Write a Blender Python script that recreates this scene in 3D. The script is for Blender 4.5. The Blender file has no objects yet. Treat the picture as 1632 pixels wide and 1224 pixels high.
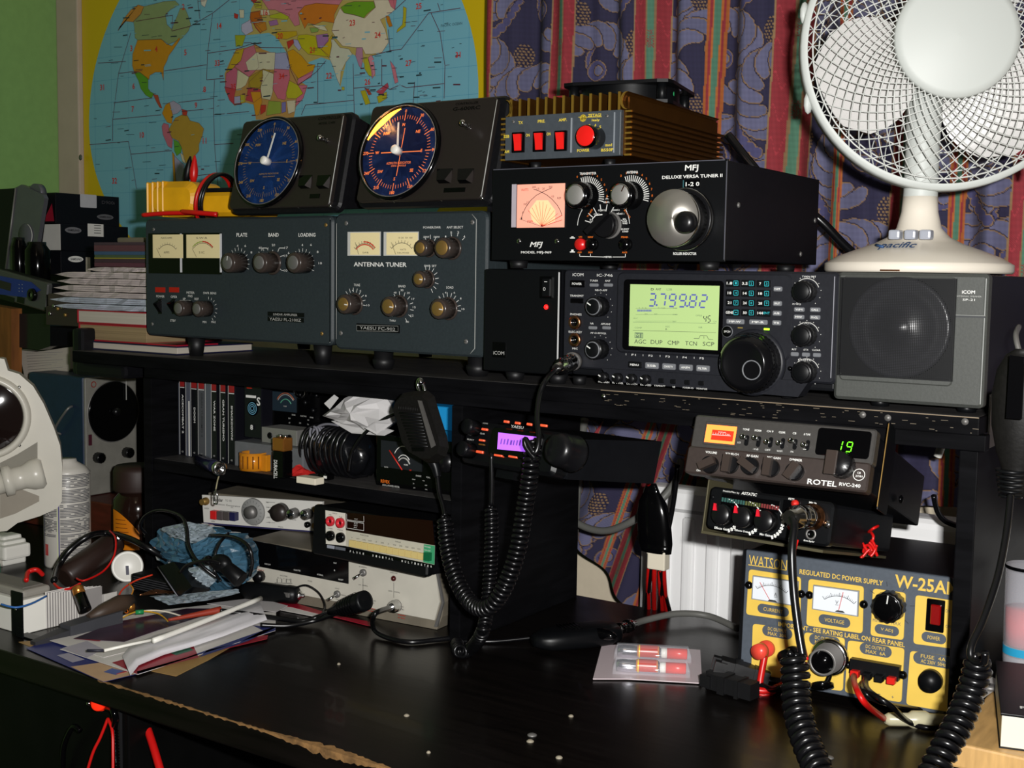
import bpy, bmesh, math, random
import numpy as np
from mathutils import Vector, Matrix
S = bpy.context.scene; C = S.collection
random.seed(7)
EYE = 1.165                       # camera height above the floor
# ---------------------------------------------------------------- camera
R_ = np.array([[0.8299852, -0.06176502, 0.55435517], [0.55756204, 0.06374566, -0.82768415], [0.01578419, 0.996053, 0.08734578]])
FPX = 1947.62
cam = bpy.data.cameras.new('camera'); co = bpy.data.objects.new('camera', cam); C.objects.link(co)
cam.sensor_width = 36; cam.lens = FPX/1632*36; cam.clip_start = .02
mw = Matrix([list(map(float, r)) for r in R_]).to_4x4(); mw.translation = (0, 0, EYE); co.matrix_world = mw
S.camera = co
# ---------------------------------------------------------------- world, lights, exposure
w = bpy.data.worlds.new('room_dim'); S.world = w; w.use_nodes = True
bg = w.node_tree.nodes['Background']; bg.inputs[0].default_value = (1.0, .9, .78, 1); bg.inputs[1].default_value = .025
fl = bpy.data.lights.new('camera_flash', 'AREA'); fl.shape = 'RECTANGLE'; fl.size = .028; fl.size_y = .016; fl.energy = 23; fl.color = (1, .985, .96)
flo = bpy.data.objects.new('camera_flash', fl); C.objects.link(flo)
fm = mw.copy(); fm.translation = mw @ Vector((.058, .03, .0)); flo.matrix_world = fm
cl = bpy.data.lights.new('ambient_fill', 'POINT'); cl.energy = 1.6; cl.shadow_soft_size = .12; cl.color = (1, .8, .58)  # added warm fill for the room's ambience; no bulb is in view
clo = bpy.data.objects.new('ambient_fill', cl); C.objects.link(clo); clo.location = (-.2, -.3, 2.25)
vs = S.view_settings; vs.view_transform = 'Standard'; vs.look = 'None'; vs.gamma = 1; vs.use_curve_mapping = False; vs.exposure = 0.0
# ---------------------------------------------------------------- pixel rays -> points in the room
def ray(x, y):
    v = R_ @ np.array([x-816., 612.-y, -FPX]); return Vector((float(v[0]), float(v[1]), float(v[2])))
def onY(x, y, Y): d = ray(x, y); d = d*(Y/d.y); d.z += EYE; return d
def onZ(x, y, z): d = ray(x, y); d = d*((z-EYE)/d.z); d.z = z; return d
def pts(L, Y=None, z=None): return [(onY(*p, Y) if z is None else onZ(*p, z)) for p in L]
def P3(L): return [onY(a, b, c) for a, b, c in L]
# ---------------------------------------------------------------- materials
MATS = {}
def lin(c):
    if isinstance(c, str): c = tuple(int(c[i:i+2], 16)/255 for i in (0, 2, 4))
    return tuple((v/12.92 if v <= .04045 else ((v+.055)/1.055)**2.4) for v in c)
def M(name, col='808080', rough=.5, metal=0, emis=None, es=1, noise=0, nscale=30, bump=0, trans=0, ior=1.45, alpha=1, vcol=None, spec=.5, coat=0, stretch=None):
    m = bpy.data.materials.new(name); m.use_nodes = True; nt = m.node_tree; b = nt.nodes['Principled BSDF']
    c = lin(col); b.inputs['Base Color'].default_value = (*c, 1); b.inputs['Roughness'].default_value = rough
    b.inputs['Metallic'].default_value = metal; b.inputs['Specular IOR Level'].default_value = spec
    b.inputs['Transmission Weight'].default_value = trans; b.inputs['IOR'].default_value = ior; b.inputs['Alpha'].default_value = alpha
    b.inputs['Coat Weight'].default_value = coat
    if emis: b.inputs['Emission Color'].default_value = (*lin(emis), 1); b.inputs['Emission Strength'].default_value = es
    tc = None
    if noise or bump:
        tc = nt.nodes.new('ShaderNodeTexCoord'); mp = nt.nodes.new('ShaderNodeMapping'); nz = nt.nodes.new('ShaderNodeTexNoise')
        nz.inputs['Scale'].default_value = nscale; nz.inputs['Detail'].default_value = 6
        if stretch: mp.inputs['Scale'].default_value = stretch
        nt.links.new(tc.outputs['Object'], mp.inputs[0]); nt.links.new(mp.outputs[0], nz.inputs['Vector'])
        if noise:
            rp = nt.nodes.new('ShaderNodeValToRGB'); rp.color_ramp.elements[0].position = .3; rp.color_ramp.elements[1].position = .7
            rp.color_ramp.elements[0].color = (*[v*(1-noise) for v in c], 1); rp.color_ramp.elements[1].color = (*[min(1, v*(1+noise)) for v in c], 1)
            nt.links.new(nz.outputs[0], rp.inputs[0]); nt.links.new(rp.outputs[0], b.inputs['Base Color'])
        if bump:
            bp = nt.nodes.new('ShaderNodeBump'); bp.inputs['Strength'].default_value = bump; bp.inputs['Distance'].default_value = .002
            nt.links.new(nz.outputs[0], bp.inputs['Height']); nt.links.new(bp.outputs[0], b.inputs['Normal'])
    if vcol:
        at = nt.nodes.new('ShaderNodeVertexColor'); at.layer_name = vcol; nt.links.new(at.outputs[0], b.inputs['Base Color'])
    MATS[name] = m; return name
def flat(hexc, rough=.55):          # a plain printed / plastic colour, made on demand
    n = 'paint_'+hexc
    if n not in MATS: M(n, hexc, rough, noise=.04, nscale=60)
    return n
# ---------------------------------------------------------------- text cache
TXT = {}
def text_mesh(s, bold):
    k = (s, bold)
    if k in TXT: return TXT[k]
    cu = bpy.data.curves.new('t', 'FONT'); cu.body = s; cu.resolution_u = 2; cu.offset = .02 if bold else 0
    o = bpy.data.objects.new('t', cu); me = o.to_mesh()
    v = [(p.co.x, p.co.y) for p in me.vertices]; f = [tuple(p.vertices) for p in me.polygons]
    o.to_mesh_clear(); bpy.data.objects.remove(o); bpy.data.curves.remove(cu)
    if v:
        x0 = min(a for a, _ in v); x1 = max(a for a, _ in v); y0 = min(b for _, b in v); y1 = max(b for _, b in v)
    else: x0, x1, y0, y1 = 0, 1, 0, 1
    TXT[k] = (v, f, x0, x1, y0, y1); return TXT[k]
# ---------------------------------------------------------------- mesh builder
class MB:
    def __init__(s): s.v = []; s.f = []; s.m = []; s.sm = []; s.mats = []
    def mi(s, mat):
        if mat not in MATS: mat = flat(mat)
        if mat not in s.mats: s.mats.append(mat)
        return s.mats.index(mat)
    def add(s, vs, fs, mat, smooth=False):
        n = len(s.v); k = s.mi(mat); s.v += [tuple(v) for v in vs]
        for f in fs: s.f.append(tuple(i+n for i in f)); s.m.append(k); s.sm.append(smooth)
        return s
    def box(s, a, b, mat, bev=0, seg=2):
        x0, x1 = sorted((a[0], b[0])); y0, y1 = sorted((a[1], b[1])); z0, z1 = sorted((a[2], b[2]))
        bm = bmesh.new(); bmesh.ops.create_cube(bm, size=1)
        for v in bm.verts: v.co = ((x0+x1)/2+v.co.x*(x1-x0), (y0+y1)/2+v.co.y*(y1-y0), (z0+z1)/2+v.co.z*(z1-z0))
        bev = min(bev, .49*min(x1-x0, y1-y0, z1-z0))
        if bev > 0: bmesh.ops.bevel(bm, geom=bm.edges[:], offset=bev, segments=seg, profile=.6, affect='EDGES')
        bm.verts.index_update(); s.add([v.co[:] for v in bm.verts], [[v.index for v in f.verts] for f in bm.faces], mat, False); bm.free(); return s
    def prism(s, poly, y0, y1, mat, smooth=False):      # poly in (x,z); extruded along y
        n = len(poly); v = [(x, y0, z) for x, z in poly]+[(x, y1, z) for x, z in poly]
        ar = sum(poly[i][0]*poly[(i+1) % n][1]-poly[(i+1) % n][0]*poly[i][1] for i in range(n))
        f = [list(range(n)), list(range(2*n-1, n-1, -1))]+[[i, i+n, (i+1) % n+n, (i+1) % n] for i in range(n)]
        if ar < 0: f = [g[::-1] for g in f]
        return s.add(v, f, mat, smooth)
    def rr(s, x0, z0, x1, z1, y0, y1, r, mat, k=5, bev=0):     # rounded rectangle slab, front face at y0
        x0, x1 = sorted((x0, x1)); z0, z1 = sorted((z0, z1)); r = min(r, .49*(x1-x0), .49*(z1-z0))
        def loop(e):
            L = []
            for cx, cz, a0 in ((x1-r, z1-r, 0), (x0+r, z1-r, 90), (x0+r, z0+r, 180), (x1-r, z0+r, 270)):
                for i in range(k+1):
                    a = math.radians(a0+90*i/k); L.append((cx+(r-e)*math.cos(a), cz+(r-e)*math.sin(a)))
            return L
        if bev:
            A = loop(min(bev, r*.9)); B = loop(0); n = len(A)
            v = [(x, y0, z) for x, z in A]+[(x, y0+bev, z) for x, z in B]+[(x, y1, z) for x, z in B]
            f = [list(range(n)), list(range(3*n-1, 2*n-1, -1))]+[[i+k2*n, i+n+k2*n, (i+1) % n+n+k2*n, (i+1) % n+k2*n] for k2 in (0, 1) for i in range(n)]
            return s.add(v, f, mat)
        return s.prism(loop(0), y0, y1, mat)
    def frame(s, x0, z0, x1, z1, y0, y1, t, mat):       # rectangular picture frame of bar width t
        x0, x1 = sorted((x0, x1)); z0, z1 = sorted((z0, z1))
        for a in ((x0, z0, x1, z0+t), (x0, z1-t, x1, z1), (x0, z0+t, x0+t, z1-t), (x1-t, z0+t, x1, z1-t)):
            s.box((a[0], y0, a[1]), (a[2], y1, a[3]), mat)
        return s
    def lathe(s, prof, o=(0, 0, 0), ax=(0, -1, 0), mat='', seg=28, smooth=True, flute=0, mats=None, caps=True):
        ax = Vector(ax).normalized(); o = Vector(o); t = Vector((0, 0, 1)) if abs(ax.z) < .9 else Vector((1, 0, 0))
        u = ax.cross(t).normalized(); w_ = ax.cross(u)
        vs = []; 
        for r, h in prof:
            for i in range(seg):
                a = 2*math.pi*i/seg; q = r*(1-(flute if i % 2 else 0)); vs.append(o+ax*h+u*(q*math.cos(a))+w_*(q*math.sin(a)))
        n = len(prof)
        for j in range(n-1):
            fs = [[j*seg+i, j*seg+(i+1) % seg, (j+1)*seg+(i+1) % seg, (j+1)*seg+i] for i in range(seg)]
            if j == 0: base = len(s.v); s.add(vs, [], mats[0] if mats else mat)
            k = s.mi(mats[j] if mats else mat)
            for f in fs: s.f.append(tuple(base+i for i in f)); s.m.append(k); s.sm.append(smooth)
        if caps and prof[0][0] > 1e-5: s.f.append(tuple(base+i for i in range(seg))[::-1]); s.m.append(s.mi(mats[0] if mats else mat)); s.sm.append(False)
        if caps and prof[-1][0] > 1e-5: s.f.append(tuple(base+(n-1)*seg+i for i in range(seg))); s.m.append(s.mi(mats[-1] if mats else mat)); s.sm.append(False)
        return s
    def cyl(s, a, b, r, mat, r2=None, seg=20, bev=0):
        a = Vector(a); b = Vector(b); L = (b-a).length; r2 = r if r2 is None else r2
        if bev: return s.lathe([(r-bev, 0), (r, bev), (r2, L-bev), (r2-bev, L)], a, b-a, mat, seg)
        return s.lathe([(r, 0), (r2, L)], a, b-a, mat, seg)
    def sph(s, c, r, mat, seg=16, sc=(1, 1, 1)):
        vs = []; fs = []; n = seg//2
        for j in range(n+1):
            for i in range(seg):
                a = 2*math.pi*i/seg; b = math.pi*j/n
                vs.append((c[0]+r*sc[0]*math.sin(b)*math.cos(a), c[1]+r*sc[1]*math.sin(b)*math.sin(a), c[2]+r*sc[2]*math.cos(b)))
        for j in range(n):
            for i in range(seg): fs.append((j*seg+i, (j+1)*seg+i, (j+1)*seg+(i+1) % seg, j*seg+(i+1) % seg))
        return s.add(vs, fs, mat, True)
    def tube(s, path, r, mat, seg=8, fine=0, cap=True):
        P = smooth_path(path, fine) if fine else [Vector(p) for p in path]
        n = len(P); T = [(P[min(i+1, n-1)]-P[max(i-1, 0)]).normalized() for i in range(n)]
        u = T[0].orthogonal().normalized(); vs = []
        for i in range(n):
            u = (u-T[i]*u.dot(T[i])); u = u.normalized() if u.length > 1e-6 else T[i].orthogonal().normalized(); w_ = T[i].cross(u)
            rr = r(i/(n-1)) if callable(r) else r
            for k in range(seg):
                a = 2*math.pi*k/seg; vs.append(P[i]+u*(rr*math.cos(a))+w_*(rr*math.sin(a)))
        fs = [(i*seg+k, i*seg+(k+1) % seg, (i+1)*seg+(k+1) % seg, (i+1)*seg+k) for i in range(n-1) for k in range(seg)]
        if cap: fs += [tuple(range(seg))[::-1], tuple((n-1)*seg+k for k in range(seg))]
        return s.add(vs, fs, mat, True)
    def coil(s, path, R, r, pitch, mat, seg=7, per=16):
        P = smooth_path(path, 24); n = len(P); T = [(P[min(i+1, n-1)]-P[max(i-1, 0)]).normalized() for i in range(n)]
        u = T[0].orthogonal().normalized(); U = []
        d = [0]
        for i in range(n):
            u = (u-T[i]*u.dot(T[i])).normalized(); U.append(u.copy())
            if i: d.append(d[-1]+(P[i]-P[i-1]).length)
        L = d[-1]; N = int(L/pitch*per); out = []; j = 0
        for q in range(N+1):
            l = L*q/N
            while j < n-2 and d[j+1] < l: j += 1
            f = (l-d[j])/max(1e-9, d[j+1]-d[j]); p = P[j].lerp(P[j+1], f); t = T[j].lerp(T[j+1], f).normalized(); uu = U[j].lerp(U[j+1], f).normalized(); w_ = t.cross(uu)
            a = 2*math.pi*q/per; RR = R*min(1, .25+q/per*.8, .25+(N-q)/per*.8)
            out.append(p+uu*(RR*math.cos(a))+w_*(RR*math.sin(a)))
        return s.tube(out, r, mat, seg)
    def hexa(s, f, b, mat):          # 4 front corners (BL BR TR TL) and 4 back corners
        return s.add(list(f)+list(b), [(0, 1, 2, 3), (7, 6, 5, 4), (0, 4, 5, 1), (1, 5, 6, 2), (2, 6, 7, 3), (3, 7, 4, 0)], mat)
    def quad(s, a, b, c, d, mat): return s.add([a, b, c, d], [(0, 1, 2, 3)], mat)
    def slab(s, poly, t, mat):      # 3-D planar polygon thickened by t along its normal
        n = len(poly); P = [Vector(p) for p in poly]; N = Vector((0, 0, 0))
        for i in range(n): N += P[i].cross(P[(i+1) % n])
        N = N.normalized()*t; v = P+[p-N for p in P]
        return s.add(v, [list(range(n)), list(range(2*n-1, n-1, -1))]+[[i, i+n, (i+1) % n+n, (i+1) % n] for i in range(n)], mat)
    def build(s, name, parent=None, mw=None, merge=False, **k):
        me = bpy.data.meshes.new(name); me.from_pydata([tuple(v) for v in s.v], [], s.f)
        for m in s.mats: me.materials.append(MATS[m])
        me.polygons.foreach_set('material_index', s.m); me.polygons.foreach_set('use_smooth', s.sm); me.update()
        o = bpy.data.objects.new(name, me); C.objects.link(o)
        if parent: o.parent = parent
        if mw: o.matrix_world = mw
        for a, b in k.items(): o[a] = b
        return o
def smooth_path(P, k):
    P = [Vector(p) for p in P]; n = len(P); out = []
    for i in range(n-1):
        a, b, c, d = P[max(i-1, 0)], P[i], P[i+1], P[min(i+2, n-1)]
        for j in range(k):
            t = j/k; out.append(.5*((2*b)+(c-a)*t+(2*a-5*b+4*c-d)*t*t+(3*b-a-3*c+d)*t*t*t))
    out.append(P[-1]); return out
def origin_to(o):                    # world-space mesh: put its origin at the middle of its base
    v = [x.co for x in o.data.vertices]; c = Vector(((min(p.x for p in v)+max(p.x for p in v))/2, (min(p.y for p in v)+max(p.y for p in v))/2, min(p.z for p in v)))
    o.data.transform(Matrix.Translation(-c)); o.location = c; return o
def thing(mb, name, label, cat, group=None):
    o = origin_to(mb.build(name)); o['label'] = label; o['category'] = cat
    if group: o['group'] = group
    return o
def struct(mb, name): o = mb.build(name); o['kind'] = 'structure'; return o
class D:
    """a device: Empty at the base, face plane = local y 0, x right, y into the device, z up"""
    def __init__(s, name, label, cat, o, yaw=0, tilt=0, group=None, base=None, roll=0):
        s.mw = Matrix.Translation(o) @ Matrix.Rotation(math.radians(yaw), 4, 'Z') @ Matrix.Rotation(math.radians(tilt), 4, 'X') @ Matrix.Rotation(math.radians(roll), 4, 'Y')
        s.inv = s.mw.inverted(); s.e = bpy.data.objects.new(name, None); s.e.empty_display_size = .02; C.objects.link(s.e); s.e.matrix_world = s.mw
        s.e['label'] = label; s.e['category'] = cat
        if group: s.e['group'] = group
        s.k = (0, 0, 1); s.txt = None
    def crop(s, x, y, sc): s.k = (x, y, sc); return s
    def L(s, a, b, w=0):             # pixel (in crop coordinates) -> local (x, z) on the plane y = -w
        px = s.k[0]+a/s.k[2]; py = s.k[1]+b/s.k[2]; d = ray(px, py); o = s.inv @ Vector((0, 0, EYE)); dd = s.inv.to_3x3() @ d
        t = (-w-o.y)/dd.y; p = o+dd*t; return (p.x, p.z)
    def s_(s, px): return px/s.k[2]*s.mpp()
    def mpp(s): return 1/(FPX/ (-(co.matrix_world.inverted() @ s.mw.translation).z))
    def part(s, mb, name, label=None, parent=None):
        o = mb.build(name, parent or s.e)
        if label: o['label'] = label
        return o
    def t(s, txt, cx, cy, w_, h, mat='print_white', y=.0009, bold=False, mb=None, shear=0, w=0, rot=0):
        """text centred on crop pixel cx,cy with pixel width w_ and glyph height h"""
        v, f, x0, x1, y0, y1 = text_mesh(txt, bold)
        if not v: return
        hz = abs(s.L(cx, cy-h/2, w)[1]-s.L(cx, cy+h/2, w)[1]); a = s.L(cx-w_/2, cy, w); b = s.L(cx+w_/2, cy, w); c = s.L(cx, cy, w); wx = abs(b[0]-a[0])
        if rot in (90, -90): hz, wx = abs(s.L(cx-h/2, cy, w)[0]-s.L(cx+h/2, cy, w)[0]), abs(s.L(cx, cy-w_/2, w)[1]-s.L(cx, cy+w_/2, w)[1])
        sx = wx/(x1-x0); sz = hz/max(.3, y1-y0); cr = math.cos(math.radians(rot)); sr = math.sin(math.radians(rot)); out = []
        for p, q in v:
            X = (p-(x0+x1)/2)*sx; Z = (q-(y0+y1)/2)*sz; X += Z*shear
            out.append((c[0]+X*cr-Z*sr, -y-w, c[1]+X*sr+Z*cr))
        if mb is None:
            if s.txt is None: s.txt = MB()
            mb = s.txt
        mb.add(out, f, mat)
    def line(s, P, t, mat='print_white', y=.0009, mb=None, w=0):     # printed line through crop pixels, t = width in metres
        Q = [s.L(a, b, w) for a, b in P]
        if mb is None:
            if s.txt is None: s.txt = MB()
            mb = s.txt
        for (ax, az), (bx, bz) in zip(Q, Q[1:]):
            dx, dz = bx-ax, bz-az; l = math.hypot(dx, dz) or 1; nx, nz = -dz/l*t/2, dx/l*t/2
            mb.add([(ax+nx, -y-w, az+nz), (ax-nx, -y-w, az-nz), (bx-nx, -y-w, bz-nz), (bx+nx, -y-w, bz+nz)], [(0, 1, 2, 3)], mat)
    def ticks(s, cx, cz, r0, r1, a0, a1, n, t, mat='print_white', y=.0009, mb=None, w=0):   # local centre; angles clockwise from up
        if mb is None:
            if s.txt is None: s.txt = MB()
            mb = s.txt
        for i in range(n):
            a = math.radians(a0+(a1-a0)*i/max(1, n-1)); sx, cx_ = math.sin(a), math.cos(a)
            p = (cx+r0*sx, cz+r0*cx_); q = (cx+r1*sx, cz+r1*cx_); nx, nz = cx_*t/2, -sx*t/2
            mb.add([(p[0]+nx, -y-w, p[1]+nz), (p[0]-nx, -y-w, p[1]-nz), (q[0]-nx, -y-w, q[1]-nz), (q[0]+nx, -y-w, q[1]+nz)], [(0, 1, 2, 3)], mat)
    def arc(s, cx, cz, r, a0, a1, t, mat='print_white', y=.0009, mb=None, n=24, w=0):
        if mb is None:
            if s.txt is None: s.txt = MB()
            mb = s.txt
        for i in range(n):
            a = math.radians(a0+(a1-a0)*i/n); b = math.radians(a0+(a1-a0)*(i+1)/n); r0, r1 = r-t/2, r+t/2
            mb.add([(cx+r0*math.sin(a), -y-w, cz+r0*math.cos(a)), (cx+r1*math.sin(a), -y-w, cz+r1*math.cos(a)), (cx+r1*math.sin(b), -y-w, cz+r1*math.cos(b)), (cx+r0*math.sin(b), -y-w, cz+r0*math.cos(b))], [(0, 1, 2, 3)], mat)
    def rect(s, a, b, c, d, mat, mb, w0=0, w1=.001, r=0, bev=0):    # crop pixels a,b (top left) c,d (bottom right); from depth w0 out to w1
        my = (b+d)/2; mx = (a+c)/2; p = (s.L(a, my, w1)[0], s.L(mx, b, w1)[1]); q = (s.L(c, my, w1)[0], s.L(mx, d, w1)[1])
        if r or bev: mb.rr(p[0], q[1], q[0], p[1], -w1, -w0, r, mat, bev=bev)
        else: mb.box((p[0], -w1, q[1]), (q[0], -w0, p[1]), mat)
        return p, q
    def knob(s, a, b, L, rb, rc, body='knob_black', cap=None, seg=32, flute=.05, skirt=0, ptr=None, name='knob', w0=0, label=None, rim=None, ptrmat='print_white'):
        """a,b = crop pixel of the centre of the knob's front"""
        x, z = s.L(a, b, w0+L); m = MB(); o = (x, -w0, z)
        pr = [(rb, 0), (rb, L*.25), (rb*.93, L*.3)] if skirt else [(rb, 0)]
        if skirt: m.lathe([(skirt, 0), (skirt, .0015), (skirt*.93, .0025), (0, .0025)], o, (0, -1, 0), body, seg)
        m.lathe([(rb, 0), (rb, L*.9), (rb*.94, L*.98), (rc*1.05, L)], o, (0, -1, 0), body, seg, flute=flute)
        k = s.part(m, name, label)
        c = MB(); c.lathe([(rc*1.02, L-.0005), (rc*1.02, L+.0006), (rc*.94, L+.0010), (0, L+.0010)], o, (0, -1, 0), cap or body, 28)
        if rim: c.lathe([(rc*1.04, L), (rc*1.12, L+.001), (rc*.98, L+.0014)], o, (0, -1, 0), rim, 28, caps=False)
        if ptr is not None:
            an = math.radians(ptr); r0, r1 = (rc*.35, rb*.98); sx, cz = math.sin(an), math.cos(an); t = .0006
            c.add([(x+r0*sx+cz*t, -w0-L-.0012, z+r0*cz-sx*t), (x+r0*sx-cz*t, -w0-L-.0012, z+r0*cz+sx*t), (x+rc*sx-cz*t, -w0-L-.0012, z+rc*cz+sx*t), (x+rc*sx+cz*t, -w0-L-.0012, z+rc*cz-sx*t)], [(0, 1, 2, 3)], ptrmat)
        s.part(c, 'knob_cap', parent=k)
        return x, z
    def led(s, a, b, r, mat, name='indicator_light'): 
        x, z = s.L(a, b, .001); m = MB(); m.sph((x, -.0005, z), r, mat, 12, (1, .6, 1)); s.part(m, name)
    def screw(s, a, b, r=.0022, mat='chrome', w0=0):
        x, z = s.L(a, b, w0+.001); m = MB(); m.lathe([(r, 0), (r*.9, .0008), (r*.5, .0013), (0, .0014)], (x, -w0, z), (0, -1, 0), mat, 12)
        m.box((x-r*.7, -w0-.0016, z-.0002), (x+r*.7, -w0-.0012, z+.0002), 'black_gloss'); s.part(m, 'screw')
    def toggle(s, a, b, dx, dz, L=.012, r=.0016, mat='chrome', name='toggle_switch'):
        x, z = s.L(a, b); m = MB(); m.lathe([(.0036, 0), (.0036, .002), (.0025, .003), (.0025, .004)], (x, 0, z), (0, -1, 0), mat, 12)
        m.cyl((x, -.003, z), (x+dx, -.003-L, z+dz), r*.7, mat, r, 12); m.sph((x+dx, -.003-L, z+dz), r*1.1, mat, 10); s.part(m, name)
    def done(s, name='lettering'):
        if s.txt: s.part(s.txt, name); s.txt = None
        return s
# ---------------------------------------------------------------- the palette
for a in (('print_white', 'd8d8d4', .5), ('print_grey', 'a8a8a4', .5), ('print_dark', '303234', .5), ('print_yellow', 'd8c040', .5), ('print_gold', 'b08a3c', .5), ('print_orange', 'd86a1c', .5), ('print_red', 'c02418', .5), ('print_black', '0c0c0e', .5)): M(*a)
M('black_gloss', '050506', .12, spec=.35); M('black_satin', '0a0b0d', .38, spec=.25); M('black_plastic', '0e0e11', .42, noise=.15, nscale=200, bump=.05, spec=.25); M('knob_black', '0e0e10', .3, spec=.4)
M('black_metal', '0f1013', .42, spec=.2, noise=.12, nscale=120, bump=.04); M('rubber', '0d0d0f', .5); M('chrome', 'c8c8c8', .14, 1); M('steel_brushed', 'a4a29e', .5, .7, bump=.1, nscale=90, stretch=(1, 1, 30))
M('steel_dull', '7c7a78', .5, .6); M('brass', '9c7c44', .45, .7); M('slate', '2b3235', .45, spec=.2, noise=.08, nscale=300, bump=.06); M('slate_edge', '50585c', .3)
M('wood_black', '0d0a09', .3, spec=.3, noise=.45, nscale=9, stretch=(1, 12, 12), bump=.05, coat=.05); M('wood_black_face', '080808', .4, spec=.15, noise=.3, nscale=20, bump=.05)
M('knob_smoke', '38302c', .25, spec=.4); M('cable_black', '0b0b0d', .27); M('cable_grey', '60605c', .5); M('cable_red', 'c01412', .35); M('plastic_white', 'e4e2da', .35); M('plastic_cream', 'd8d0bc', .4)
M('meter_cream', 'e6d6a4', .45); M('glass', 'ffffff', .03, trans=1, ior=1.45); M('clear', 'f4f6ff', .06, alpha=.13)
# ================================================================ the room
M('wall_green', '7fa860', .8, noise=.05, nscale=60, bump=.25); M('wall_cream', 'd9ccb4', .8, noise=.04, nscale=50, bump=.15); M('wood_trim', 'b8a898', .6, noise=.05, nscale=20)
M('carpet', '2c2826', .95, noise=.3, nscale=80, bump=.4); M('radiator_white', 'f0f0f0', .35); M('ceiling_white', 'd8d4cc', .9)
WY = 1.62; WX = -2.22; SH = EYE-.114; DK = EYE-.415
b = MB(); b.box((WX-.1, WY, -.02), (1.3, WY+.1, 2.6), 'wall_cream'); struct(b, 'wall_back')
b = MB(); b.box((WX-.1, -1.4, -.02), (WX, WY, 2.6), 'wall_green'); struct(b, 'wall_left')
b = MB(); b.box((WX-.1, -1.4, -.1), (1.3, WY+.1, 0), 'carpet'); struct(b, 'floor')
b = MB(); b.box((WX-.1, -1.4, 2.6), (1.3, WY+.1, 2.7), 'ceiling_white'); struct(b, 'ceiling')
b = MB(); b.box((WX, WY-.014, 0), (-2.151, WY, 2.6), 'wood_trim', .003)
p = onY(129, 251, WY-.014); b.lathe([(.004, 0), (.006, .001), (.003, .0015)], (p.x, WY-.014, p.z), (0, -1, 0), 'steel_dull', 14); struct(b, 'trim_1')
# ---- world map poster
M('map_yellow', 'd2b414', .35); M('map_sea', '78b4c8', .33); M('map_line', '5a2a3c', .5); M('map_red', 'c8322c', .5); M('map_ink', '24343c', .5); M('map_grid', '4c94b4', .5)
pm = MB(); PW = WY-.003
pm.box((-2.15, PW, EYE-.08), (-1.02, WY-.0005, EYE+.70), 'map_yellow')
ex, ez, ea, eb = -1.644, EYE+.2907, .4878, .4
EL = []
for i in range(120):
    a = 2*math.pi*i/120; r = .4878; e2 = .335 if math.sin(a) < 0 else .40
    EL.append((ex+r*math.cos(a), ez+e2*math.sin(a)*(1 if math.sin(a) > 0 else 1)))
def mpoly(P, mat, k):
    pm.add([(x, PW-.0003*k, z) for x, z in P], [tuple(range(len(P)))] if True else [], mat)
mpoly(EL, 'map_sea', 1)
def mp(off, L):
    o = []
    for a, c_ in L: q = onY(off+a/3.824, c_/3.824, PW); o.append((q.x, q.z))
    return o
def mline(Q, t, mat, k):
    for (ax, az), (bx, bz) in zip(Q, Q[1:]):
        dx, dz = bx-ax, bz-az; l = math.hypot(dx, dz) or 1; nx, nz = -dz/l*t/2, dx/l*t/2; y = PW-.0003*k
        pm.add([(ax+nx, y, az+nz), (ax-nx, y, az-nz), (bx-nx, y, bz-nz), (bx+nx, y, bz+nz)], [(0, 1, 2, 3)], mat)
for i in range(-9, 10):      # pale graticule
    X = ex+i*.052; h = math.sqrt(max(0, 1-((X-ex)/.4878)**2)); mline([(X, ez-.335*h), (X, ez+.4*h)], .0006, 'map_grid', 1.4)
    Z = ez+i*.045; v = 1-((Z-ez)/(.335 if Z < ez else .4))**2
    if v > 0: mline([(ex-.4878*math.sqrt(v), Z), (ex+.4878*math.sqrt(v), Z)], .0006, 'map_grid', 1.4)
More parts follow.
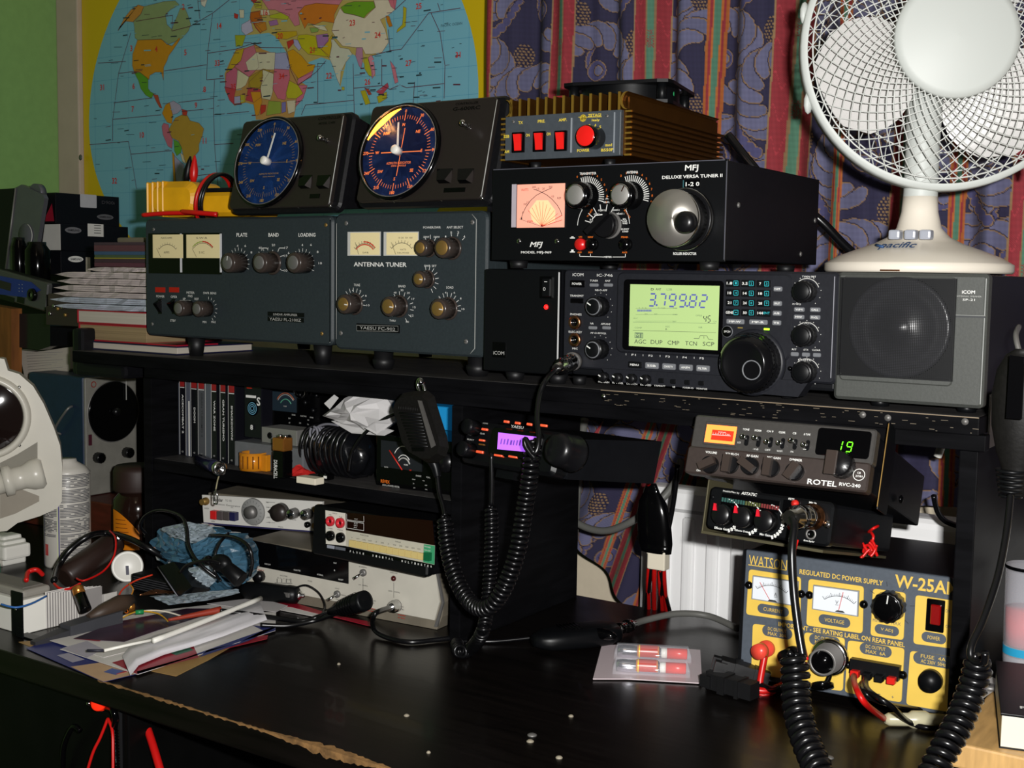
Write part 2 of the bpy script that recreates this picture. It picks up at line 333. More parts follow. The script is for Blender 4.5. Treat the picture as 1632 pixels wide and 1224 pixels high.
LAND = [ (0, 'c4883c', [(800,60),(845,30),(880,40),(860,90),(815,135),(770,130),(730,165),(720,190),(760,110)]),
 (0, '8c9c6c', [(880,40),(1000,10),(1070,5),(1095,30),(1040,60),(1010,90),(1020,150),(1050,180),(1060,150),(1085,90),(1100,50),(1130,50),(1150,100),(1165,150),(1150,190),(1110,235),(1080,250),(1030,270),(985,240),(840,245),(825,230),(820,160),(815,130),(860,85)]),
 (0, 'c88a1c', [(840,245),(985,238),(1020,270),(1050,280),(1095,230),(1100,240),(1060,300),(1030,340),(1020,370),(1000,410),(998,490),(985,440),(950,440),(915,460),(910,485),(880,460),(855,440),(820,440),(808,400),(810,330)]),
 (0, '5c9c28', [(820,442),(855,442),(905,480),(905,540),(920,560),(940,570),(925,600),(890,580),(860,540),(845,490)]),
 (0, 'b04a34', [(935,575),(965,580),(975,620),(990,660),(975,655),(955,620)]), (0, 'c88a1c', [(1010,640),(1035,625),(1055,700),(1050,755),(1020,745),(990,690)]),
 (0, 'a8a0b8', [(1035,625),(1060,615),(1100,640),(1110,665),(1085,690),(1055,700)]), (0, 'b8382c', [(1110,665),(1145,675),(1140,705),(1115,705)]),
 (0, 'c0687c', [(1000,750),(1030,760),(1035,810),(1055,850),(1050,905),(1025,890),(995,820),(988,770)]),
 (0, 'b08c34', [(1050,755),(1070,720),(1110,700),(1145,705),(1160,735),(1215,750),(1245,785),(1235,830),(1215,880),(1215,920),(1190,950),(1170,990),(1140,1000),(1120,960),(1110,900),(1090,860),(1050,840),(1030,790)]),
 (0, '5ca034', [(1060,850),(1090,865),(1110,900),(1105,930),(1080,950),(1065,920)]), (0, 'cfc4a0', [(1100,930),(1120,945),(1135,1000),(1115,985)]),
 (0, 'c88a3c', [(1130,1010),(1170,985),(1158,1062),(1128,1062)]), (0, '9c98b4', [(1062,945),(1100,985),(1125,1005),(1110,1110),(1075,1110)]),
 (0, 'c88a1c', [(1052,925),(1064,940),(1074,1110),(1060,1110)]), (0, 'd8d4c8', [(1225,0),(1265,0),(1250,45),(1230,30)]),
 (0, 'c0a024', [(1440,310),(1490,295),(1470,370),(1430,410),(1385,445),(1410,370)]), (0, 'c06c80', [(1490,300),(1550,275),(1570,340),(1580,410),(1520,470),(1430,405),(1470,370)]),
 (400, 'cfc8ac', [(35,320),(150,320),(145,425),(75,425),(-15,430),(-30,380)]), (0, 'c0607c', [(1380,450),(1430,410),(1455,430),(1440,545),(1375,530)]),
 (0, 'cfc8a4', [(1450,425),(1520,470),(1500,520),(1470,540),(1440,545)]), (0, 'a88c2c', [(1520,470),(1606,420),(1650,430),(1606,500),(1580,540),(1515,530)]),
 (0, 'b83c4c', [(1515,540),(1590,535),(1596,590),(1550,625),(1500,610)]), (0, 'b83c4c', [(1370,530),(1440,545),(1430,590),(1430,640),(1400,610)]), (0, 'a8a4c0', [(1430,590),(1467,585),(1467,630),(1430,632)]),
 (0, 'b4a830', [(1467,580),(1492,570),(1497,622),(1470,630)]), (400, 'cac4a4', [(75,425),(140,450),(135,560),(120,610),(70,600),(60,540)]), (400, 'a88c2c', [(-10,500),(70,425),(76,460),(60,545),(0,535)]),
 (400, 'c8687c', [(145,420),(235,425),(240,470),(230,520),(210,610),(165,600),(135,540)]), (400, 'a0a0c4', [(150,325),(215,320),(240,400),(235,425),(145,420)]),
 (400, 'b8b028', [(235,490),(290,520),(320,570),(280,600),(225,600),(215,570)]), (400, 'c86c84', [(290,520),(345,520),(320,600),(275,650),(280,600),(320,570)]), (400, 'd0c4a8', [(220,615),(275,610),(270,680),(230,695)]),
 (400, '90a040', [(110,615),(185,620),(185,690),(95,705)]), (400, 'b8342c', [(60,640),(95,640),(90,680),(60,700)]), (400, 'cc8c24', [(0,560),(60,560),(70,620),(50,700),(30,705),(15,620)]), (400, '7c74b0', [(190,625),(215,620),(215,680),(190,690)]),
 (400, 'cc9418', [(225,315),(260,300),(310,340),(350,390),(395,395),(380,440),(290,480),(240,410)]), (400, 'c8748c', [(290,480),(380,430),(370,470),(285,515)]), (400, 'b8b01c', [(290,215),(340,210),(395,220),(410,290),(430,300),(490,350),(420,340),(350,330),(310,290),(285,240)]),
 (400, 'c4a41c', [(430,300),(500,210),(495,270),(480,355)]), (400, 'a070a4', [(400,215),(470,205),(475,250),(440,290),(410,290)]), (400, 'c0a020', [(155,195),(280,190),(285,215),(220,240),(155,235)]),
 (400, 'b8342c', [(220,255),(260,240),(265,260),(230,300)]), (400, 'a8a4c8', [(260,240),(290,245),(310,290),(295,310),(265,275)]), (400, 'b0b42c', [(115,95),(190,75),(240,90),(225,120),(120,110)]),
 (400, 'c87888', [(70,0),(560,0),(540,30),(400,20),(330,35),(290,80),(300,150),(270,160),(230,100),(150,60),(110,60)]), (400, 'c87424', [(290,80),(330,35),(400,20),(540,30),(510,90),(510,140),(440,130),(390,150),(350,140),(330,175)]),
 (400, '84a050', [(360,170),(420,170),(410,195),(370,200)]), (400, 'd0c8ac', [(370,150),(450,160),(470,190),(420,180)]), (400, '6c9c24', [(550,45),(590,20),(630,10),(750,10),(760,45),(710,85),(690,110),(630,90),(570,80)]),
 (400, 'd4c8b0', [(510,130),(545,50),(570,80),(640,95),(695,112),(730,75),(762,45),(750,0),(870,0),(880,60),(830,100),(790,120),(820,180),(840,260),(800,320),(740,330),(700,330),(680,290),(640,290),(560,280),(525,240),(495,190)]),
 (400, 'c4c4b0', [(490,240),(505,240),(545,290),(600,300),(620,330),(580,380),(550,440),(545,520),(530,490),(500,400),(480,355),(495,280)]), (400, 'b8b030', [(555,530),(572,530),(572,550),(557,550)]),
 (400, 'b07c98', [(645,292),(682,290),(685,350),(675,420),(660,400),(640,340)]), (400, 'b0ac2c', [(690,350),(715,350),(740,430),(745,470),(720,460),(695,420)]), (400, 'cc8494', [(735,335),(750,360),(760,450),(740,480),(735,430),(715,355)]),
 (400, 'b8741c', [(825,95),(845,100),(865,160),(845,165),(830,130)]), (400, 'b0a824', [(930,40),(950,50),(945,160),(890,200),(895,180),(925,150),(930,90)]), (400, 'c87484', [(850,370),(880,410),(900,500),(880,510),(865,440)]),
 (400, 'b0a824', [(670,555),(700,550),(730,630),(700,640)]), (400, 'b04430', [(695,535),(720,545),(738,575),(720,580)]), (400, 'b0a824', [(770,590),(830,560),(830,600),(780,630)]), (400, 'b04458', [(765,560),(835,505),(842,530),(800,580)]),
 (0, 'a0a828', [(1435,215),(1500,215),(1480,280),(1440,285)]), (0, 'b8b4d0', [(1475,150),(1530,120),(1545,190),(1500,215),(1475,190)]), (0, 'b83430', [(1430,80),(1455,90),(1450,115),(1430,110)]),
 (0, 'd0ccb4', [(1460,60),(1490,60),(1490,110),(1465,110)]), (0, 'b8601c', [(1530,75),(1590,65),(1606,140),(1560,160),(1525,110)]), (400, 'b8601c', [(0,80),(50,70),(60,110),(20,140),(0,140)]),
 (0, 'b83430', [(1540,130),(1565,150),(1600,190),(1590,205),(1560,170)]), (400, 'd0c8b0', [(60,60),(112,60),(118,92),(60,92)]), (400, 'b0ac3c', [(20,20),(70,0),(66,52),(30,50)]), (0, 'b83430', [(1530,0),(1570,0),(1550,22)]),
 (400, 'a06ca0', [(110,130),(160,120),(170,150),(120,160)]), (400, 'c07c28', [(20,150),(90,130),(100,180),(60,200)]), (400, 'c86c7c', [(840,0),(890,0),(880,60),(855,40)])]
mpoly(mp(0, [(1440,300),(1500,290),(1560,270),(1600,300),(1680,330),(1745,320),(1775,400),(1820,490),(1875,525),(1850,600),(1805,650),(1790,730),(1560,730),(1555,640),(1500,625),(1430,645),(1375,560),(1370,450),(1400,380)]), flat('b88c50', .35), 1.8); mpoly(mp(0, [(1530,60),(1560,0),(2380,0),(2400,60),(2350,110),(2370,260),(2330,320),(2270,340),(2290,470),(2240,420),(2200,360),(2150,330),(2110,380),(2075,530),(2020,370),(1960,350),(1880,380),(1910,440),(1820,500),(1760,340),(1690,230),(1640,200),(1600,205),(1500,215),(1470,170),(1530,110)]), flat('b8a45c', .35), 1.8)
for i, (o_, colr, P) in enumerate(LAND):
    q = mp(o_, P); mpoly(q, flat(colr, .35), 2+.02*i); mline(q+q[:1], .0005, 'map_line', 3.6)
for L_ in ([(1400,0),(1300,80),(1165,160),(1050,190)], [(1298,85),(1268,325),(1262,487),(1370,478)], [(1268,325),(1440,300),(1560,260)], [(1262,395),(1003,433)], [(1310,487),(1305,600),(1090,625)], [(600,385),(770,375)], [(725,448),(870,430)], [(695,628),(930,597)], [(690,728),(985,700)], [(1110,680),(1305,660)], [(1305,600),(1305,700),(1310,880),(1330,1130)], [(1305,700),(1520,680)], [(1310,882),(1425,873)], [(548,882),(785,862),(800,940),(835,1150)], [(800,940),(1050,918)], [(1165,1075),(1320,1057)], [(830,130),(1055,93),(1050,190)], [(800,200),(725,448),(690,728),(690,860)], [(1208,0),(1220,115)]): mline(mp(0, L_), .0012, 'map_line', 4)
for L_ in ([(-40,262),(0,260),(60,290),(215,292),(245,430),(290,520),(400,440),(460,370)], [(410,385),(410,630)], [(335,640),(630,612)], [(310,700),(335,640)], [(625,380),(632,700)], [(630,538),(800,522),(850,545),(910,518),(950,535),(1180,510)], [(1180,600),(1185,400),(1155,200),(1100,80)], [(1280,50),(1085,80),(920,300),(850,310),(840,180)], [(945,0),(880,60)], [(1140,20),(1155,65)], [(740,340),(850,310)], [(800,360),(800,520)], [(1000,500),(990,640)]): mline(mp(400, L_), .0012, 'map_line', 4)
def mtext(s_, off, cx, cy, h, mat, wf=.62):
    v, f, x0, x1, y0, y1 = text_mesh(s_, mat == 'map_red'); c0 = onY(off+cx/3.824, cy/3.824, PW); hh = abs(onY(off+cx/3.824, (cy+h)/3.824, PW).z-c0.z); k = hh/max(.4, y1-y0)
    pm.add([(c0.x+(p-(x0+x1)/2)*k, PW-.0013, c0.z+(q-(y0+y1)/2)*k) for p, q in v], f, mat)
for a in (('14',0,1340,158),('33',0,1327,385),('5',0,1133,320),('8',0,1250,545),('9',0,1197,642),('6',0,817,525),('7',0,812,665),('10',0,868,823),('11',0,1250,858),('31',0,625,533),('32',0,701,1102),('3',0,803,295),('2',0,1120,42),('4',0,955,300),('35',0,1425,530),('25',400,1025,38),('23',400,620,140),('24',400,775,213),('16',400,92,78),('20',400,180,220),('21',400,375,305),('22',400,478,462),('26',400,713,500),('27',400,963,385),('31',400,1265,335),('34',400,190,465)): mtext(a[0], a[1], a[2], a[3], 36, 'map_red')
mtext('PACIFIC OCEAN', 400, 1225, 150, 16, 'map_ink')
rg = random.Random(3)
for i in range(330):       # the map's small print
    o_ = rg.choice((0, 400)); x_ = rg.uniform(560, 1600) if o_ == 0 else rg.uniform(0, 1340); y_ = rg.uniform(0, 1150 if o_ == 0 else 640); q = mp(o_, [(x_, y_), (x_+rg.uniform(12, 50), y_-rg.uniform(0, 6))])
    if ((q[1][0]-ex)/.47)**2+((q[1][1]-ez)/.32)**2 < 1: mline(q, rg.choice((.0009, .0009, .0022)), rg.choice(('map_ink', 'map_ink', 'map_sea', 'map_line')), 4.2)
thing(pm, 'world_map_poster', 'large world map poster on the back wall, blue oval of coloured countries on yellow', 'poster')
# ---- curtain
def curtain_colour(X, Zz, stripes, seed, warp=None):
    n = X.shape; nav = np.array(lin('2a2742')); col = np.ones(n+(3,))*nav
    r = np.random.RandomState(seed); leaf = np.array(lin('626280')); leaf2 = np.array(lin('48466c')); gold = np.array(lin('85694a')); dark = np.array(lin('1c1834')); red = np.array(lin('8a2c34')); grn = np.array(lin('4c7862')); org = np.array(lin('b0622c'))
    x0, x1 = X.min(), X.max(); z0, z1 = Zz.min(), Zz.max()
    def put(d, c, e=.0011):
        col[(d > -1e-9) & (d < .0012)] = dark; col[(d <= 0) & (d > -e)] = gold; m = d <= -e; col[m] = c
    gx = x0
    k = 0
    while gx < x1+.05:
        gz = z0-(.05 if k % 2 else 0)
        while gz < z1+.06:
            cx = gx+r.uniform(-.006, .006); cz = gz; fl_ = -1 if (k+int(gz*50)) % 2 else 1
            sel = (abs(X-cx) < .1) & (abs(Zz-cz) < .1); ii = np.where(sel)
            if len(ii[0]):
                xx = X[ii]; zz = Zz[ii]; sub = col[ii].copy()
                def disc(px, pz, rr): return (np.hypot(xx-cx-(px-cx)*1.4, zz-cz-(pz-cz)*1.4)-rr*1.4)
                def putl(d, c, e=.0011):
                    sub[(d > 0) & (d < .0011)] = dark; sub[(d <= 0) & (d > -e)] = gold; sub[d <= -e] = c
                # curled stem
                d = np.full(xx.shape, 9.)
                for t in np.linspace(0, 1, 30):
                    a = t*4.2; rr = .052*(1-t*.75); d = np.minimum(d, disc(cx+fl_*rr*math.cos(a-1.2)+fl_*.004, cz+rr*math.sin(a-1.2)*1.15, .0055*(1-t*.6)))
                putl(d, leaf2)
                # lobes fanning off the stem
                for q in range(10):
                    a = -1.5+q*.43; d = np.full(xx.shape, 9.); bx = cx+fl_*.014*math.cos(a); bz = cz+.016*math.sin(a)
                    for t in np.linspace(0, 1, 9):
                        aa = a+t*1.15; R = .012+.034*t*(1-.32*t); d = np.minimum(d, disc(bx+fl_*R*math.cos(aa), bz+R*math.sin(aa), .0026+.0052*math.sin(math.pi*min(1, .15+.75*t))))
                    putl(d, leaf if q % 2 else leaf*.86)
                for t in np.linspace(0, 1, 5):    # inner curl
                    pass
                d = disc(cx, cz, .0105); putl(d, leaf2)
                d = disc(cx+fl_*.002, cz, .0052); putl(d, leaf)
                bx, bz = cx-fl_*.028, cz-.062           # berries
                m = (np.hypot((xx-bx)*1.5, zz-bz) < .017); gg = np.hypot(((xx-bx)/.0042+.5*(np.floor((zz-bz)/.0042) % 2)) % 1-.5, ((zz-bz)/.0042) % 1-.5)
                sub[m] = dark; sub[m & (gg < .34)] = gold
                col[ii] = sub
            gz += .142
        gx += .098; k += 1
    for a, b_, kind in stripes:
        u = (X-a)/(b_-a); m = (u > 0) & (u < 1)
        if kind == 'n':
            col[m] = org*.8; col[(u > .15) & (u < .85)] = red; col[(u > .33) & (u < .7)] = grn; col[(abs(u-.33) < .04) | (abs(u-.7) < .04)] = org
        else:
            w_ = b_-a; tex = .5+.5*np.sin(X*2600)*np.sin(Zz*2600); c0 = red[None]*(.8+.4*tex[m][:, None]); col[m] = c0
            sc_ = np.abs(np.sin(Zz*75+np.cos(X*400)*.8)) < .1; col[m & sc_] = red*1.45
            if kind == 'RG':
                col[(u > .40) & (u < .63)] = grn; col[(abs(u-.40) < .025) | (abs(u-.63) < .025)] = gold
                dm = (u > .42) & (u < .61) & (np.sin(Zz*60) > .75) & (np.sin(X*3300)*np.sin(Zz*3300) > .1); col[dm] = red*.9
            col[(abs(u-.02) < .022) | (abs(u-.98) < .022)] = gold*1.15
    jit = 1+.10*(np.sin(Zz*4200)+np.sin(X*4200))*.5
    return np.clip(col*jit[..., None], 0, 1)
M('curtain_cloth', '404060', .85, vcol='weave')
def cloth(name, X, Yy, Zz, col, parent=None):
    nr, nc = X.shape; me = bpy.data.meshes.new(name); V = np.stack([X, Yy, Zz], -1).reshape(-1, 3); idx = np.arange(nr*nc).reshape(nr, nc)
    F = np.stack([idx[:-1, :-1], idx[1:, :-1], idx[1:, 1:], idx[:-1, 1:]], -1).reshape(-1, 4)
    me.vertices.add(len(V)); me.vertices.foreach_set('co', V.ravel().astype(np.float32)); me.loops.add(F.size); me.loops.foreach_set('vertex_index', F.ravel().astype(np.int32))
    me.polygons.add(len(F)); me.polygons.foreach_set('loop_start', np.arange(0, F.size, 4, dtype=np.int32)); me.polygons.foreach_set('loop_total', np.full(len(F), 4, dtype=np.int32)); me.update(calc_edges=True)
    me.polygons.foreach_set('use_smooth', np.ones(len(F), dtype=bool))
    ca = me.color_attributes.new('weave', 'FLOAT_COLOR', 'POINT'); cc = np.concatenate([col.reshape(-1, 3), np.ones((len(V), 1))], 1); ca.data.foreach_set('color', cc.ravel().astype(np.float32))
    me.materials.append(MATS['curtain_cloth']); o = bpy.data.objects.new(name, me); C.objects.link(o)
    if parent: o.parent = parent
    return o
sx = lambda px: onY(px, 90, 1.52).x
xs = np.arange(-1.085, .06, .00115); zs = np.arange(.48, -.275, -.00125)+EYE
X, Zz = np.meshgrid(xs, zs)
Yy = 1.525+.014*np.sin(X*62+.8*np.sin(X*17))+.006*np.sin(X*140+Zz*2)+.004*np.sin(Zz*9+X*20)
ST = [(sx(755), sx(788), 'R'), (sx(873), sx(912), 'RG'), (sx(1008), sx(1056), 'RG'), (sx(1121), sx(1146), 'n'), (sx(1226), sx(1292), 'RG'), (sx(1338), sx(1356), 'n'), (sx(1422), sx(1462), 'RG'), (sx(1524), sx(1548), 'n'), (sx(1625), sx(1680), 'RG')]
ce = bpy.data.objects.new('curtain', None); C.objects.link(ce); ce['label'] = 'navy curtain of blue scrolled leaves and red-green stripes behind the radios and fan'; ce['category'] = 'curtain'
cloth('curtain_panel', X, Yy, Zz, curtain_colour(X+.004*np.sin(Zz*7), Zz, ST, 5), ce)
# the lower corner, pulled aside beside the radiator
ys = np.arange(645, 1004, 1.1); R0 = []; 
lx = np.interp(ys, [645, 700, 765, 845, 856, 985, 1004], [972, 935, 890, 893, 914, 1018, 1024]); rx = np.interp(ys, [645, 800, 1004], [1120, 1100, 1046])
GX = np.zeros((len(ys), 170)); GY = GX.copy(); GZ = GX.copy(); CX = GX.copy(); CZ = GX.copy()
for i, y_ in enumerate(ys):
    for j in range(170):
        px = lx[i]+(rx[i]-lx[i])*j/169; q = onY(px, y_, 1.5); GX[i, j] = q.x; GZ[i, j] = q.z; GY[i, j] = 1.5+.012*math.sin((px+.35*y_)*.07)
        CX[i, j] = (px+.35*(y_-766))/1250; CZ[i, j] = q.z
ST2 = [(1018/1250, 1052/1250, 'RG'), (996/1250, 1008/1250, 'n'), (898/1250, 922/1250, 'RG'), (1078/1250, 1098/1250, 'n')]
cloth('curtain_corner', GX, GY, GZ, curtain_colour(CX, CZ, ST2, 8), ce)
# ---- radiator
rb = MB(); rx0 = onY(1030, 850, 1.45).x; z1 = EYE-.272
rb.box((rx0, 1.43, .12), (.25, 1.475, z1), 'radiator_white', .012, 3)
x_ = rx0+.03
while x_ < .2:
    rb.box((x_, 1.424, .16), (x_+.017, 1.44, z1-.035), 'radiator_white', .0055, 3); x_ += .034
rb.box((rx0+.02, 1.43, z1-.03), (.25, 1.4285, z1-.026), 'b8b8b8')
thing(rb, 'radiator', 'white ribbed radiator on the wall behind the desk, under the curtain', 'radiator')
# ---- desk and hutch
XL = onY(115, 557, 1.09).x
d = MB(); FY = .775
d.box((-1.95, FY, DK-.026), (-.235, 1.36, DK), 'wood_black', .002)
M('chipboard', '7a5a34', .8, noise=.5, nscale=90, bump=.6)
de = bpy.data.objects.new('desk', None); C.objects.link(de); de.location = (-1, 1, 0); de['label'] = 'black wood-grain desk with a chipped front edge under all the radios'; de['category'] = 'desk'
def wpart(mb, name, e, label=None):
    o = mb.build(name); o.parent = e; o.matrix_parent_inverse = Matrix.Translation(-Vector(e.location))
    if label: o['label'] = label
    return o
wpart(d, 'desktop', de)
e_ = MB(); rg = random.Random(11); ch = [(x, .0002+.0022*max(0, rg.random()-.35)+(.006*rg.uniform(.5, 1)*max(0, 1-abs(x+.71)/.08))) for x in np.arange(-1.02, -.30, .004)]
vs_ = []; 
for x, t in ch: vs_ += [(x, FY-.0006, DK-.0005-t*1.2), (x, FY-.0006, DK+.0004), (x, FY+t*1.5, DK+.0004)]
fs_ = [(3*i+k, 3*i+3+k, 3*i+4+k, 3*i+1+k) for i in range(len(ch)-1) for k in (0, 1)]
e_.add(vs_, fs_, 'chipboard'); wpart(e_, 'worn_edge', de, 'bare chipboard showing along the front edge')
xc = onY(204, 1160, .80).x
g = MB(); g.box((-2.19, .80, .02), (xc, 1.34, DK-.026), 'wood_black_face', .002); wpart(g, 'pedestal', de)
g = MB(); g.box((xc-.012, .797, .02), (xc-.009, .80, DK-.03), '161618'); wpart(g, 'edge_highlight', de)  # highlight along the cabinet's metal edge, put in as a lighter strip
g = MB(); g.box((-.255, .80, 0), (-.237, 1.34, DK-.026), 'wood_black_face'); wpart(g, 'side_panel', de)
g = MB(); g.box((xc, 1.30, .3), (-.255, 1.315, DK-.026), 'wood_black_face'); wpart(g, 'back_panel', de)
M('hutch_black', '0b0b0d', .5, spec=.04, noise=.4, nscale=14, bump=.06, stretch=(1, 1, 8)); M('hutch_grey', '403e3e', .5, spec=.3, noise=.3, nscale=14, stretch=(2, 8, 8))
he = bpy.data.objects.new('desk_hutch', None); C.objects.link(he); he.location = (-.9, 1.2, DK); he['label'] = 'black shelf unit standing on the desk, carrying the radios along its top'; he['category'] = 'shelf'
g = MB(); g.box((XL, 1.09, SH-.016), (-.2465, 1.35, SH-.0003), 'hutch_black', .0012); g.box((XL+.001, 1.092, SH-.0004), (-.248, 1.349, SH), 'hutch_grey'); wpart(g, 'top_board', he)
g = MB(); g.box((-1.333, 1.094, SH-.030), (-.2415, 1.11, SH-.016), 'hutch_black', .0008); wpart(g, 'rail', he)
g = MB(); g.box((-1.333, 1.092, DK), (-1.317, 1.35, SH-.03), 'hutch_black', .0012); wpart(g, 'side_panel', he)
g = MB(); g.box((-.812, 1.092, DK), (-.797, 1.35, SH-.03), 'hutch_black', .0012); wpart(g, 'divider', he)
g = MB(); g.box((-.2625, 1.092, DK), (-.2465, 1.345, SH-.03), 'hutch_black', .0012); wpart(g, 'side_panel', he)
MS = EYE-.253
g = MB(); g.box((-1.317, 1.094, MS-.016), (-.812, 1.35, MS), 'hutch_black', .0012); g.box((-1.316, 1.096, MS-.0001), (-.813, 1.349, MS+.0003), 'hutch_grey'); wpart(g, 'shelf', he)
g = MB(); g.box((-1.333, 1.335, MS-.16), (-.80, 1.345, SH-.03), 'wood_black_face'); wpart(g, 'back_panel', he)
for px, py in ((962, 632), (1375, 661), (1415, 666), (1538, 672)):
    q = onY(px, py, 1.09); g = MB(); g.lathe([(.0032, 0), (.003, .001), (0, .0018)], (q.x, 1.0905, q.z), (0, -1, 0), 'steel_dull' if px > 970 else 'chrome', 14); wpart(g, 'screw', he)
g = MB()
for rgx in range(70):
    x_ = rg.uniform(-.62, -.25); z_ = SH-rg.uniform(.002, .015); l = rg.uniform(.0008, .006); g.box((x_, 1.0896, z_), (x_+l, 1.0901, z_+.0004), '6a6050')
g.box((-.62, 1.0897, SH-.0008), (-.247, 1.0903, SH-.0001), '80705a'); wpart(g, 'scratches', he, 'pale scratches and worn edge line')
# side table on the right
M('wood_light', 'b8925c', .45, noise=.25, nscale=10, stretch=(12, 2, 2), bump=.05)
TZ = EYE-.36; q0 = onZ(1560, 1192, TZ)
te = MB(); te.box((-.232, q0.y, TZ-.02), (.5, 1.33, TZ), 'wood_light', .002); 
for lx_, ly_ in ((-.2, q0.y+.03), (.46, q0.y+.03), (-.2, 1.3), (.46, 1.3)): te.box((lx_-.015, ly_-.015, 0), (lx_+.015, ly_+.015, TZ-.02), 'wood_light')
thing(te, 'side_table', 'light wooden table standing right of the black desk', 'table')
# ================================================================ radios along the top of the hutch
def onX(x, y, X): d = ray(x, y); d = d*(X/d.x); d.z += EYE; return d
SEG = {'0': 'abcdef', '1': 'bc', '2': 'abged', '3': 'abgcd', '4': 'fgbc', '5': 'afgcd', '6': 'afgedc', '7': 'abc', '8': 'abcdefg', '9': 'abcdfg'}
def seven(dv, txt, x, z, h, w_, adv, t, mat, mb, y, slant=.12):     # local coordinates of the lower left corner
    for ch in txt:
        if ch == '.': mb.add([(x-adv*.18-t*.6, -y, z), (x-adv*.18+t*.6, -y, z), (x-adv*.18+t*.6, -y, z+t*1.2), (x-adv*.18-t*.6, -y, z+t*1.2)], [(0, 1, 2, 3)], mat); continue
        if ch != ' ':
            for sgm in SEG[ch]:
                P = {'a': (0, h, w_, h), 'g': (0, h/2, w_, h/2), 'd': (0, 0, w_, 0), 'f': (0, h/2, 0, h), 'e': (0, 0, 0, h/2), 'b': (w_, h/2, w_, h), 'c': (w_, 0, w_, h/2)}[sgm]
                ax, az, bx, bz = P; g = t*.55
                if az == bz: q = [(ax+g, az-t/2), (bx-g, az-t/2), (bx-g, az+t/2), (ax+g, az+t/2)]
                else: q = [(ax-t/2, az+g), (ax+t/2, az+g), (ax+t/2, bz-g), (ax-t/2, bz-g)]
                mb.add([(x+a+b_*slant, -y, z+b_) for a, b_ in q], [(0, 1, 2, 3)], mat)
        x += adv
def feet(dv, P, r, h, r2=None, mat='rubber', step=0):     # (x, y) local; hang below z 0
    for x, y in P:
        m = MB(); r2_ = r2 or r
        if step: m.lathe([(r, 0), (r2_, h*.45), (r*1.15, h*.5), (r*1.1, h*.7), (r2_*.95, h)], (x, y, 0), (0, 0, -1), mat, 20)
        else: m.lathe([(r, 0), (r2_, h)], (x, y, 0), (0, 0, -1), mat, 20)
        dv.part(m, 'foot')
def origin(px, py, Y): p = onY(px, py, Y); return p
def span(a, b, Y): return onY(b[0], b[1], Y).x-onY(a[0], a[1], Y).x
# ---------------------------------------------------------------- amplifier (left)
o = Vector((-1.3545, 1.115, EYE-.0875)); W, H = .3435, .158
d = D('linear_amplifier', 'wide slate grey amplifier with two cream meters and three big knobs', 'amplifier', o); d.crop(220, 240, 3.4)
m = MB(); m.box((.004, .014, .003), (W-.004, .285, H-.003), 'slate', .004); d.part(m, 'case')
m = MB(); m.rr(0, 0, W, H, 0, .016, .008, 'slate', bev=.0025); m.rr(.0035, .0035, W-.0035, H-.0035, -.0004, .002, .006, 'slate'); d.part(m, 'front_panel')
m = MB(); m.frame(W-.0046, .004, W-.0040, H-.004, -.0006, 0, .0006, 'print_grey'); d.part(m, 'trim_line')
feet(d, ((.068, .03), (.30, .03), (.068, .24), (.30, .24)), .0125, .0262, .009)
g = MB(); d.rect(56, 447, 452, 668, 'black_gloss', g, 0, .0012); mu = d.part(g, 'meter_housing')
for a, b_, s_, red in ((80, 242, 'PLATE AMPS', 0), (262, 442, 'S.W.R', 1)):
    g = MB(); p, q = d.rect(a, 455, b_, 582, 'meter_cream', g, .0012, .0018); 
    cx = (p[0]+q[0])/2; cz = q[1]-.007; wd = q[0]-p[0]
    d.arc(cx, cz, wd*.42, -42, 42, .0006, 'print_dark', .0021, g); d.ticks(cx, cz, wd*.42, wd*.47, -42, 42, 9, .0004, 'print_dark', .0021, g)
    if red: d.arc(cx, cz, wd*.45, 0, 42, .0016, 'print_red', .0022, g); d.arc(cx, cz, wd*.45, -40, 0, .0012, '8aa03c', .0022, g)
    d.t(s_, (a+b_)/2, 474, 60, 10, 'print_dark', .0021, mb=g); d.t('AMPS' if not red else 'S IC', (a+b_)/2, 552, 30, 12, 'print_dark', .0021, mb=g)
    d.line([(a+62 if red else a+50, 578), (a+38 if red else a+28, 530)], .0005, 'print_black', .0023, g)
    d.part(g, 'meter', parent=mu)
for a in (232, 448): g = MB(); d.rect(a-5, 450, a+5, 660, 'c8c8cc', g, .0012, .0016); d.part(g, 'meter_edge', parent=mu)
for s_, a, w_ in (('PLATE', 565, 58), ('BAND', 737, 56), ('LOADING', 918, 92)): d.t(s_, a, 457, w_, 20, bold=True)
for a, b_, n in ((545, 612, 11), (700, 612, 8), (893, 620, 11)):
    x, z = d.L(a, b_)
    d.ticks(x, z, .0165, .0205, -70, 110, n, .0006)
for s_, a, b_ in (('4', 542, 516), ('6', 584, 516), ('8', 617, 552), ('40', 664, 527), ('20', 736, 512), ('17', 806, 527), ('15', 803, 570), ('10', 803, 650), ('6', 819, 555), ('4', 893, 512), ('6', 940, 511), ('8', 976, 549), ('10', 990, 610)): d.t(s_, a, b_, 9*len(s_), 12)
d.line([(672, 542), (676, 528), (700, 528), (708, 538)], .0008); d.line([(760, 548), (768, 528), (796, 528)], .0008); d.line([(768, 580), (776, 573), (796, 568)], .0006); d.line([(770, 640), (782, 650), (796, 650)], .0006)
d.knob(484, 607, .024, .0128, .0083, body='knob_smoke', cap='steel_dull', flute=.03, ptr=10); d.knob(656, 607, .024, .0128, .0083, body='knob_smoke', cap='steel_dull', flute=.03, skirt=.015); d.knob(840, 607, .024, .0128, .0083, body='knob_smoke', cap='steel_dull', flute=.03)
M('lens_red', '8c1410', .3, emis='a01008', es=.15)
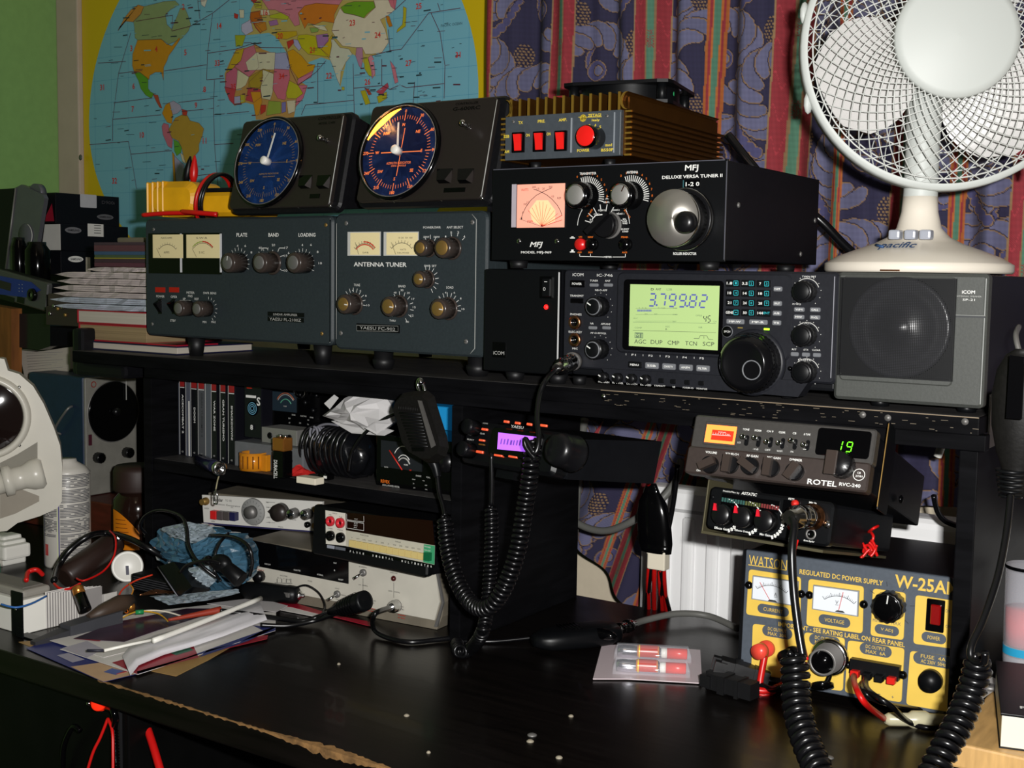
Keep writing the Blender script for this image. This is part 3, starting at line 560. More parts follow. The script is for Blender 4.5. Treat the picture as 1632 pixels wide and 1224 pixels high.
for a in (119, 194): g = MB(); d.rect(a-26, 741, a+26, 768, 'lens_red', g, 0, .0012); d.part(g, 'indicator_light')
for s_, a, b_, w_ in (('POWER', 124, 790, 44), ('OPER', 197, 792, 34), ('STBY', 192, 921, 30), ('METER', 287, 770, 42), ('FWD', 286, 789, 24), ('IP', 254, 804, 14), ('REF', 320, 804, 22), ('SWR SENS', 391, 772, 70), ('MIN', 363, 929, 20), ('MAX', 412, 929, 24)): d.t(s_, a, b_, w_, 12)
for a in (116, 190):
    x, z = d.L(a+5, 845); g = MB(); g.box((x-.0035, -.001, z-.010), (x+.0035, 0, z+.010), 'black_gloss'); g.add([(x-.003, -.001, z-.008), (x+.003, -.001, z-.008), (x+.003, -.010, z+.004), (x-.003, -.010, z+.004), (x+.003, -.001, z+.009), (x-.003, -.001, z+.009)], [(0, 1, 2, 3), (3, 2, 4, 5), (0, 3, 5), (1, 4, 2)], 'black_gloss'); d.part(g, 'rocker_switch')
d.knob(218, 855, .02, .0105, .0068, body='knob_smoke', cap='steel_dull', flute=.03); d.knob(318, 858, .02, .0105, .0068, body='knob_smoke', cap='steel_dull', flute=.03)
x, z = d.L(385, 860); d.ticks(x, z, .013, .0165, 0, 150, 8, .0005)
d.line([(222, 816), (230, 812), (282, 812), (290, 816)], .0008, w=.0)
g = MB(); d.rect(702, 876, 900, 900, 'black_satin', g, 0, .0008); d.rect(702, 903, 898, 928, 'black_satin', g, 0, .0008); d.t('LINEAR AMPLIFIER', 800, 889, 130, 12, 'print_grey', .001, mb=g); d.t('YAESU FL-2100Z', 800, 916, 170, 16, 'print_grey', .001, mb=g); d.part(g, 'name_plate')
for a, b_ in ((82, 427), (1016, 403), (75, 940), (994, 992)): d.screw(a, b_, .0026, 'brass' if a > 900 else 'steel_dull')
d.done()
# ---------------------------------------------------------------- antenna tuner (slate)
o = Vector((-1.006, 1.112, EYE-.0905)); W, H = .2255, .163
d = D('antenna_tuner', 'slate grey antenna tuner on tall feet, between the wide amplifier and the black power supply', 'antenna tuner', o); d.crop(520, 140, 2.66)
m = MB(); m.box((.004, .014, .003), (W-.001, .27, H-.003), 'slate', .004); d.part(m, 'case')
m = MB(); m.rr(0, 0, W, H, 0, .016, .010, 'slate', bev=.0025); m.rr(.004, .004, W-.012, H-.004, -.0005, .002, .008, 'slate'); d.part(m, 'front_panel')
x0, _ = d.L(636, 700); m = MB()
m.tube([(x0-.006, -.0006, H-.004), (x0, -.0006, H-.010), (x0, -.0006, .010), (x0-.006, -.0006, .004)], .0004, 'print_grey', 6); m.tube([(.004, -.0006, H-.012), (.004, -.0006, .012)], .0003, 'print_grey', 6); d.part(m, 'trim_line')
feet(d, ((.055, .028), (.195, .028), (.055, .24), (.195, .24)), .012, .0232, .0115, step=1)
for k, (a, b_) in enumerate(((90, 229), (243, 390))):
    g = MB(); p, q = d.rect(a, 610, b_, 712, 'b8b8b4', g, 0, .0015); p, q = d.rect(a+12, 614, b_-3, 708, 'meter_cream', g, .0015, .0018)
    wd = q[0]-p[0]; cx = (p[0]+q[0])/2; cz = q[1]-.006
    d.arc(cx, cz, wd*.43, -48, 48, .0006, 'print_dark', .0021, g); d.ticks(cx, cz, wd*.43, wd*.5, -48, 48, 9, .0005, 'print_dark', .0021, g)
    if k == 0: d.arc(cx, cz, wd*.47, -5, 48, .0014, 'print_red', .0022, g); d.arc(cx, cz, wd*.40, -48, 48, .0012, 'print_red', .0022, g)
    if k: d.t('10 20  50 100', 340, 636, 60, 7, 'print_dark', .0021, mb=g)
    d.t('SWR' if k == 0 else 'WATTS', 172 if k == 0 else 330, 699 if k == 0 else 686, 26, 7, 'print_dark', .0021, mb=g)
    if k: d.t('THRU POWER', 330, 700, 52, 7, 'print_dark', .0021, mb=g)
    d.line([((a+b_)/2-2-15, 706), (a+38, 655)], .0005, 'print_black', .0023, g); d.part(g, 'meter')
d.t('ANTENNA TUNER', 229, 749, 224, 19, bold=True)
for s_, a, b_, w_, h_ in (('POWER/SWR', 450, 592, 74, 10), ('ANT SELECT', 547, 591, 70, 10), ('SWR SET', 443, 755, 52, 9), ('TUNE', 132, 836, 26, 10), ('BAND', 323, 841, 30, 10), ('LOAD', 526, 846, 30, 10), ('250W', 426, 632, 26, 8), ('500W', 470, 632, 26, 8), ('25W', 411, 648, 18, 7), ('1', 508, 632, 5, 10), ('2', 532, 614, 7, 10), ('3', 561, 613, 7, 10), ('4', 587, 631, 7, 10), ('2', 90, 880, 6, 8), ('4', 114, 859, 6, 8), ('6', 147, 860, 6, 8), ('8', 170, 882, 6, 8), ('10', 179, 922, 12, 8), ('40', 294, 868, 12, 8), ('30', 323, 858, 12, 8), ('20', 350, 869, 12, 8), ('17', 370, 895, 12, 8), ('15', 375, 930, 12, 8), ('12', 366, 965, 12, 8), ('10', 346, 992, 12, 8), ('THRU', 283, 987, 26, 8), ('80', 272, 892, 10, 8), ('2', 481, 890, 6, 8), ('4', 508, 868, 6, 8), ('6', 545, 868, 6, 8), ('8', 572, 893, 6, 8), ('10', 582, 938, 12, 8)): d.t(s_, a, b_, w_, h_)
for a, b_, a0, a1, n in ((118, 915, -60, 95, 9), (318, 932, -60, 150, 9), (516, 938, -60, 95, 9), (430, 815, -10, 150, 8), (545, 680, -50, 50, 4), (443, 685, -30, 30, 3)):
    x, z = d.L(a, b_); r = .014 if b_ > 880 or a == 545 else .0115; d.ticks(x, z, r, r+.005, a0, a1, n, .0006)
for a, b_, rb_, rc_, L_ in ((398, 678, .0095, .0062, .017), (490, 678, .0118, .0080, .020), (391, 811, .0095, .0062, .017), (72, 917, .0118, .0076, .021), (262, 927, .0118, .0082, .021), (472, 937, .0118, .0080, .021)):
    d.knob(a, b_, L_, rb_, rc_, body='knob_smoke', cap='brass', flute=.04, ptr=95 if b_ > 800 else None, skirt=rb_*1.12)
g = MB(); d.rect(128, 1002, 311, 1036, 'black_satin', g, 0, .0010); d.line([(132, 1006), (307, 1010), (307, 1033), (132, 1030), (132, 1006)], .0003, 'print_grey', .0012, g); d.t('YAESU FC-902', 219, 1020, 150, 13, 'print_grey', .0012, mb=g); d.part(g, 'name_plate')
for a, b_ in ((83, 574), (618, 570), (60, 1040), (591, 1076)): d.screw(a, b_, .0030, 'steel_dull')
d.done()
# ---------------------------------------------------------------- rotator controllers
M('panel_brown', '221d1b', .35, noise=.06, nscale=300); M('dial_blue', '1c3f80', .3, noise=.06, nscale=30); M('dial_blue_lit', '20305c', .35, emis='141c48', es=.12); M('print_lit', 'e07840', .5, emis='ff7838', es=.6); M('lamp_glow', 'ffb040', .5, emis='ffa028', es=6); M('dial_glass', '000000', .02, alpha=.08, spec=.8)
def rotator(o, yaw, tilt, W, H, label, dial, lit, lay):
    d = D('rotator_controller', label, 'rotator controller', o, yaw, tilt, group=None); d.crop(*lay['crop'])
    m = MB(); m.rr(0, 0, W, H, .006, .016, .010, 'black_plastic', bev=.003); m.hexa([(.006, .012, .004), (W-.004, .012, .004), (W-.004, .012, H-.004), (.006, .012, H-.004)], [(.008, .10, .030), (W-.008, .10, .030), (W-.008, .10, H-.008), (.008, .10, H-.008)], 'black_plastic'); d.part(m, 'case')
    m = MB(); m.rr(.004, .004, W-.012, H-.004, 0, .008, .006, 'panel_brown', bev=.001); d.part(m, 'front_panel')
    m = MB(); p0 = (W-.0125, -.0003, .010); m.tube([(W-.0125, 0, .008), (W-.0125, 0, H-.008)], .0005, 'print_grey', 6); d.part(m, 'trim_line')
    tx, tz = d.L(*lay['c'], .002); R = abs(d.L(lay['c'][0], lay['top'], .002)[1]-tz)
    m = MB(); m.lathe([(R+.006, 0), (R+.006, .002), (R+.0045, .0045), (R+.002, .005), (R+.001, .002), (R+.001, .0003)], (tx, 0, tz), (0, -1, 0), 'black_gloss', 64, caps=False); m.lathe([(R+.0026, .0048), (R+.0022, .0056), (R+.0014, .0048)], (tx, 0, tz), (0, -1, 0), 'steel_dull', 64, caps=False); bz = d.part(m, 'dial_bezel')
    m = MB(); m.lathe([(0, .0005), (R+.0012, .0005)], (tx, 0, tz), (0, -1, 0), dial, 64)
    ink = 'print_lit' if lit else 'print_gold'; rr_ = R*.80
    d.ticks(tx, tz, rr_-.0022, rr_+.0022, 0, 355, 72, .0005 if lit else .0003, ink, .0008, m); d.ticks(tx, tz, rr_-.0045, rr_+.0045, 0, 330, 12, .0009 if lit else .0005, ink, .0009, m)
    for k, s_ in enumerate(('0', '30', '60', '90', '120', '150', '180', '210', '240', '270', '300', '330')):
        a = math.radians(30*k); v, f, x0, x1, y0, y1 = text_mesh(s_, True); sc = .0036/.7; X, Z_ = tx+R*.95*math.sin(a), tz+R*.93*math.cos(a); m.add([(X+(q-(x0+x1)/2)*sc, -.0011, Z_+(e-(y0+y1)/2)*sc) for q, e in v], f, ink)
    for k, s_ in enumerate(('N', 'NE', 'E', 'SE', 'S', 'SW', 'W', 'NW')):
        a = math.radians(45*k); v, f, x0, x1, y0, y1 = text_mesh(s_, True); sc = .0036/.7; X, Z_ = tx+R*.62*math.sin(a), tz+R*.62*math.cos(a); m.add([(X+(q-(x0+x1)/2)*sc, -.0011, Z_+(e-(y0+y1)/2)*sc) for q, e in v], f, ink)
    if lit: d.line([lay['W'], lay['E']], .0011, 'print_lit', .0010, m); d.line([lay['N'], lay['S']], .0009, 'print_lit', .0010, m)
    else: d.line([(240, 700), (740, 690)], .0003, 'print_gold', .001, m)
    d.t('AZIMUTH INDICATOR', lay['az'][0], lay['az'][1], lay['az'][2], lay['az'][3], ink, .0010, mb=m); d.t('DEG ANGLE', lay['az'][0], lay['az'][1]+26, lay['az'][2]*.6, lay['az'][3]*.7, ink, .0010, mb=m)
    d.part(m, 'dial', parent=bz)
    if lit:
        m = MB()
        for i in range(22):
            a = math.radians(-72+2.9*i); a2 = math.radians(-72+2.9*(i+1)); wd = .0060*math.sin(math.pi*(i+.5)/22); r0 = R-.0003; r1 = r0-wd
            m.add([(tx+r1*math.sin(a), -.0012, tz+r1*math.cos(a)), (tx+r0*math.sin(a), -.0026, tz+r0*math.cos(a)), (tx+r0*math.sin(a2), -.0026, tz+r0*math.cos(a2)), (tx+r1*math.sin(a2), -.0012, tz+r1*math.cos(a2))], [(0, 1, 2, 3)], 'lamp_glow')
        d.part(m, 'dial_lamp', 'lit orange lamp inside the dial rim', parent=bz)
        L_ = bpy.data.lights.new('dial_lamp', 'POINT'); L_.energy = .06; L_.color = (1, .42, .12); L_.shadow_soft_size = .004; lo = bpy.data.objects.new('dial_lamp_light', L_); C.objects.link(lo); lo.matrix_world = d.mw @ Matrix.Translation((tx+R*.80*math.sin(math.radians(-40)), -.009, tz+R*.80*math.cos(math.radians(-40))))
    m = MB(); ht = lay['tip']; X, Z_ = d.L(*ht, .008); an = math.atan2(X-tx, Z_-tz); nx, nz = math.cos(an)*.0013, -math.sin(an)*.0013
    m.prism([(tx-nx, tz-nz), (X-nx*.8, Z_-nz*.8), (X+nx*.8, Z_+nz*.8), (tx+nx, tz+nz)], -.0045, -.0038, 'print_white'); m.lathe([(.0052, .0005), (.0052, .010), (.0045, .011), (0, .011)], (tx, 0, tz), (0, -1, 0), 'plastic_white', 24); d.part(m, 'pointer', parent=bz)
    m = MB(); m.lathe([(R+.0012, .0046), (R*.7, .0062), (0, .0075)], (tx, 0, tz), (0, -1, 0), 'dial_glass', 48, caps=False); d.part(m, 'dial_glass', parent=bz)
    a, b_ = lay['tog']; d.toggle(a-40, b_-25, .006, -.003, .015, .0034)
    for a, b_ in lay['sw']:
        x, z = d.L(a, b_); g = MB(); g.add([(x-.011, 0, z+.008), (x+.011, 0, z+.008), (x+.007, -.006, z-.007), (x-.004, -.006, z-.007), (x+.011, 0, z-.009), (x-.005, 0, z-.009)], [(0, 3, 2, 1), (3, 5, 4, 2), (0, 5, 3), (1, 2, 4)], 'black_gloss'); g.add([(x+.007, -.0062, z-.007), (x+.011, -.001, z+.006), (x+.0115, 0, z-.002), (x+.0115, 0, z-.009)], [(0, 1, 2, 3)], 'panel_brown'); d.part(g, 'lever_switch')
    if lay['t1']: d.t('CONTROLLER', *lay['t1'], 'black_gloss', bold=True)
    if lay['t2']: d.t(lay['model'], *lay['t2'], 'black_gloss', bold=True)
    g = MB(); d.rect(*lay['plate'], 'black_gloss', g, 0, .0008); d.part(g, 'name_plate')
    for a in (.3, .65, .93):
        g = MB(); g.sph((W*a, .004, .0055), .0022, 'chrome', 10); d.part(g, 'screw')
    d.done(); return d
d1 = rotator(Vector((-1.178, 1.098, EYE+.0765)), -1.4, -13, .191, .123, 'unlit blue-dialled rotator controller on top of the wide slate amplifier', 'dial_blue', 0, dict(crop=(340, 140, 5.83), c=(505, 688), top=312, tip=(552, 410), az=(520, 800, 180, 14), tog=(1095, 515), sw=[(850, 870), (1020, 870)], t1=(1085, 280, 210, 28), t2=(1060, 328, 150, 22), model='MODEL G-400', plate=(895, 985, 985, 1025), W=0, E=0, N=0, S=0))
d2 = rotator(Vector((-.945, 1.075, EYE+.079)), 0, -14.5, .193, .123, 'rotator controller with a lit orange glow in its blue dial, on the slate antenna tuner', 'dial_blue_lit', 1, dict(crop=(540, 140, 5.83), c=(555, 590), top=190, tip=(535, 310), az=(560, 700, 225, 22), tog=(1240, 385), sw=[(975, 815), (1170, 815)], t1=(1195, 145, 210, 22), t2=(1190, 192, 250, 34), model='G-600RC', plate=(975, 928, 1170, 968), W=(398, 608), E=(763, 590), N=(620, 375), S=(540, 820)))
# ---------------------------------------------------------------- multimeter lying on the amplifier
M('meter_yellow', 'd9a012', .42, noise=.12, nscale=30, bump=.03)
q0 = onY(233, 342, 1.2); zt = EYE+.0725
e = bpy.data.objects.new('multimeter', None); C.objects.link(e); e.location = (-1.312, 1.165, zt); e.rotation_euler = (0, 0, math.radians(12)); e['label'] = 'yellow ribbed multimeter holster lying on its side on the slate amplifier, leads coiled round it'; e['category'] = 'multimeter'
m = MB(); m.rr(-.058, .002, .028, .050, -.03, .03, .021, 'meter_yellow', bev=.009); m.rr(.02, .002, .12, .034, -.028, .03, .008, 'meter_yellow', bev=.005); o_ = m.build('holster', e)
for k in range(4): m = MB(); m.rr(-.0580+.009*k, .0045-.001*k, -.0545+.009*k, .0490+.0005*k, -.0312, .032, .0017, 'meter_yellow', bev=.0015); m.build('holster_rib', e)
m = MB(); m.box((.03, -.024, .034), (.118, .024, .040), 'black_plastic', .004); m.build('meter_body', e)
e.rotation_euler = (0, 0, math.radians(8))
def pl(o_, L_): return [o_.matrix_world @ Vector(p) for p in L_]
bpy.context.view_layer.update()
for k, (mt, dx) in enumerate((('cable_red', 0), ('cable_black', .006))):
    m = MB()
    for lp in range(2):
        m.tube([(.034+dx+.008*math.sin(t)+.004*lp, -.036*math.cos(t), .024+.036*math.sin(t)) for t in np.linspace(-.9, 4.0, 16)], .0026, mt, 8, 4)
    if k == 0: m.tube([(.046, -.03, .006), (-.01, -.04, .006), (-.052, -.044, .0035)], .003, mt, 8, 6); m.tube([(.01, -.036, .008), (.04, -.045, .006), (.075, -.043, .0035)], .0034, mt, 8, 6)
    m.lathe([(.003, 0), (.0058, .012), (.0058, .02), (.003, .034), (.0012, .04)], (-.010-.014*k, .01, .048), (.08 if k == 0 else .25, 0, 1), mt if k == 0 else 'black_satin', 12); m.build('test_lead', e)['label'] = 'red test lead' if k == 0 else 'black test lead'
# ---------------------------------------------------------------- big MFJ-style tuner
o = Vector((-.7525, 1.08, EYE+.0175)); W, H = .2700, .0965
d = D('antenna_tuner', 'wide black antenna tuner with pink lit crossed-needle meter and a large silver dial', 'antenna tuner', o); d.crop(770, 220, 3.022)
m = MB(); m.box((.001, .003, .001), (W-.001, .25, H-.001), 'black_metal', .0012); d.part(m, 'case')
m = MB(); m.box((0, 0, 0), (W, .003, H), 'black_satin', .0006); m.box((W-.0012, -.0004, .002), (W-.0006, 0, H-.002), '50505a'); m.box((.001, -.0003, H-.0012), (W-.003, 0, H-.0005), '50505a'); d.part(m, 'front_panel')
feet(d, ((.022, .02), (W-.025, .02), (.022, .22), (W-.025, .22)), .010, .0082, .009)
M('meter_pink', 'd89c88', .5, emis='ff9c80', es=.35); M('meter_pink_hot', 'e8b890', .5, emis='ffc080', es=.5)
g = MB(); d.rect(135, 218, 396, 434, 'black_gloss', g, 0, .001); p, q = d.rect(163, 221, 392, 431, 'meter_pink', g, .001, .0016); d.rect(137, 223, 158, 430, 'a8a0a8', g, .001, .002); mm = d.part(g, 'meter', 'pink lit meter with crossed needles')
g = MB()
cx, cz = d.L(288, 427)
g.prism([d.L(a, b_) for a, b_ in ((262, 300), (316, 300), (352, 350), (350, 400), (292, 427), (240, 400), (228, 345))], -.00175, -.0016, 'meter_pink_hot')
d.line([(188, 392), (196, 365), (210, 335), (235, 300), (262, 276), (288, 262), (310, 252), (335, 241)], .0006, 'print_dark', .0021, g); d.line([(385, 375), (378, 352), (364, 326), (338, 296), (312, 275), (288, 262), (268, 253), (248, 247)], .0006, 'print_dark', .0021, g)
for k in range(9): a = 222+k*18; d.line([(288, 427), (a, 300+abs(k-3.5)*14)], .00035, 'print_red', .0021, g)
d.line([(288, 427), (386, 372)], .0006, 'print_red', .0022, g); d.line([(288, 427), (386, 395)], .0005, 'print_red', .0022, g); d.line([(288, 427), (180, 390)], .0003, 'print_dark', .0022, g)
d.t('WATTS', 206, 250, 34, 12, 'print_red', .0021, mb=g); d.t('SWR', 232, 402, 28, 12, 'print_red', .0021, mb=g)
for s_, a, b_ in (('200', 250, 237), ('15', 270, 245), ('20', 296, 245), ('300', 330, 236), ('10', 222, 310), ('5', 196, 360), ('1', 190, 388), ('10', 340, 282), ('FWD', 210, 320), ('REF', 372, 290)): d.t(s_, a, b_, 6*len(s_), 10, 'print_dark', .0021, mb=g)
d.part(g, 'meter_scale', parent=mm)
for s_, a, w_ in (('TRANSMITTER', 507, 80), ('ANTENNA', 720, 56)): d.t(s_, a, 171 if a < 600 else 165, w_, 12, bold=True)
for a, b_ in ((500, 283), (713, 280)):
    x, z = d.L(a, b_); d.ticks(x, z, .0145, .0205, -20, 105, 19, .0008)
    for k, s_ in enumerate('0123456789'): an = math.radians(-30+15*k); X, Z_ = x+.0235*math.sin(an), z+.0235*math.cos(an); v, f, x0, x1, y0, y1 = text_mesh(s_, False); d.txt.add([(X+(q_-(x0+x1)/2)*.0034, -.0004, Z_+(e_-(y0+y1)/2)*.0034) for q_, e_ in v], f, 'print_orange')
M('dial_orange', 'a86020', .3, 1)
for a, b_ in ((445, 274), (661, 273)): d.knob(a, b_, .022, .0135, .0098, body='black_gloss', cap='steel_brushed', flute=0, rim='chrome', ptr=28 if a > 500 else None, ptrmat='dial_orange')
x, z = d.L(572, 415); 
for r0 in (.0300,): d.arc(x+.002, z-.002, r0, -88, -15, .0006); d.arc(x+.002, z-.002, r0, 8, 86, .0006); d.ticks(x+.002, z-.002, .015, .022, -75, 75, 8, .0008)
for s_, a, b_, w_, m_ in (('ANT.', 604, 292, 26, 'print_white'), ('SELECTOR', 608, 309, 54, 'print_white'), ('COAX 1', 552, 367, 34, 'print_white'), ('COAX 2', 573, 348, 34, 'print_white'), ('COAX 2', 640, 347, 38, 'print_white'), ('COAX 1', 662, 365, 38, 'print_white'), ('BAL', 684, 391, 18, 'print_white'), ('LINE', 684, 401, 22, 'print_white'), ('WIRE', 685, 411, 24, 'print_white'), ('BAL', 524, 393, 16, 'print_white'), ('LINE', 526, 404, 18, 'print_white'), ('WIRE', 526, 414, 18, 'print_white'), ('DUMMY', 686, 439, 38, 'print_white'), ('LOAD', 687, 450, 28, 'print_white'), ('ON', 470, 476, 16, 'print_orange'), ('300W', 519, 477, 26, 'print_orange'), ('OFF', 467, 551, 20, 'print_orange'), ('30W', 519, 551, 22, 'print_orange'), ('PEAK', 684, 477, 34, 'print_orange'), ('AVG', 683, 551, 24, 'print_orange'), ('METER', 603, 573, 38, 'print_white')): d.t(s_, a, b_, w_, 8, m_, bold=True)
d.t('TUNED', 516, 362, 40, 9, 'print_orange', rot=55); d.t('BYPASS', 696, 365, 44, 9, 'print_orange', rot=-50)
# pointer knob
x, z = d.L(560, 418, .012); g = MB(); g.lathe([(.0130, 0), (.0125, .010), (.0115, .012)], (x+.004, 0, z), (0, -1, 0), 'knob_black', 28); g.lathe([(.0132, .0), (.0136, .002), (.0132, .003)], (x+.006, 0, z), (0, -1, 0), 'steel_dull', 28)
g.prism([(x-.009, z-.010), (x-.013, z-.006), (x+.010, z+.013), (x+.014, z+.010)], -.021, -.010, 'knob_black'); kk = d.part(g, 'knob', 'black pointer knob')
g = MB(); d.line([(580, 395), (596, 378), (628, 374)], .0009, 'print_white', .0225, g); d.part(g, 'knob_pointer', parent=kk)
for a, mt in ((466, 'c01818'), (517, 'black_gloss'), (679, 'black_gloss')): x, z = d.L(a, 512, .006); g = MB(); g.lathe([(.0062, 0), (.0062, .006), (.0056, .0075), (0, .0082)], (x, 0, z), (0, -1, 0), flat('c01818', .3) if a == 466 else mt, 20); d.part(g, 'push_button', 'red push button' if a == 466 else None)
g = MB(); d.rect(418, 479, 441, 484, 'print_white', g, 0, .0004); d.rect(418, 546, 441, 551, 'print_white', g, 0, .0004); d.rect(424, 474, 435, 480, 'print_white', g, 0, .0004); d.rect(424, 537, 435, 546, 'print_white', g, 0, .0004); d.part(g, 'switch_symbols')
d.line([(467, 558), (467, 570), (582, 573)], .0006); d.line([(625, 573), (687, 573), (687, 558)], .0006); d.line([(519, 558), (519, 571)], .0006)
d.t('MFJ', 257, 516, 56, 32, 'print_white', bold=True, shear=.35); d.t('MODEL MFJ-969', 257, 552, 146, 15, bold=True); d.t('MFJ', 1006, 147, 64, 36, bold=True, shear=.05); d.t('DELUXE VERSA TUNER II', 1007, 185, 290, 16, bold=True); d.t('ROLLER INDUCTOR', 973, 557, 112, 13, bold=True)
for a, b_ in ((170, 497), (353, 498)): d.screw(a, b_, .0030)
g = MB(); d.rect(968, 200, 1046, 240, 'black_gloss', g, 0, .0004); d.t('1-2 0', 1010, 222, 66, 20, 'print_white', .0008, bold=True, mb=g); d.rect(962, 203, 966, 238, flat('2a5a60'), g, 0, .0005); d.part(g, 'turns_counter')
x, z = d.L(912, 386, .028); g = MB(); g.lathe([(.0300, 0), (.0300, .004), (.0285, .006)], (x, 0, z), (0, -1, 0), 'knob_black', 64); g.lathe([(.0302, .0035), (.0302, .0045), (.0296, .005)], (x, 0, z), (0, -1, 0), 'chrome', 64, caps=False); g.lathe([(.0262, .006), (.0262, .024)], (x, 0, z), (0, -1, 0), 'knob_black', 72, flute=.02); g.lathe([(.0272, .024), (.0276, .026), (.0272, .028), (.0264, .0285)], (x, 0, z), (0, -1, 0), 'chrome', 64, caps=False); kk = d.part(g, 'tuning_dial', 'large dial with a black ribbed grip')
M('spun_steel', 'c8c4bc', .48, .85)
nt = MATS['spun_steel'].node_tree; tg = nt.nodes.new('ShaderNodeTangent'); tg.direction_type = 'RADIAL'; tg.axis = 'Y'; nt.links.new(tg.outputs[0], nt.nodes['Principled BSDF'].inputs['Tangent']); nt.nodes['Principled BSDF'].inputs['Anisotropic'].default_value = .85
g = MB(); g.lathe([(.0266, 0), (.0266, .0008), (0, .0009)], (0, 0, 0), (0, -1, 0), 'spun_steel', 64); oo = d.part(g, 'dial_face', 'brushed steel face', parent=kk); oo.location = (x, -.028, z)
x2, z2 = d.L(968, 405, .042); g = MB(); g.lathe([(.006, .028), (.006, .034), (.0105, .035), (.0105, .041), (.0085, .044), (.005, .0455), (0, .046)], (x2, 0, z2), (0, -1, 0), 'knob_black', 32); d.part(g, 'finger_knob', parent=kk)
# side screws
for yy, zz in ((.03, .055), (.20, .012), (.24, .05)): g = MB(); g.lathe([(.003, 0), (.002, .0012), (0, .0014)], (W-.001, yy, zz), (1, 0, 0), 'steel_dull', 12); d.part(g, 'screw')
d.done()
# ---------------------------------------------------------------- small power amplifier on top (gold finned heatsink)
o = Vector((-.7485, 1.092, EYE+.1225)); W = span((797, 256), (1001, 249), 1.092); Ht = .0575
M('heatsink', '5c3a12', .38, .75, noise=.1, nscale=60); M('heatsink_gold', 'b8923c', .35, .8)
d = D('power_amplifier', 'small amplifier in a brown and gold finned heatsink with three red rocker switches', 'amplifier', o, 2.0); d.crop(760, 0, 3.548)
x1 = d.L(855, 750)[0]; z0f = d.L(400, 905)[1]; z1f = d.L(400, 645)[1]; z2f = d.L(400, 548)[1]; Dp = .24
m = MB(); m.box((.004, .004, .002), (x1-.004, Dp, z1f), 'heatsink'); d.part(m, 'heatsink_body')
m = MB()
fx = [d.L(a, 600)[0] for a in (190, 240, 290, 340, 388, 436, 487, 538, 588, 640, 694, 748, 802)]
for k, x in enumerate(fx):
    m.box((x-.0011, .002, z1f-.001), (x+.0011, Dp, z2f), 'heatsink'); m.box((x-.0013, .0005, z1f-.002), (x+.0013, .002, z2f+.0003), 'heatsink_gold')
for sgn, xe in ((-1, .003), (1, x1-.002)):
    P = [(xe-sgn*.003*math.cos(t)*2.2+sgn*.001, z1f+(z2f-z1f)*(.5+.5*math.sin(t))) for t in np.linspace(-1.5, 1.5, 9)]
    Q = P+[(a-sgn*.0022, b_) for a, b_ in reversed(P)]
    m.prism(Q, .002, Dp, 'heatsink'); m.prism([(a-sgn*.0002, b_) for a, b_ in Q], .0005, .002, 'heatsink_gold')
nf = 9
for sgn, xe in ((-1, .004), (1, x1-.004)):
    for k in range(nf):
        zz = .002+(z1f-.004)*k/(nf-1); m.box((xe, .002, zz-.0011), (xe+sgn*.008, Dp, zz+.0011), 'heatsink'); m.box((xe, .0006, zz-.0009), (xe+sgn*.0065, .002, zz+.0009), 'heatsink_gold')
m.box((x1-.006, .01, z1f-.002), (x1-.004, Dp, z2f-.004), 'heatsink'); d.part(m, 'cooling_fins')
m = MB(); M('panel_grey', '3c4248', .5, noise=.08, nscale=200); m.box((.0045, -.002, .001), (x1-.007, .004, z1f-.0005), 'panel_grey', .0006); a_ = d.L(535, 700, .002)[0]; m.box((a_, -.0035, .006), (a_+.0012, -.002, z1f-.006), '8c9298'); a_ = d.L(778, 700, .002)[0]; m.box((a_, -.0035, .004), (a_+.0008, -.002, z1f-.003), '8c9298'); a_ = d.L(812, 700, .002)[0]; m.box((a_, -.003, .002), (a_+.0005, -.002, z1f-.003), '70767a'); d.part(m, 'front_panel')
def dt(*a, **k): d.t(*a, w=.002, **k)
for a in (233, 352, 473):
    b_ = {233: 805, 352: 800, 473: 796}[a]
    g = MB(); p, q = d.rect(a-36, b_-58, a+34, b_+58, 'black_gloss', g, .002, .004, r=.001); s1 = d.part(g, 'switch_frame')
    xm = (p[0]+q[0])/2; zm = (p[1]+q[1])/2; g = MB(); M('switch_red', 'd8201c', .22, emis='ff1008', es=.08) if 'switch_red' not in MATS else 0
    g.add([(xm-.0044, -.004, zm-.0085), (xm+.0044, -.004, zm-.0085), (xm+.0044, -.0052, zm+.0002), (xm-.0044, -.0052, zm+.0002), (xm+.0044, -.0075, zm+.0084), (xm-.0044, -.0075, zm+.0084), (xm+.0044, -.004, zm+.0086), (xm-.0044, -.004, zm+.0086)], [(0, 1, 2, 3), (3, 2, 4, 5), (5, 4, 6, 7), (0, 3, 5, 7), (1, 6, 4, 2)], 'switch_red'); d.part(g, 'rocker', 'red rocker', parent=s1)
for s_, a, b_, w_ in (('TX', 250, 694, 26), ('PRE.', 368, 686, 42), ('AMP.', 488, 678, 46), ('SSB', 170, 772, 32), ('AM', 172, 858, 26), ('ON', 290, 765, 22), ('ON', 408, 758, 22), ('POWER', 604, 851, 70), ('mod', 747, 820, 38), ('B550P', 740, 848, 70), ('ZETAGI', 667, 652, 74), ('Italy', 675, 681, 46), ('2', 598, 722, 10), ('3', 640, 710, 10), ('4', 672, 708, 10), ('5', 700, 718, 10), ('6', 714, 748, 10)): dt(s_, a, b_, w_, 17 if len(s_) > 1 else 14, 'print_yellow', bold=True)
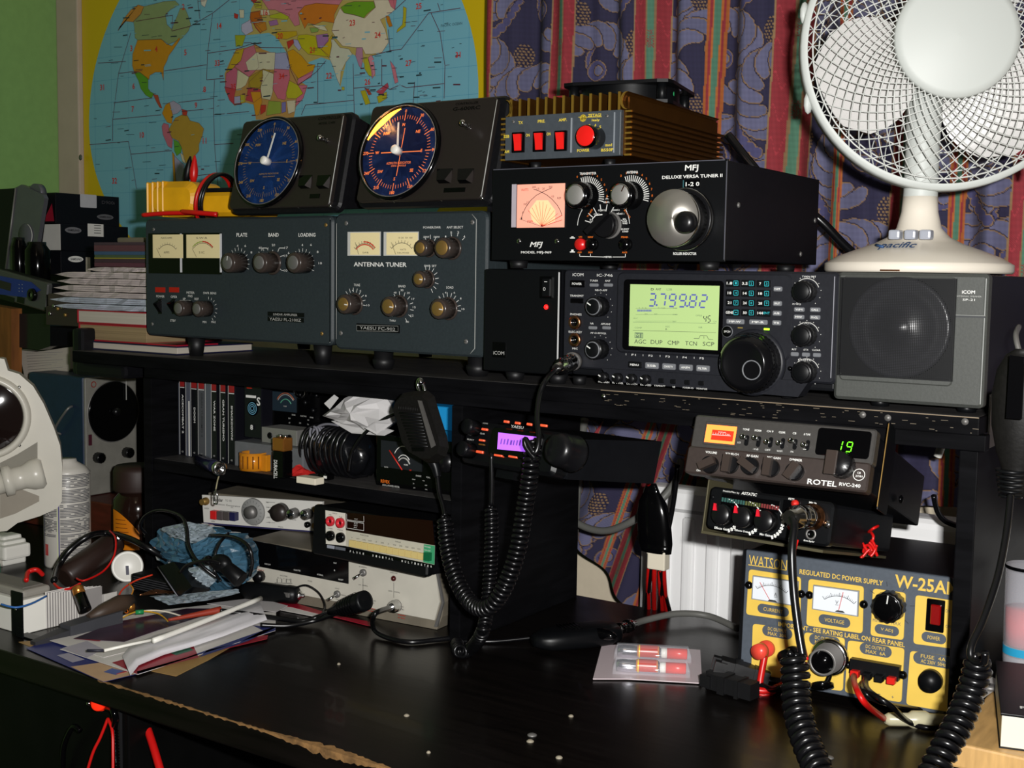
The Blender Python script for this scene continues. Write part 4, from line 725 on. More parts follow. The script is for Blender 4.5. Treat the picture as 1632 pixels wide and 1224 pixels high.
x, z = d.L(604, 668, .002); g = MB(); g.lathe([(0, .0022), (.0038, .0022)], (x-.0006, 0, z), (0, -1, 0), 'print_yellow', 24); d.t('ZG', 604, 668, 26, 14, 'print_black', y=.0006, w=.002, bold=True, mb=g); d.line([(575, 663), (620, 663), (706, 660)], .0005, 'print_yellow', .0003, g, w=.002); d.part(g, 'badge')
d.knob(613, 768, .022, .0115, .0100, body='black_gloss', cap=flat('d81c18', .25), flute=0, w0=.002, label='black knob with red cap')
for a, b_ in ((205, 688), (736, 655)): d.screw(a, b_, .0018, 'steel_dull', .002)
d.led(413, 822, .0018, 'chrome')
feet(d, ((.03, .02), (x1-.03, .02), (.03, .2), (x1-.03, .2)), .006, .0085, .005)
g = MB(); g.lathe([(.008, 0), (.008, .018), (.005, .02), (.005, .035)], (x1-.03, Dp, .022), (0, 1, 0), 'black_satin', 16); d.part(g, 'rear_connector'); d.done()
# ---------------------------------------------------------------- cooling fan lying on the amplifier
fz = EYE+.1225+z2f+.0005; e = bpy.data.objects.new('cooling_fan', None); C.objects.link(e); fxc = onY(985, 130, 1.22).x; e.location = (fxc+.008, 1.235, fz); e.rotation_euler = (0, 0, math.radians(12)); e['label'] = 'black box fan lying flat on the gold finned amplifier'; e['category'] = 'fan'
FH = .025; FR = .062
m = MB()
def ring_plate(m, z0, z1, r):
    n = 48; vs_ = []
    for z in (z0, z1):
        for i in range(n):
            a = 2*math.pi*i/n+math.pi/4*0; k = FR/max(abs(math.cos(a)), abs(math.sin(a))); k = min(k, FR*1.34); vs_.append((k*math.cos(a), k*math.sin(a), z))
        for i in range(n): a = 2*math.pi*i/n; vs_.append((r*math.cos(a), r*math.sin(a), z))
    fs = []
    for i in range(n):
        j = (i+1) % n; fs += [(i+2*n, j+2*n, j+3*n, i+3*n), (i, i+n, j+n, j), (i, j, j+2*n, i+2*n), (i+n, i+3*n, j+3*n, j+n)]
    m.add(vs_, fs, 'black_satin')
ring_plate(m, 0, .0035, .058); ring_plate(m, FH-.0035, FH, .058)
n = 40; vs_ = [(.055*math.cos(2*math.pi*i/n), .055*math.sin(2*math.pi*i/n), z) for z in (.002, FH-.002) for i in range(n)]; m.add(vs_, [(i, (i+1) % n, (i+1) % n+n, i+n) for i in range(n)], 'black_satin', True)
for sx_, sy_ in ((1, 1), (1, -1), (-1, 1), (-1, -1)): m.cyl((sx_*.050, sy_*.050, 0), (sx_*.050, sy_*.050, FH), .0055, 'black_satin', seg=12)
m.build('fan_frame', e)
m = MB(); m.lathe([(.019, .002), (.019, FH-.003), (.017, FH-.001), (0, FH-.001)], (0, 0, 0), (0, 0, 1), 'black_plastic', 28)
for k in range(7):
    a = 2*math.pi*k/7; vs_ = []
    for r, da, z in ((.018, 0, .004), (.053, .15, .003), (.053, .62, .015), (.018, .5, .015)): vs_.append((r*math.cos(a+da), r*math.sin(a+da), z))
    m.slab(vs_, .0012, 'black_plastic')
m.build('fan_rotor', e)
m = MB(); m.lathe([(.0024, 0), (.0024, .0006), (0, .0008)], (FR*.93, -.030, .013), (1, 0, 0), '1c8a50', 14); m.build('label_dot', e)['label'] = 'green dot'
m = MB(); m.box((-FR-.006, -FR+.002, .003), (-FR+.004, -FR+.012, .012), '7c1c1c', .002); m.build('terminal', e)['label'] = 'red terminal'
# ---------------------------------------------------------------- black power supply box
o = Vector((-.776, 1.10, EYE-.1035)); W, H = .0975, .112
d = D('power_supply', 'plain black power supply box with a rocker switch and red light, beside the transceiver', 'power supply', o); d.crop(770, 220, 3.022)
m = MB(); m.box((0, .004, 0), (W, .25, H), 'black_metal', .002); d.part(m, 'case')
m = MB(); m.box((.0005, 0, .0005), (W-.0002, .006, H-.0005), 'black_satin', .0015); d.part(m, 'front_panel')
x, _ = d.L(364, 800); m = MB(); m.box((x-.0007, -.0006, .002), (x+.0007, .0004, H-.003), 'b8b8b8'); d.part(m, 'trim_line')
g = MB(); p, q = d.rect(272, 666, 330, 772, 'black_gloss', g, 0, .0022, r=.001); sf = d.part(g, 'switch_frame')
g = MB(); d.rect(282, 676, 322, 764, 'black_satin', g, .0022, .0040, bev=.0008, r=.001); d.t('I', 302, 692, 14, 3, 'print_white', .0003, w=.004, rot=0, mb=g); d.t('O', 295, 727, 12, 16, 'print_white', .0003, w=.004, mb=g); d.part(g, 'rocker', parent=sf)
M('led_red', 'ff2018', .3, emis='ff1010', es=5); d.led(302, 814, .0026, 'led_red')
g = MB(); g.rr(*d.L(45, 1055), *d.L(110, 985), -.0004, 0, .001, 'black_gloss'); d.part(g, 'name_plate'); d.t('iCOM', 77, 1035, 52, 17, 'print_grey', .0008)
feet(d, ((.030, .02), (W-.012, .02), (.030, .22), (W-.012, .22)), .0112, .0103, .0085); d.done()
# ---------------------------------------------------------------- transceiver
o = Vector((-.6735, 1.10, EYE-.1045)); W = .2955; H = .1135
M('radio_body', '1c1d22', .42, spec=.3, noise=.1, nscale=240, bump=.04); M('lcd_green', '98b074', .5, emis='b0cc80', es=.27); M('lcd_ink', '5058a0', .5); M('lcd_ink2', '6a8060', .5); M('key_grey', '6a6c70', .4); M('print_cyan', '28a8b0', .5, emis='20a0a8', es=.25); M('dial_cap', '0c0c0e', .16)
d = D('transceiver', 'large black transceiver with a green frequency display and big tuning dial', 'radio', o); d.crop(770, 220, 3.022)
m = MB(); m.box((.004, .014, .002), (W-.004, .29, H-.001), 'black_metal', .003); d.part(m, 'case')
m = MB(); m.rr(0, .010, W, H, 0, .02, .005, 'radio_body', bev=.002); m.prism([(.05, .012), (.062, -.001), (.262, -.0035), (.272, .012)], -.004, .016, 'radio_body'); d.part(m, 'front_panel')
g = MB(); p, q = d.rect(640, 650, 1480, 1055, 'radio_body', g, 0, .0024, r=.007, bev=.0016); bz = d.part(g, 'display_bezel')
g = MB(); d.rect(672, 684, 1154, 1032, 'black_gloss', g, .0024, .0034, r=.004, bev=.0006); d.part(g, 'display_frame', parent=bz)
g = MB(); p, q = d.rect(705, 708, 1134, 1012, 'lcd_green', g, .0034, .0038)
def lt(s_, a, b_, w_, h_, mat='lcd_ink2', **k): d.t(s_, a, b_, w_, h_, mat, .0003, w=.0038, mb=g, **k)
x, z = d.L(797, 808, .0038); h_ = d.L(797, 750, .0038)[1]-z; adv = (d.L(1088, 808, .0038)[0]-x)/5.9
seven(d, '3.799.82', x, z, h_, adv*.60, adv, adv*.14, 'lcd_ink', g, .0042)
lt('ANT', 845, 728, 26, 11, 'print_dark'); lt('LSB', 898, 729, 26, 10, 'lcd_ink2'); lt('D', 816, 728, 14, 11, 'print_dark', bold=True)
x, z = d.L(1060, 886, .0038); h_ = d.L(1060, 855, .0038)[1]-z; seven(d, '45', x, z, h_, h_*.45, h_*.72, h_*.13, 'print_dark', g, .0042); lt('OPER', 1040, 855, 32, 8); lt('CH', 1117, 884, 14, 8)
for k in range(14): d.rect(742+5*k, 826, 745+5*k, 836, 'lcd_ink', g, .0038, .0040)
for b_ in (820, 850, 882): d.line([(735, b_), (935, b_)], .00025, 'lcd_ink2', .0003, g, w=.0038)
for a, b_, s_ in ((785, 847, '20'), (832, 847, '60'), (926, 850, '100'), (735, 868, 'ALC'), (920, 884, '50'), (770, 818, '1 3 5'), (860, 818, '9 +20'), (925, 819, '+60')): lt(s_, a, b_, 7*len(s_), 6)
d.line([(722, 886), (1122, 893)], .0003, 'lcd_ink2', .0003, g, w=.0038); d.line([(722, 926), (1122, 937)], .0003, 'print_dark', .0003, g, w=.0038)
lt('COMP', 748, 914, 34, 8); lt('AGC', 889, 908, 22, 8); lt('NR', 1048, 912, 18, 8); lt('A', 882, 920, 9, 10, 'print_dark')
d.rect(730, 937, 770, 964, 'lcd_ink2', g, .0038, .0040); lt('M1', 750, 951, 34, 18, 'lcd_green')
d.line([(1015, 965), (1040, 966), (1046, 951), (1078, 952), (1086, 969), (1108, 971)], .0004, 'print_dark', .0003, g, w=.0038); d.line([(1064, 955), (1064, 966)], .0004, 'print_dark', .0003, g, w=.0038)
for s_, a, b_ in (('AGC', 757, 980), ('DUP', 836, 983), ('CMP', 917, 986), ('TCN', 1002, 989), ('SCP', 1086, 992)): lt(s_, a, b_, 56, 20, 'print_dark')
d.part(g, 'display', 'green lit display reading 3.799.82', parent=bz)
for s_, a, b_, w_, h_ in (('iCOM', 459, 658, 52, 15), ('IC-746', 588, 661, 76, 13), ('HF/VHF TRANSCEIVER', 903, 667, 162, 9), ('TUNER', 536, 687, 38, 9), ('ANT', 602, 688, 26, 9), ('NB-O-APF', 570, 733, 58, 9), ('TRANSMIT', 453, 760, 66, 10), ('PHONES', 449, 849, 54, 10), ('ELEC-KEY', 446, 934, 64, 10), ('MIC', 445, 1014, 26, 9), ('NR', 526, 893, 16, 9), ('APF/ANF', 592, 896, 46, 9), ('AF-O-RF/SQL', 557, 940, 78, 9), ('TWIN PBT', 1571, 668, 68, 9), ('M-CH', 1560, 891, 38, 9), ('RIT/ΔTX', 1550, 1069, 62, 9), ('M+VFO', 1512, 800, 40, 8), ('RIT', 1500, 1018, 22, 8), ('ΔTX', 1556, 1019, 24, 8), ('CLEAR', 1606, 1021, 40, 8), ('LOCK', 1425, 937, 34, 9), ('TX', 1213, 914, 16, 8), ('RX', 1391, 920, 14, 8), ('SPEECH', 1140, 1186, 52, 9), ('LOCK', 1455, 1206, 32, 8)): d.t(s_, a, b_, w_, h_)
def key(a, b_, w_, h_, s_='', mat='key_grey', tm='print_white', th=9, w0=0, hh=.0016):
    g = MB(); d.rect(a-w_/2, b_-h_/2, a+w_/2, b_+h_/2, mat, g, w0, w0+hh, r=.0012, bev=.0005)
    if s_: d.t(s_, a, b_, w_*.66, th, tm, .0003, w=w0+hh, mb=g, bold=True)
    d.part(g, 'button')
key(452, 702, 70, 34, 'POWER', 'black_gloss', th=11); key(450, 784, 62, 24, '', 'black_gloss')
for a in (532, 601): key(a, 708, 42, 16); 
for a in (526, 592): key(a, 914, 40, 16)
for k, (s1, s2) in enumerate((('1.8', '1'), ('3.5', '2'), ('7', '3'), ('10', '4'), ('14', '5'), ('18', '6'), ('21', '7'), ('24', '8'), ('28', '9'), ('GENE', '.'), ('50', '0'), ('144', 'ENT'))):
    a = 1202+(k % 3)*74; b_ = 699+(k//3)*47+(k % 3)*1.5; g = MB(); d.rect(a-34, b_-17, a+34, b_+17, 'black_satin', g, .0024, .0036, r=.001, bev=.0004)
    d.t(s1, a-15, b_, 9*len(s1) if len(s1) > 1 else 9, 13, 'print_white', .0003, w=.0036, mb=g, bold=True); d.t(s2, a+16, b_, 10*len(s2) if len(s2) > 1 else 7, 11, 'print_cyan', .0003, w=.0036, mb=g)
    if k < 11: d.line([(a+6, b_-11), (a+26, b_-11), (a+26, b_+11), (a+6, b_+11), (a+6, b_-11)], .0004, 'print_cyan', .0003, g, w=.0036)
    d.part(g, 'button')
for a, b_, w_, s_ in ((1418, 727, 42, 'P.AMP'), (1416, 797, 42, 'SPLIT'), (1414, 844, 42, 'A/B'), (1213, 884, 86, 'MP-W'), (1324, 887, 88, 'MP-R'), (1412, 890, 42, 'TS')): key(a, b_, w_, 24, s_, w0=.0024)
for a, b_, s_ in ((1521, 826, 'V/M'), (1598, 827, 'CALL'), (1520, 862, 'MW'), (1597, 864, 'M-CL')): key(a, b_, 50, 22, s_)
for a in (1499, 1553, 1606): key(a, 1041+(a-1499)*.04, 38, 20)
for k, s_ in enumerate(('MENU', 'SSB', 'CW/RTTY', 'AM/FM', 'FILTER')): key(729+k*82, 1092+k*4.5, 64, 30, s_, 'black_satin' if k == 0 else 'key_grey', th=10)
for k in range(5): d.t('F%d' % (k+1), 727+82*k, 1044+4.2*k, 20, 9); d.line([(690+82*k, 1037+4.2*k), (690+82*k, 1046+4.2*k)], .0004)
x, z = d.L(1176, 932, .003); g = MB(); g.lathe([(.0058, .0024), (.0056, .0034), (0, .0036)], (x, 0, z), (0, -1, 0), 'key_grey', 20); g.lathe([(.0052, .0036), (0, .0037)], (x, 0, z), (0, -1, 0), 'black_satin', 20); d.t('SPCH', 1176, 932, 30, 10, 'print_white', .0006, w=.0036, mb=g); d.part(g, 'button')
M('led_green', '80c828', .4, emis='a0ff20', es=3); g = MB(); d.rect(1352, 916, 1378, 925, 'led_green', g, .0024, .0030); d.part(g, 'indicator_light', 'lit green light'); g = MB(); d.rect(1226, 911, 1250, 917, '706028', g, .0024, .0028); d.part(g, 'indicator_light')
for a, b_, rb_, L_ in ((530, 812, .0105, .016), (528, 1020, .0105, .016), (1533, 740, .0102, .014), (1532, 953, .0104, .014), (1532, 1130, .0104, .014)):
    x, z = d.knob(a, b_, L_, rb_, rb_*.74, body='knob_black', cap='black_satin', rim='key_grey' if a < 1000 else None, ptr=-60 if a < 1000 else None); d.ticks(x, z, .0135, .0143, -140, 140, 11, .0008, 'print_grey')
    if a > 1000: d.arc(x, z, .0122, -60, 70, .0008, 'print_grey')
M('copper_dull', 'a07050', .3, 1)
for b_ in (888, 972):
    x, z = d.L(445, b_); g = MB(); g.lathe([(.0072, 0), (.0072, .0025), (.0042, .003), (.0034, .0005), (0, .0002)], (x, 0, z), (0, -1, 0), mats=['copper_dull', 'copper_dull', 'black_gloss', 'black_gloss'], seg=20); g.sph((x, -.0008, z), .0012, 'chrome', 8); d.part(g, 'headphone_socket')
x, z = d.L(440, 1075); g = MB(); g.lathe([(.0098, 0), (.0098, .006), (.008, .007), (.008, .0005), (0, .0003)], (x, 0, z), (0, -1, 0), 'steel_dull', 24); d.part(g, 'microphone_socket'); MIC1 = d.mw @ Vector((x, -.004, z))
x, z = d.L(1246, 1088, .030); R1 = .0290
g = MB(); g.lathe([(R1+.003, 0), (R1+.003, .003), (R1, .005)], (x, 0, z), (0, -1, 0), 'radio_body', 64); g.lathe([(R1, .004), (R1, .016), (R1-.001, .018)], (x, 0, z), (0, -1, 0), 'knob_black', 80, flute=.03); g.lathe([(R1-.001, .018), (R1-.002, .022), (R1-.007, .0285), (R1-.009, .029), (R1-.010, .0284), (0, .0282)], (x, 0, z), (0, -1, 0), 'dial_cap', 64); kk = d.part(g, 'tuning_dial')
x2, z2 = d.L(1290, 1118, .030); g = MB(); g.lathe([(.0105, .0287), (.0095, .0290), (.0075, .0287), (0, .0285)], (x2, 0, z2), (0, -1, 0), 'dial_cap', 28, caps=False); g.lathe([(.0098, .0286), (.0090, .0294), (.0082, .0287)], (x2, 0, z2), (0, -1, 0), 'key_grey', 28, caps=False); d.part(g, 'finger_recess', parent=kk)
for k, s_ in enumerate(('MIC GAIN', 'RF PWR', 'CW PITCH', 'KEY SPEED', 'P.AMP/ATT', 'NB', 'VOX/BK-IN', 'MONITOR')):
    a = 573+k*67.5; b_ = 1152+k*4.2
    if k < 4: d.knob(a, b_, .006, .0052, .0045, w0=.004, flute=.06, ptr=-60, seg=20)
    else: key(a+(12 if k == 4 else 2), b_, 26, 22, '', 'black_satin', w0=.004)
    d.t(s_, a+10, 1175+k*4.6, 52 if len(s_) > 2 else 12, 8, w=.004)
key(1458, 1188, 28, 24, '', 'black_satin', w0=.002)
x, z = d.L(1478, 1110); g = MB(); g.sph((x, 0, z), .0024, 'black_gloss', 10); d.part(g, 'knob')
m = MB(); m.box((W-.0042, -.0008, .016), (W-.0036, 0, H-.004), '8c8c94'); d.part(m, 'trim_line'); d.led(430, 1196, .002, 'print_dark', 'knob') if 0 else None
feet(d, ((-.0+.010, .02), (.24, .03), (.03, .25), (.26, .25)), .0075, .0085, .0065)
d.done()
# ---------------------------------------------------------------- external speaker
o = Vector((-.3795, 1.10, EYE-.1075)); W = .1325; H = .1165
M('speaker_grey', '424441', .5, noise=.08, nscale=400, bump=.05); M('mesh_black', '0c0d0f', .5, spec=.3); M('cone_grey', '2c2c30', .3)
d = D('external_speaker', 'grey-fronted square external speaker under the white fan', 'speaker', o); d.crop(1300, 400, 4.37)
m = MB(); m.box((.003, .012, .001), (W-.002, .20, H-.001), 'black_metal', .003); d.part(m, 'case')
m = MB(); m.rr(0, 0, W, H, .0, .014, .004, 'speaker_grey', bev=.003); p = d.L(955, 446); m.box((p[0], -.0004, p[1]-.0018), (W-.001, 0, p[1]-.0002), 'print_dark'); m.box((p[0], -.0006, p[1]-.0002), (W-.001, 0, p[1]+.0004), '7a7c78'); m.box((W-.0022, -.0003, .004), (W-.0014, 0, H-.004), '909290'); d.part(m, 'front_panel')
g = MB(); p, q = d.rect(176, 178, 962, 922, 'speaker_grey', g, 0, .003, r=.004, bev=.001); fr = d.part(g, 'grille_frame')
p = d.L(192, 190, .003); q = d.L(946, 900, .003); gx0, gz1, gx1, gz0 = p[0], p[1], q[0], q[1]; cx, cz = d.L(580, 535, .003)
g = MB(); g.rr(gx0, gz0, gx1, gz1, -.0032, -.0026, .003, 'mesh_black'); d.part(g, 'grille_backing', parent=fr)
g = MB(); g.lathe([(.0455, .0032), (.045, .0050), (.042, .0056), (.037, .0044), (.034, .0052), (.030, .0046), (.010, .0036), (.009, .0046), (0, .0056)], (cx, 0, cz), (0, -1, 0), 'cone_grey', 56); d.part(g, 'speaker_cone', parent=fr)
g = MB(); n_ = 62
for k in range(n_+1):
    x = gx0+(gx1-gx0)*k/n_; g.add([(x-.00030, -.0062, gz0), (x+.00030, -.0062, gz0), (x+.00030, -.0062, gz1), (x-.00030, -.0062, gz1)], [(0, 1, 2, 3)], 'mesh_black'); z = gz0+(gz1-gz0)*k/n_; g.add([(gx0, -.0063, z-.00030), (gx1, -.0063, z-.00030), (gx1, -.0063, z+.00030), (gx0, -.0063, z+.00030)], [(0, 1, 2, 3)], 'mesh_black')
g.frame(gx0-.001, gz0-.001, gx1+.001, gz1+.001, -.0066, -.003, .0012, 'mesh_black'); d.part(g, 'grille_mesh', parent=fr)
d.t('iCOM', 1066, 286, 92, 24, bold=True); d.t('EXTERNAL SPEAKER', 1066, 316, 180, 10, 'print_grey'); d.t('SP-21', 1068, 340, 86, 15)
feet(d, ((.035, .03), (W-.02, .03), (.035, .17), (W-.02, .17)), .0088, .0067, .008, 'black_satin'); d.done()
# ---------------------------------------------------------------- desk fan
M('fan_white', 'bcc0bc', .5); M('fan_cream', 'dcd4c6', .3); M('fan_grey', '9a9ea8', .3); M('fan_blade', 'c4c2c0', .35)
fb = Vector((-.3455, 1.235, EYE+.0100)); e = bpy.data.objects.new('desk_fan', None); C.objects.link(e); e.location = fb; e['label'] = 'white desk fan with a round wire grille, standing on the grey speaker'; e['category'] = 'fan'
bpy.context.view_layer.update()
def loc(p): return Vector(p)-fb
m = MB(); m.lathe([(.088, 0), (.0895, .002), (.0895, .0085), (.087, .010), (.078, .0155), (.060, .0225), (.042, .029), (.030, .035), (.0215, .044), (.0175, .060), (.0165, .075)], (0, 0, 0), (0, 0, 1), 'fan_cream', 64)
ba = m.build('fan_base', e)
m = MB(); m.lathe([(.0170, .060), (.0163, .08), (.0160, .12), (.018, .20)], (0, 0, 0), (0, 0, 1), 'fan_white', 36); m.build('fan_column', e)
for px in (1427, 1452, 1476):
    q = loc(onY(px, 372, 1.190)); m = MB(); m.box((q.x-.0055, q.y-.005, q.z-.006), (q.x+.0055, q.y+.008, q.z+.0035), 'fan_grey', .0022); m.build('button', e)['label'] = 'grey speed button'
q = loc(onY(1432, 387, 1.17)); v, f, x0, x1, y0, y1 = text_mesh('pacific', True); sc = .034/(x1-x0)
m = MB(); P_ = []
for a, b_ in v:
    xx = q.x-.004+(a-(x0+x1)/2)*sc; r_ = .060-(b_)*.012*1.9; yy = -math.sqrt(max(1e-6, r_*r_-xx*xx)); zz = np.interp(r_, [.04, .06, .078], [.0296, .0225, .0155])+.0012; P_.append((xx, yy, float(zz)))
m.add(P_, f, '30507c'); m.tube([(q.x-.026, -.050, .0262), (q.x-.021, -.0535, .0252), (q.x-.017, -.056, .0243)], .0014, '30507c'); m.build('brand_lettering', e)
m = MB(); m.box((-.009, -.0905, .0008), (.009, -.0885, .0024), 'copper_dull'); m.build('base_glint', e)  # copper highlight on the base front, modelled as a thin coloured strip
# head: axis faces right of the camera
A = math.radians(27); ax = Vector((math.sin(A), -math.cos(A), .03)).normalized(); rt = Vector((math.cos(A), math.sin(A), 0)); up = rt.cross(-ax).normalized()
up = ax.cross(rt)
hc = onY(1503, 72, 1.235); R = .1365; hl = loc(hc)+Vector((.003, 0, -.002))
def H_(u, v_, w_): return hl+rt*u+up*v_+ax*w_
def ringt(m, r, w_, t, mat, n=72, seg=6): m.tube([H_(r*math.cos(2*math.pi*i/n), r*math.sin(2*math.pi*i/n), w_) for i in range(n+1)], t, mat, seg, cap=False)
m = MB(); m.lathe([(R-.004, .010), (R+.001, .010), (R+.0025, .006), (R+.0025, -.010), (R-.001, -.013), (R-.004, -.012), (R-.0045, .008), (R-.004, .010)], H_(0, 0, 0), ax, 'fan_white', 80, caps=False); 
for aa in (-2.75, 2.9, -.95): m.box((0, 0, 0), (.0001, .0001, .0001), 'fan_white'); c_ = H_((R+.003)*math.cos(aa), (R+.003)*math.sin(aa), 0); m.sph(c_, .007, 'fan_white', 10, (.6, 1, 1.6))
m.build('grille_rim', e)
M('wire_white', 'c4c6c2', .3)
def grille(sgn, name, dome, rin):
    m = MB(); N = 56 if sgn > 0 else 48
    for k in range(N):
        a0 = 2*math.pi*k/N
        for tw in ((1,) if sgn < 0 else (1, -1)):
            
            P_ = []
            for i in range(9):
                t = i/8; r = rin+(R-.003-rin)*t; an = a0+tw*(.95*t**.85 if sgn > 0 else .25*t)
                w_ = sgn*(dome*(1-t**2.4)+.006); P_.append(H_(r*math.cos(an), r*math.sin(an), w_+(.0004*tw if sgn > 0 else 0)))
            m.tube(P_, .00062, 'wire_white', 4, cap=False)
    for r_ in (.35, .62, .84) if sgn < 0 else (.93,): rr_ = rin+(R-.003-rin)*r_; ringt(m, rr_, sgn*(dome*(1-r_**2.4)+.006), .0009, 'wire_white', 60, 4)
    return m.build(name, e)
grille(1, 'front_grille', .038, .054); grille(-1, 'rear_grille', .034, .040)
m = MB(); m.lathe([(.0555, .041), (.0575, .043), (.056, .047), (.050, .0495), (0, .051)], H_(0, 0, 0), ax, 'fan_white', 56); m.build('grille_badge', e)['label'] = 'round white centre disc'
m = MB(); m.lathe([(.024, -.01), (.024, .018), (.018, .024), (0, .025)], H_(0, 0, 0), ax, 'fan_blade', 28)
for k in range(3):
    a0 = math.radians(190+118*k); nn = 9; vs_ = []; fs_ = []
    for i in range(nn):
        t = i/(nn-1); r = .020+.104*t; wd = (.30+1.0*math.sin(math.pi*min(1, .18+.72*t))*.72)*(1 if t < .97 else .75)
        for j in range(7):
            s_ = j/6-.5; an = a0+s_*wd*1.45+.22*t; vs_.append(H_(r*math.cos(an), r*math.sin(an), .012*s_*2+.002))
    n0 = len(vs_); vs_ += [v_-ax*.0018 for v_ in vs_]
    for i in range(nn-1):
        for j in range(6):
            q_ = (i*7+j, i*7+j+1, (i+1)*7+j+1, (i+1)*7+j); fs_ += [q_, tuple(n0+w2 for w2 in q_[::-1])]
    m.add(vs_, fs_, 'fan_blade', True)
m.build('fan_blades', e)
m = MB(); m.lathe([(.030, -.014), (.040, -.03), (.040, -.075), (.030, -.095), (0, -.10)], H_(0, 0, 0), ax, 'fan_white', 32); m.build('motor_housing', e)
# ---------------------------------------------------------------- thick black cable behind the tuner
m = MB(); m.tube(P3([(1160, 215, 1.37), (1198, 262, 1.37), (1232, 300, 1.38), (1300, 345, 1.39), (1345, 390, 1.41), (1400, 440, 1.44)]), .0052, 'cable_black', 10, 8); thing(m, 'coaxial_cable', 'thick black cable running down behind the black tuner towards the fan base', 'cable')
# ================================================================ under the shelf, right half
def mpx(p): return -(co.matrix_world.inverted() @ Vector(p)).z/FPX        # metres per pixel at a point
# ---- CB radio
M('cb_grey', '3a3836', .42, noise=.08, nscale=300); M('cb_brown', '352d2a', .42, noise=.08, nscale=300); M('meter_lit', 'ff8040', .5, emis='ff6a20', es=2.2); M('meter_lit_red', 'd02810', .5, emis='e02008', es=.9); M('digit_green', '60e020', .4, emis='60f010', es=1.5)
s_ = .905; d = D('cb_radio', 'grey and brown CB radio showing a green 19, slung under the shelf edge', 'radio', Vector((-.546*s_, 1.140*s_, EYE-.199*s_)), .6, -19.2); W, H = .172, .0565
d.crop(1080, 640, 4.533)
zs = d.L(700, 375)[1]
m = MB(); m.box((.004, .008, .003), (W-.002, .185, H-.003), 'black_metal', .002); d.part(m, 'case')
m = MB(); m.rr(0, zs-.002, W, H, 0, .012, .003, 'cb_grey', bev=.0015); m.rr(-.001, 0, W-.001, zs-.0006, -.002, .012, .003, 'cb_brown', bev=.0015); d.part(m, 'front_panel')
g = MB(); p, q = d.rect(190, 150, 440, 320, 'cb_grey', g, 0, .0012, bev=.0006, r=.001); d.rect(200, 172, 420, 302, 'meter_lit', g, .0012, .0016); d.rect(244, 208, 402, 282, 'meter_lit_red', g, .0016, .0019); d.line([(255, 242), (390, 252)], .0005, 'print_white', .0022, g); d.t('SIGNAL', 330, 226, 60, 9, 'print_white', .0022, mb=g); d.t('1 3 5 7 9 +30', 322, 238, 120, 9, 'print_white', .0023, mb=g); d.part(g, 'meter', 'glowing orange meter')
for s1, a, b_, s2, b2, up_ in (('TONE', 497, 203, 'LO', 297, 1), ('NORM', 583, 211, '-10 dB', 345, 1), ('CH 9', 670, 217, 'OFF', 351, 0), ('CLEAR', 757, 224, 'NORM', 359, 0), ('CB', 847, 231, 'PA', 364, 1), ('Δ TUNE', 937, 238, '-', 346, .5)):
    d.t(s1, a, b_, 48 if len(s1) > 3 else 26, 15, bold=True); d.t(s2, a-(50 if s2 == 'LO' else 18), b2, 40 if len(s2) > 2 else 22, 13)
    bb = b_+55; g = MB(); d.rect(a-14, bb-16, a+16, bb+62, 'black_satin', g, 0, .0004, r=.0025); d.part(g, 'switch_slot'); x, z = d.L(a-27, bb-8 if up_ == 1 else bb+16, .010)
    x0_, z0_ = d.L(a, bb+14); g = MB(); g.cyl((x0_, 0, z0_), (x, -.009, z), .0017, 'chrome', seg=12); g.lathe([(.0026, 0), (.0026, .001), (.0014, .0012), (.0012, .0004), (0, .0003)], (x, -.009, z), (0, -1, 0), mats=['chrome', 'chrome', 'black_gloss', 'black_gloss'], seg=16); d.part(g, 'toggle_switch')
g = MB(); d.rect(1000, 200, 1392, 400, 'black_gloss', g, 0, .0016, r=.003, bev=.0006); x, z = d.L(1170, 352, .002); h_ = d.L(1180, 283, .002)[1]-z; seven(d, '1', x-h_*.4, z, h_, h_*.5, h_*.75, h_*.10, 'digit_green', g, .0020); x, z = d.L(1212, 360, .002); seven(d, '9', x, z, h_, h_*.52, h_*.75, h_*.10, 'digit_green', g, .0020); d.part(g, 'channel_display', 'black window with green digits')
for s1, a, b_, w_ in (('VOLUME', 245, 369, 84), ('SQUELCH', 395, 381, 96), ('RF GAIN', 543, 395, 84), ('MIC GAIN', 698, 408, 98), ('DIMMER', 857, 423, 92), ('OFF', 155, 498, 34)): d.t(s1, a, b_, w_, 17, bold=True, w=.002)
for a, b_, rot in ((200, 440, 60), (345, 440, 0), (490, 450, -60), (640, 465, 0), (815, 490, 30)):
    x, z = d.L(a, b_, .0125); g = MB(); g.lathe([(.0084, .002), (.0076, .007)], (x+.0008, 0, z), (0, -1, 0), 'knob_black', 28); an = math.radians(rot); c_, sn = math.cos(an), math.sin(an)
    P_ = [(-.0034, -.0080), (.0034, -.0080), (.0037, .0080), (-.0037, .0080)]; g.prism([(x+p_*c_+q_*sn, z-p_*sn+q_*c_) for p_, q_ in P_], -.0125, -.006, 'knob_smoke'); d.part(g, 'knob')
x, z = d.L(1145, 440, .016); g = MB(); g.lathe([(.0118, .002), (.0112, .013), (.0100, .015), (0, .015)], (x+.0015, 0, z), (0, -1, 0), 'knob_black', 40, flute=.04); g.box((x-.0100, -.0168, z-.0108), (x+.0005, -.0145, z+.0108), 'knob_smoke', .001); d.part(g, 'channel_knob')
d.t('ROTEL', 1045, 588, 216, 40, bold=True, w=.002); d.t('RVC-240', 1246, 604, 156, 26, w=.002, bold=True)
x, z = d.L(1312, 530, .002); d.arc(x, z, .0050, 0, 360, .0006, w=.002); d.t('CB', 1312, 517, 26, 15, w=.002, bold=True); d.t('27/81', 1312, 541, 52, 15, w=.002, bold=True)
d.done()
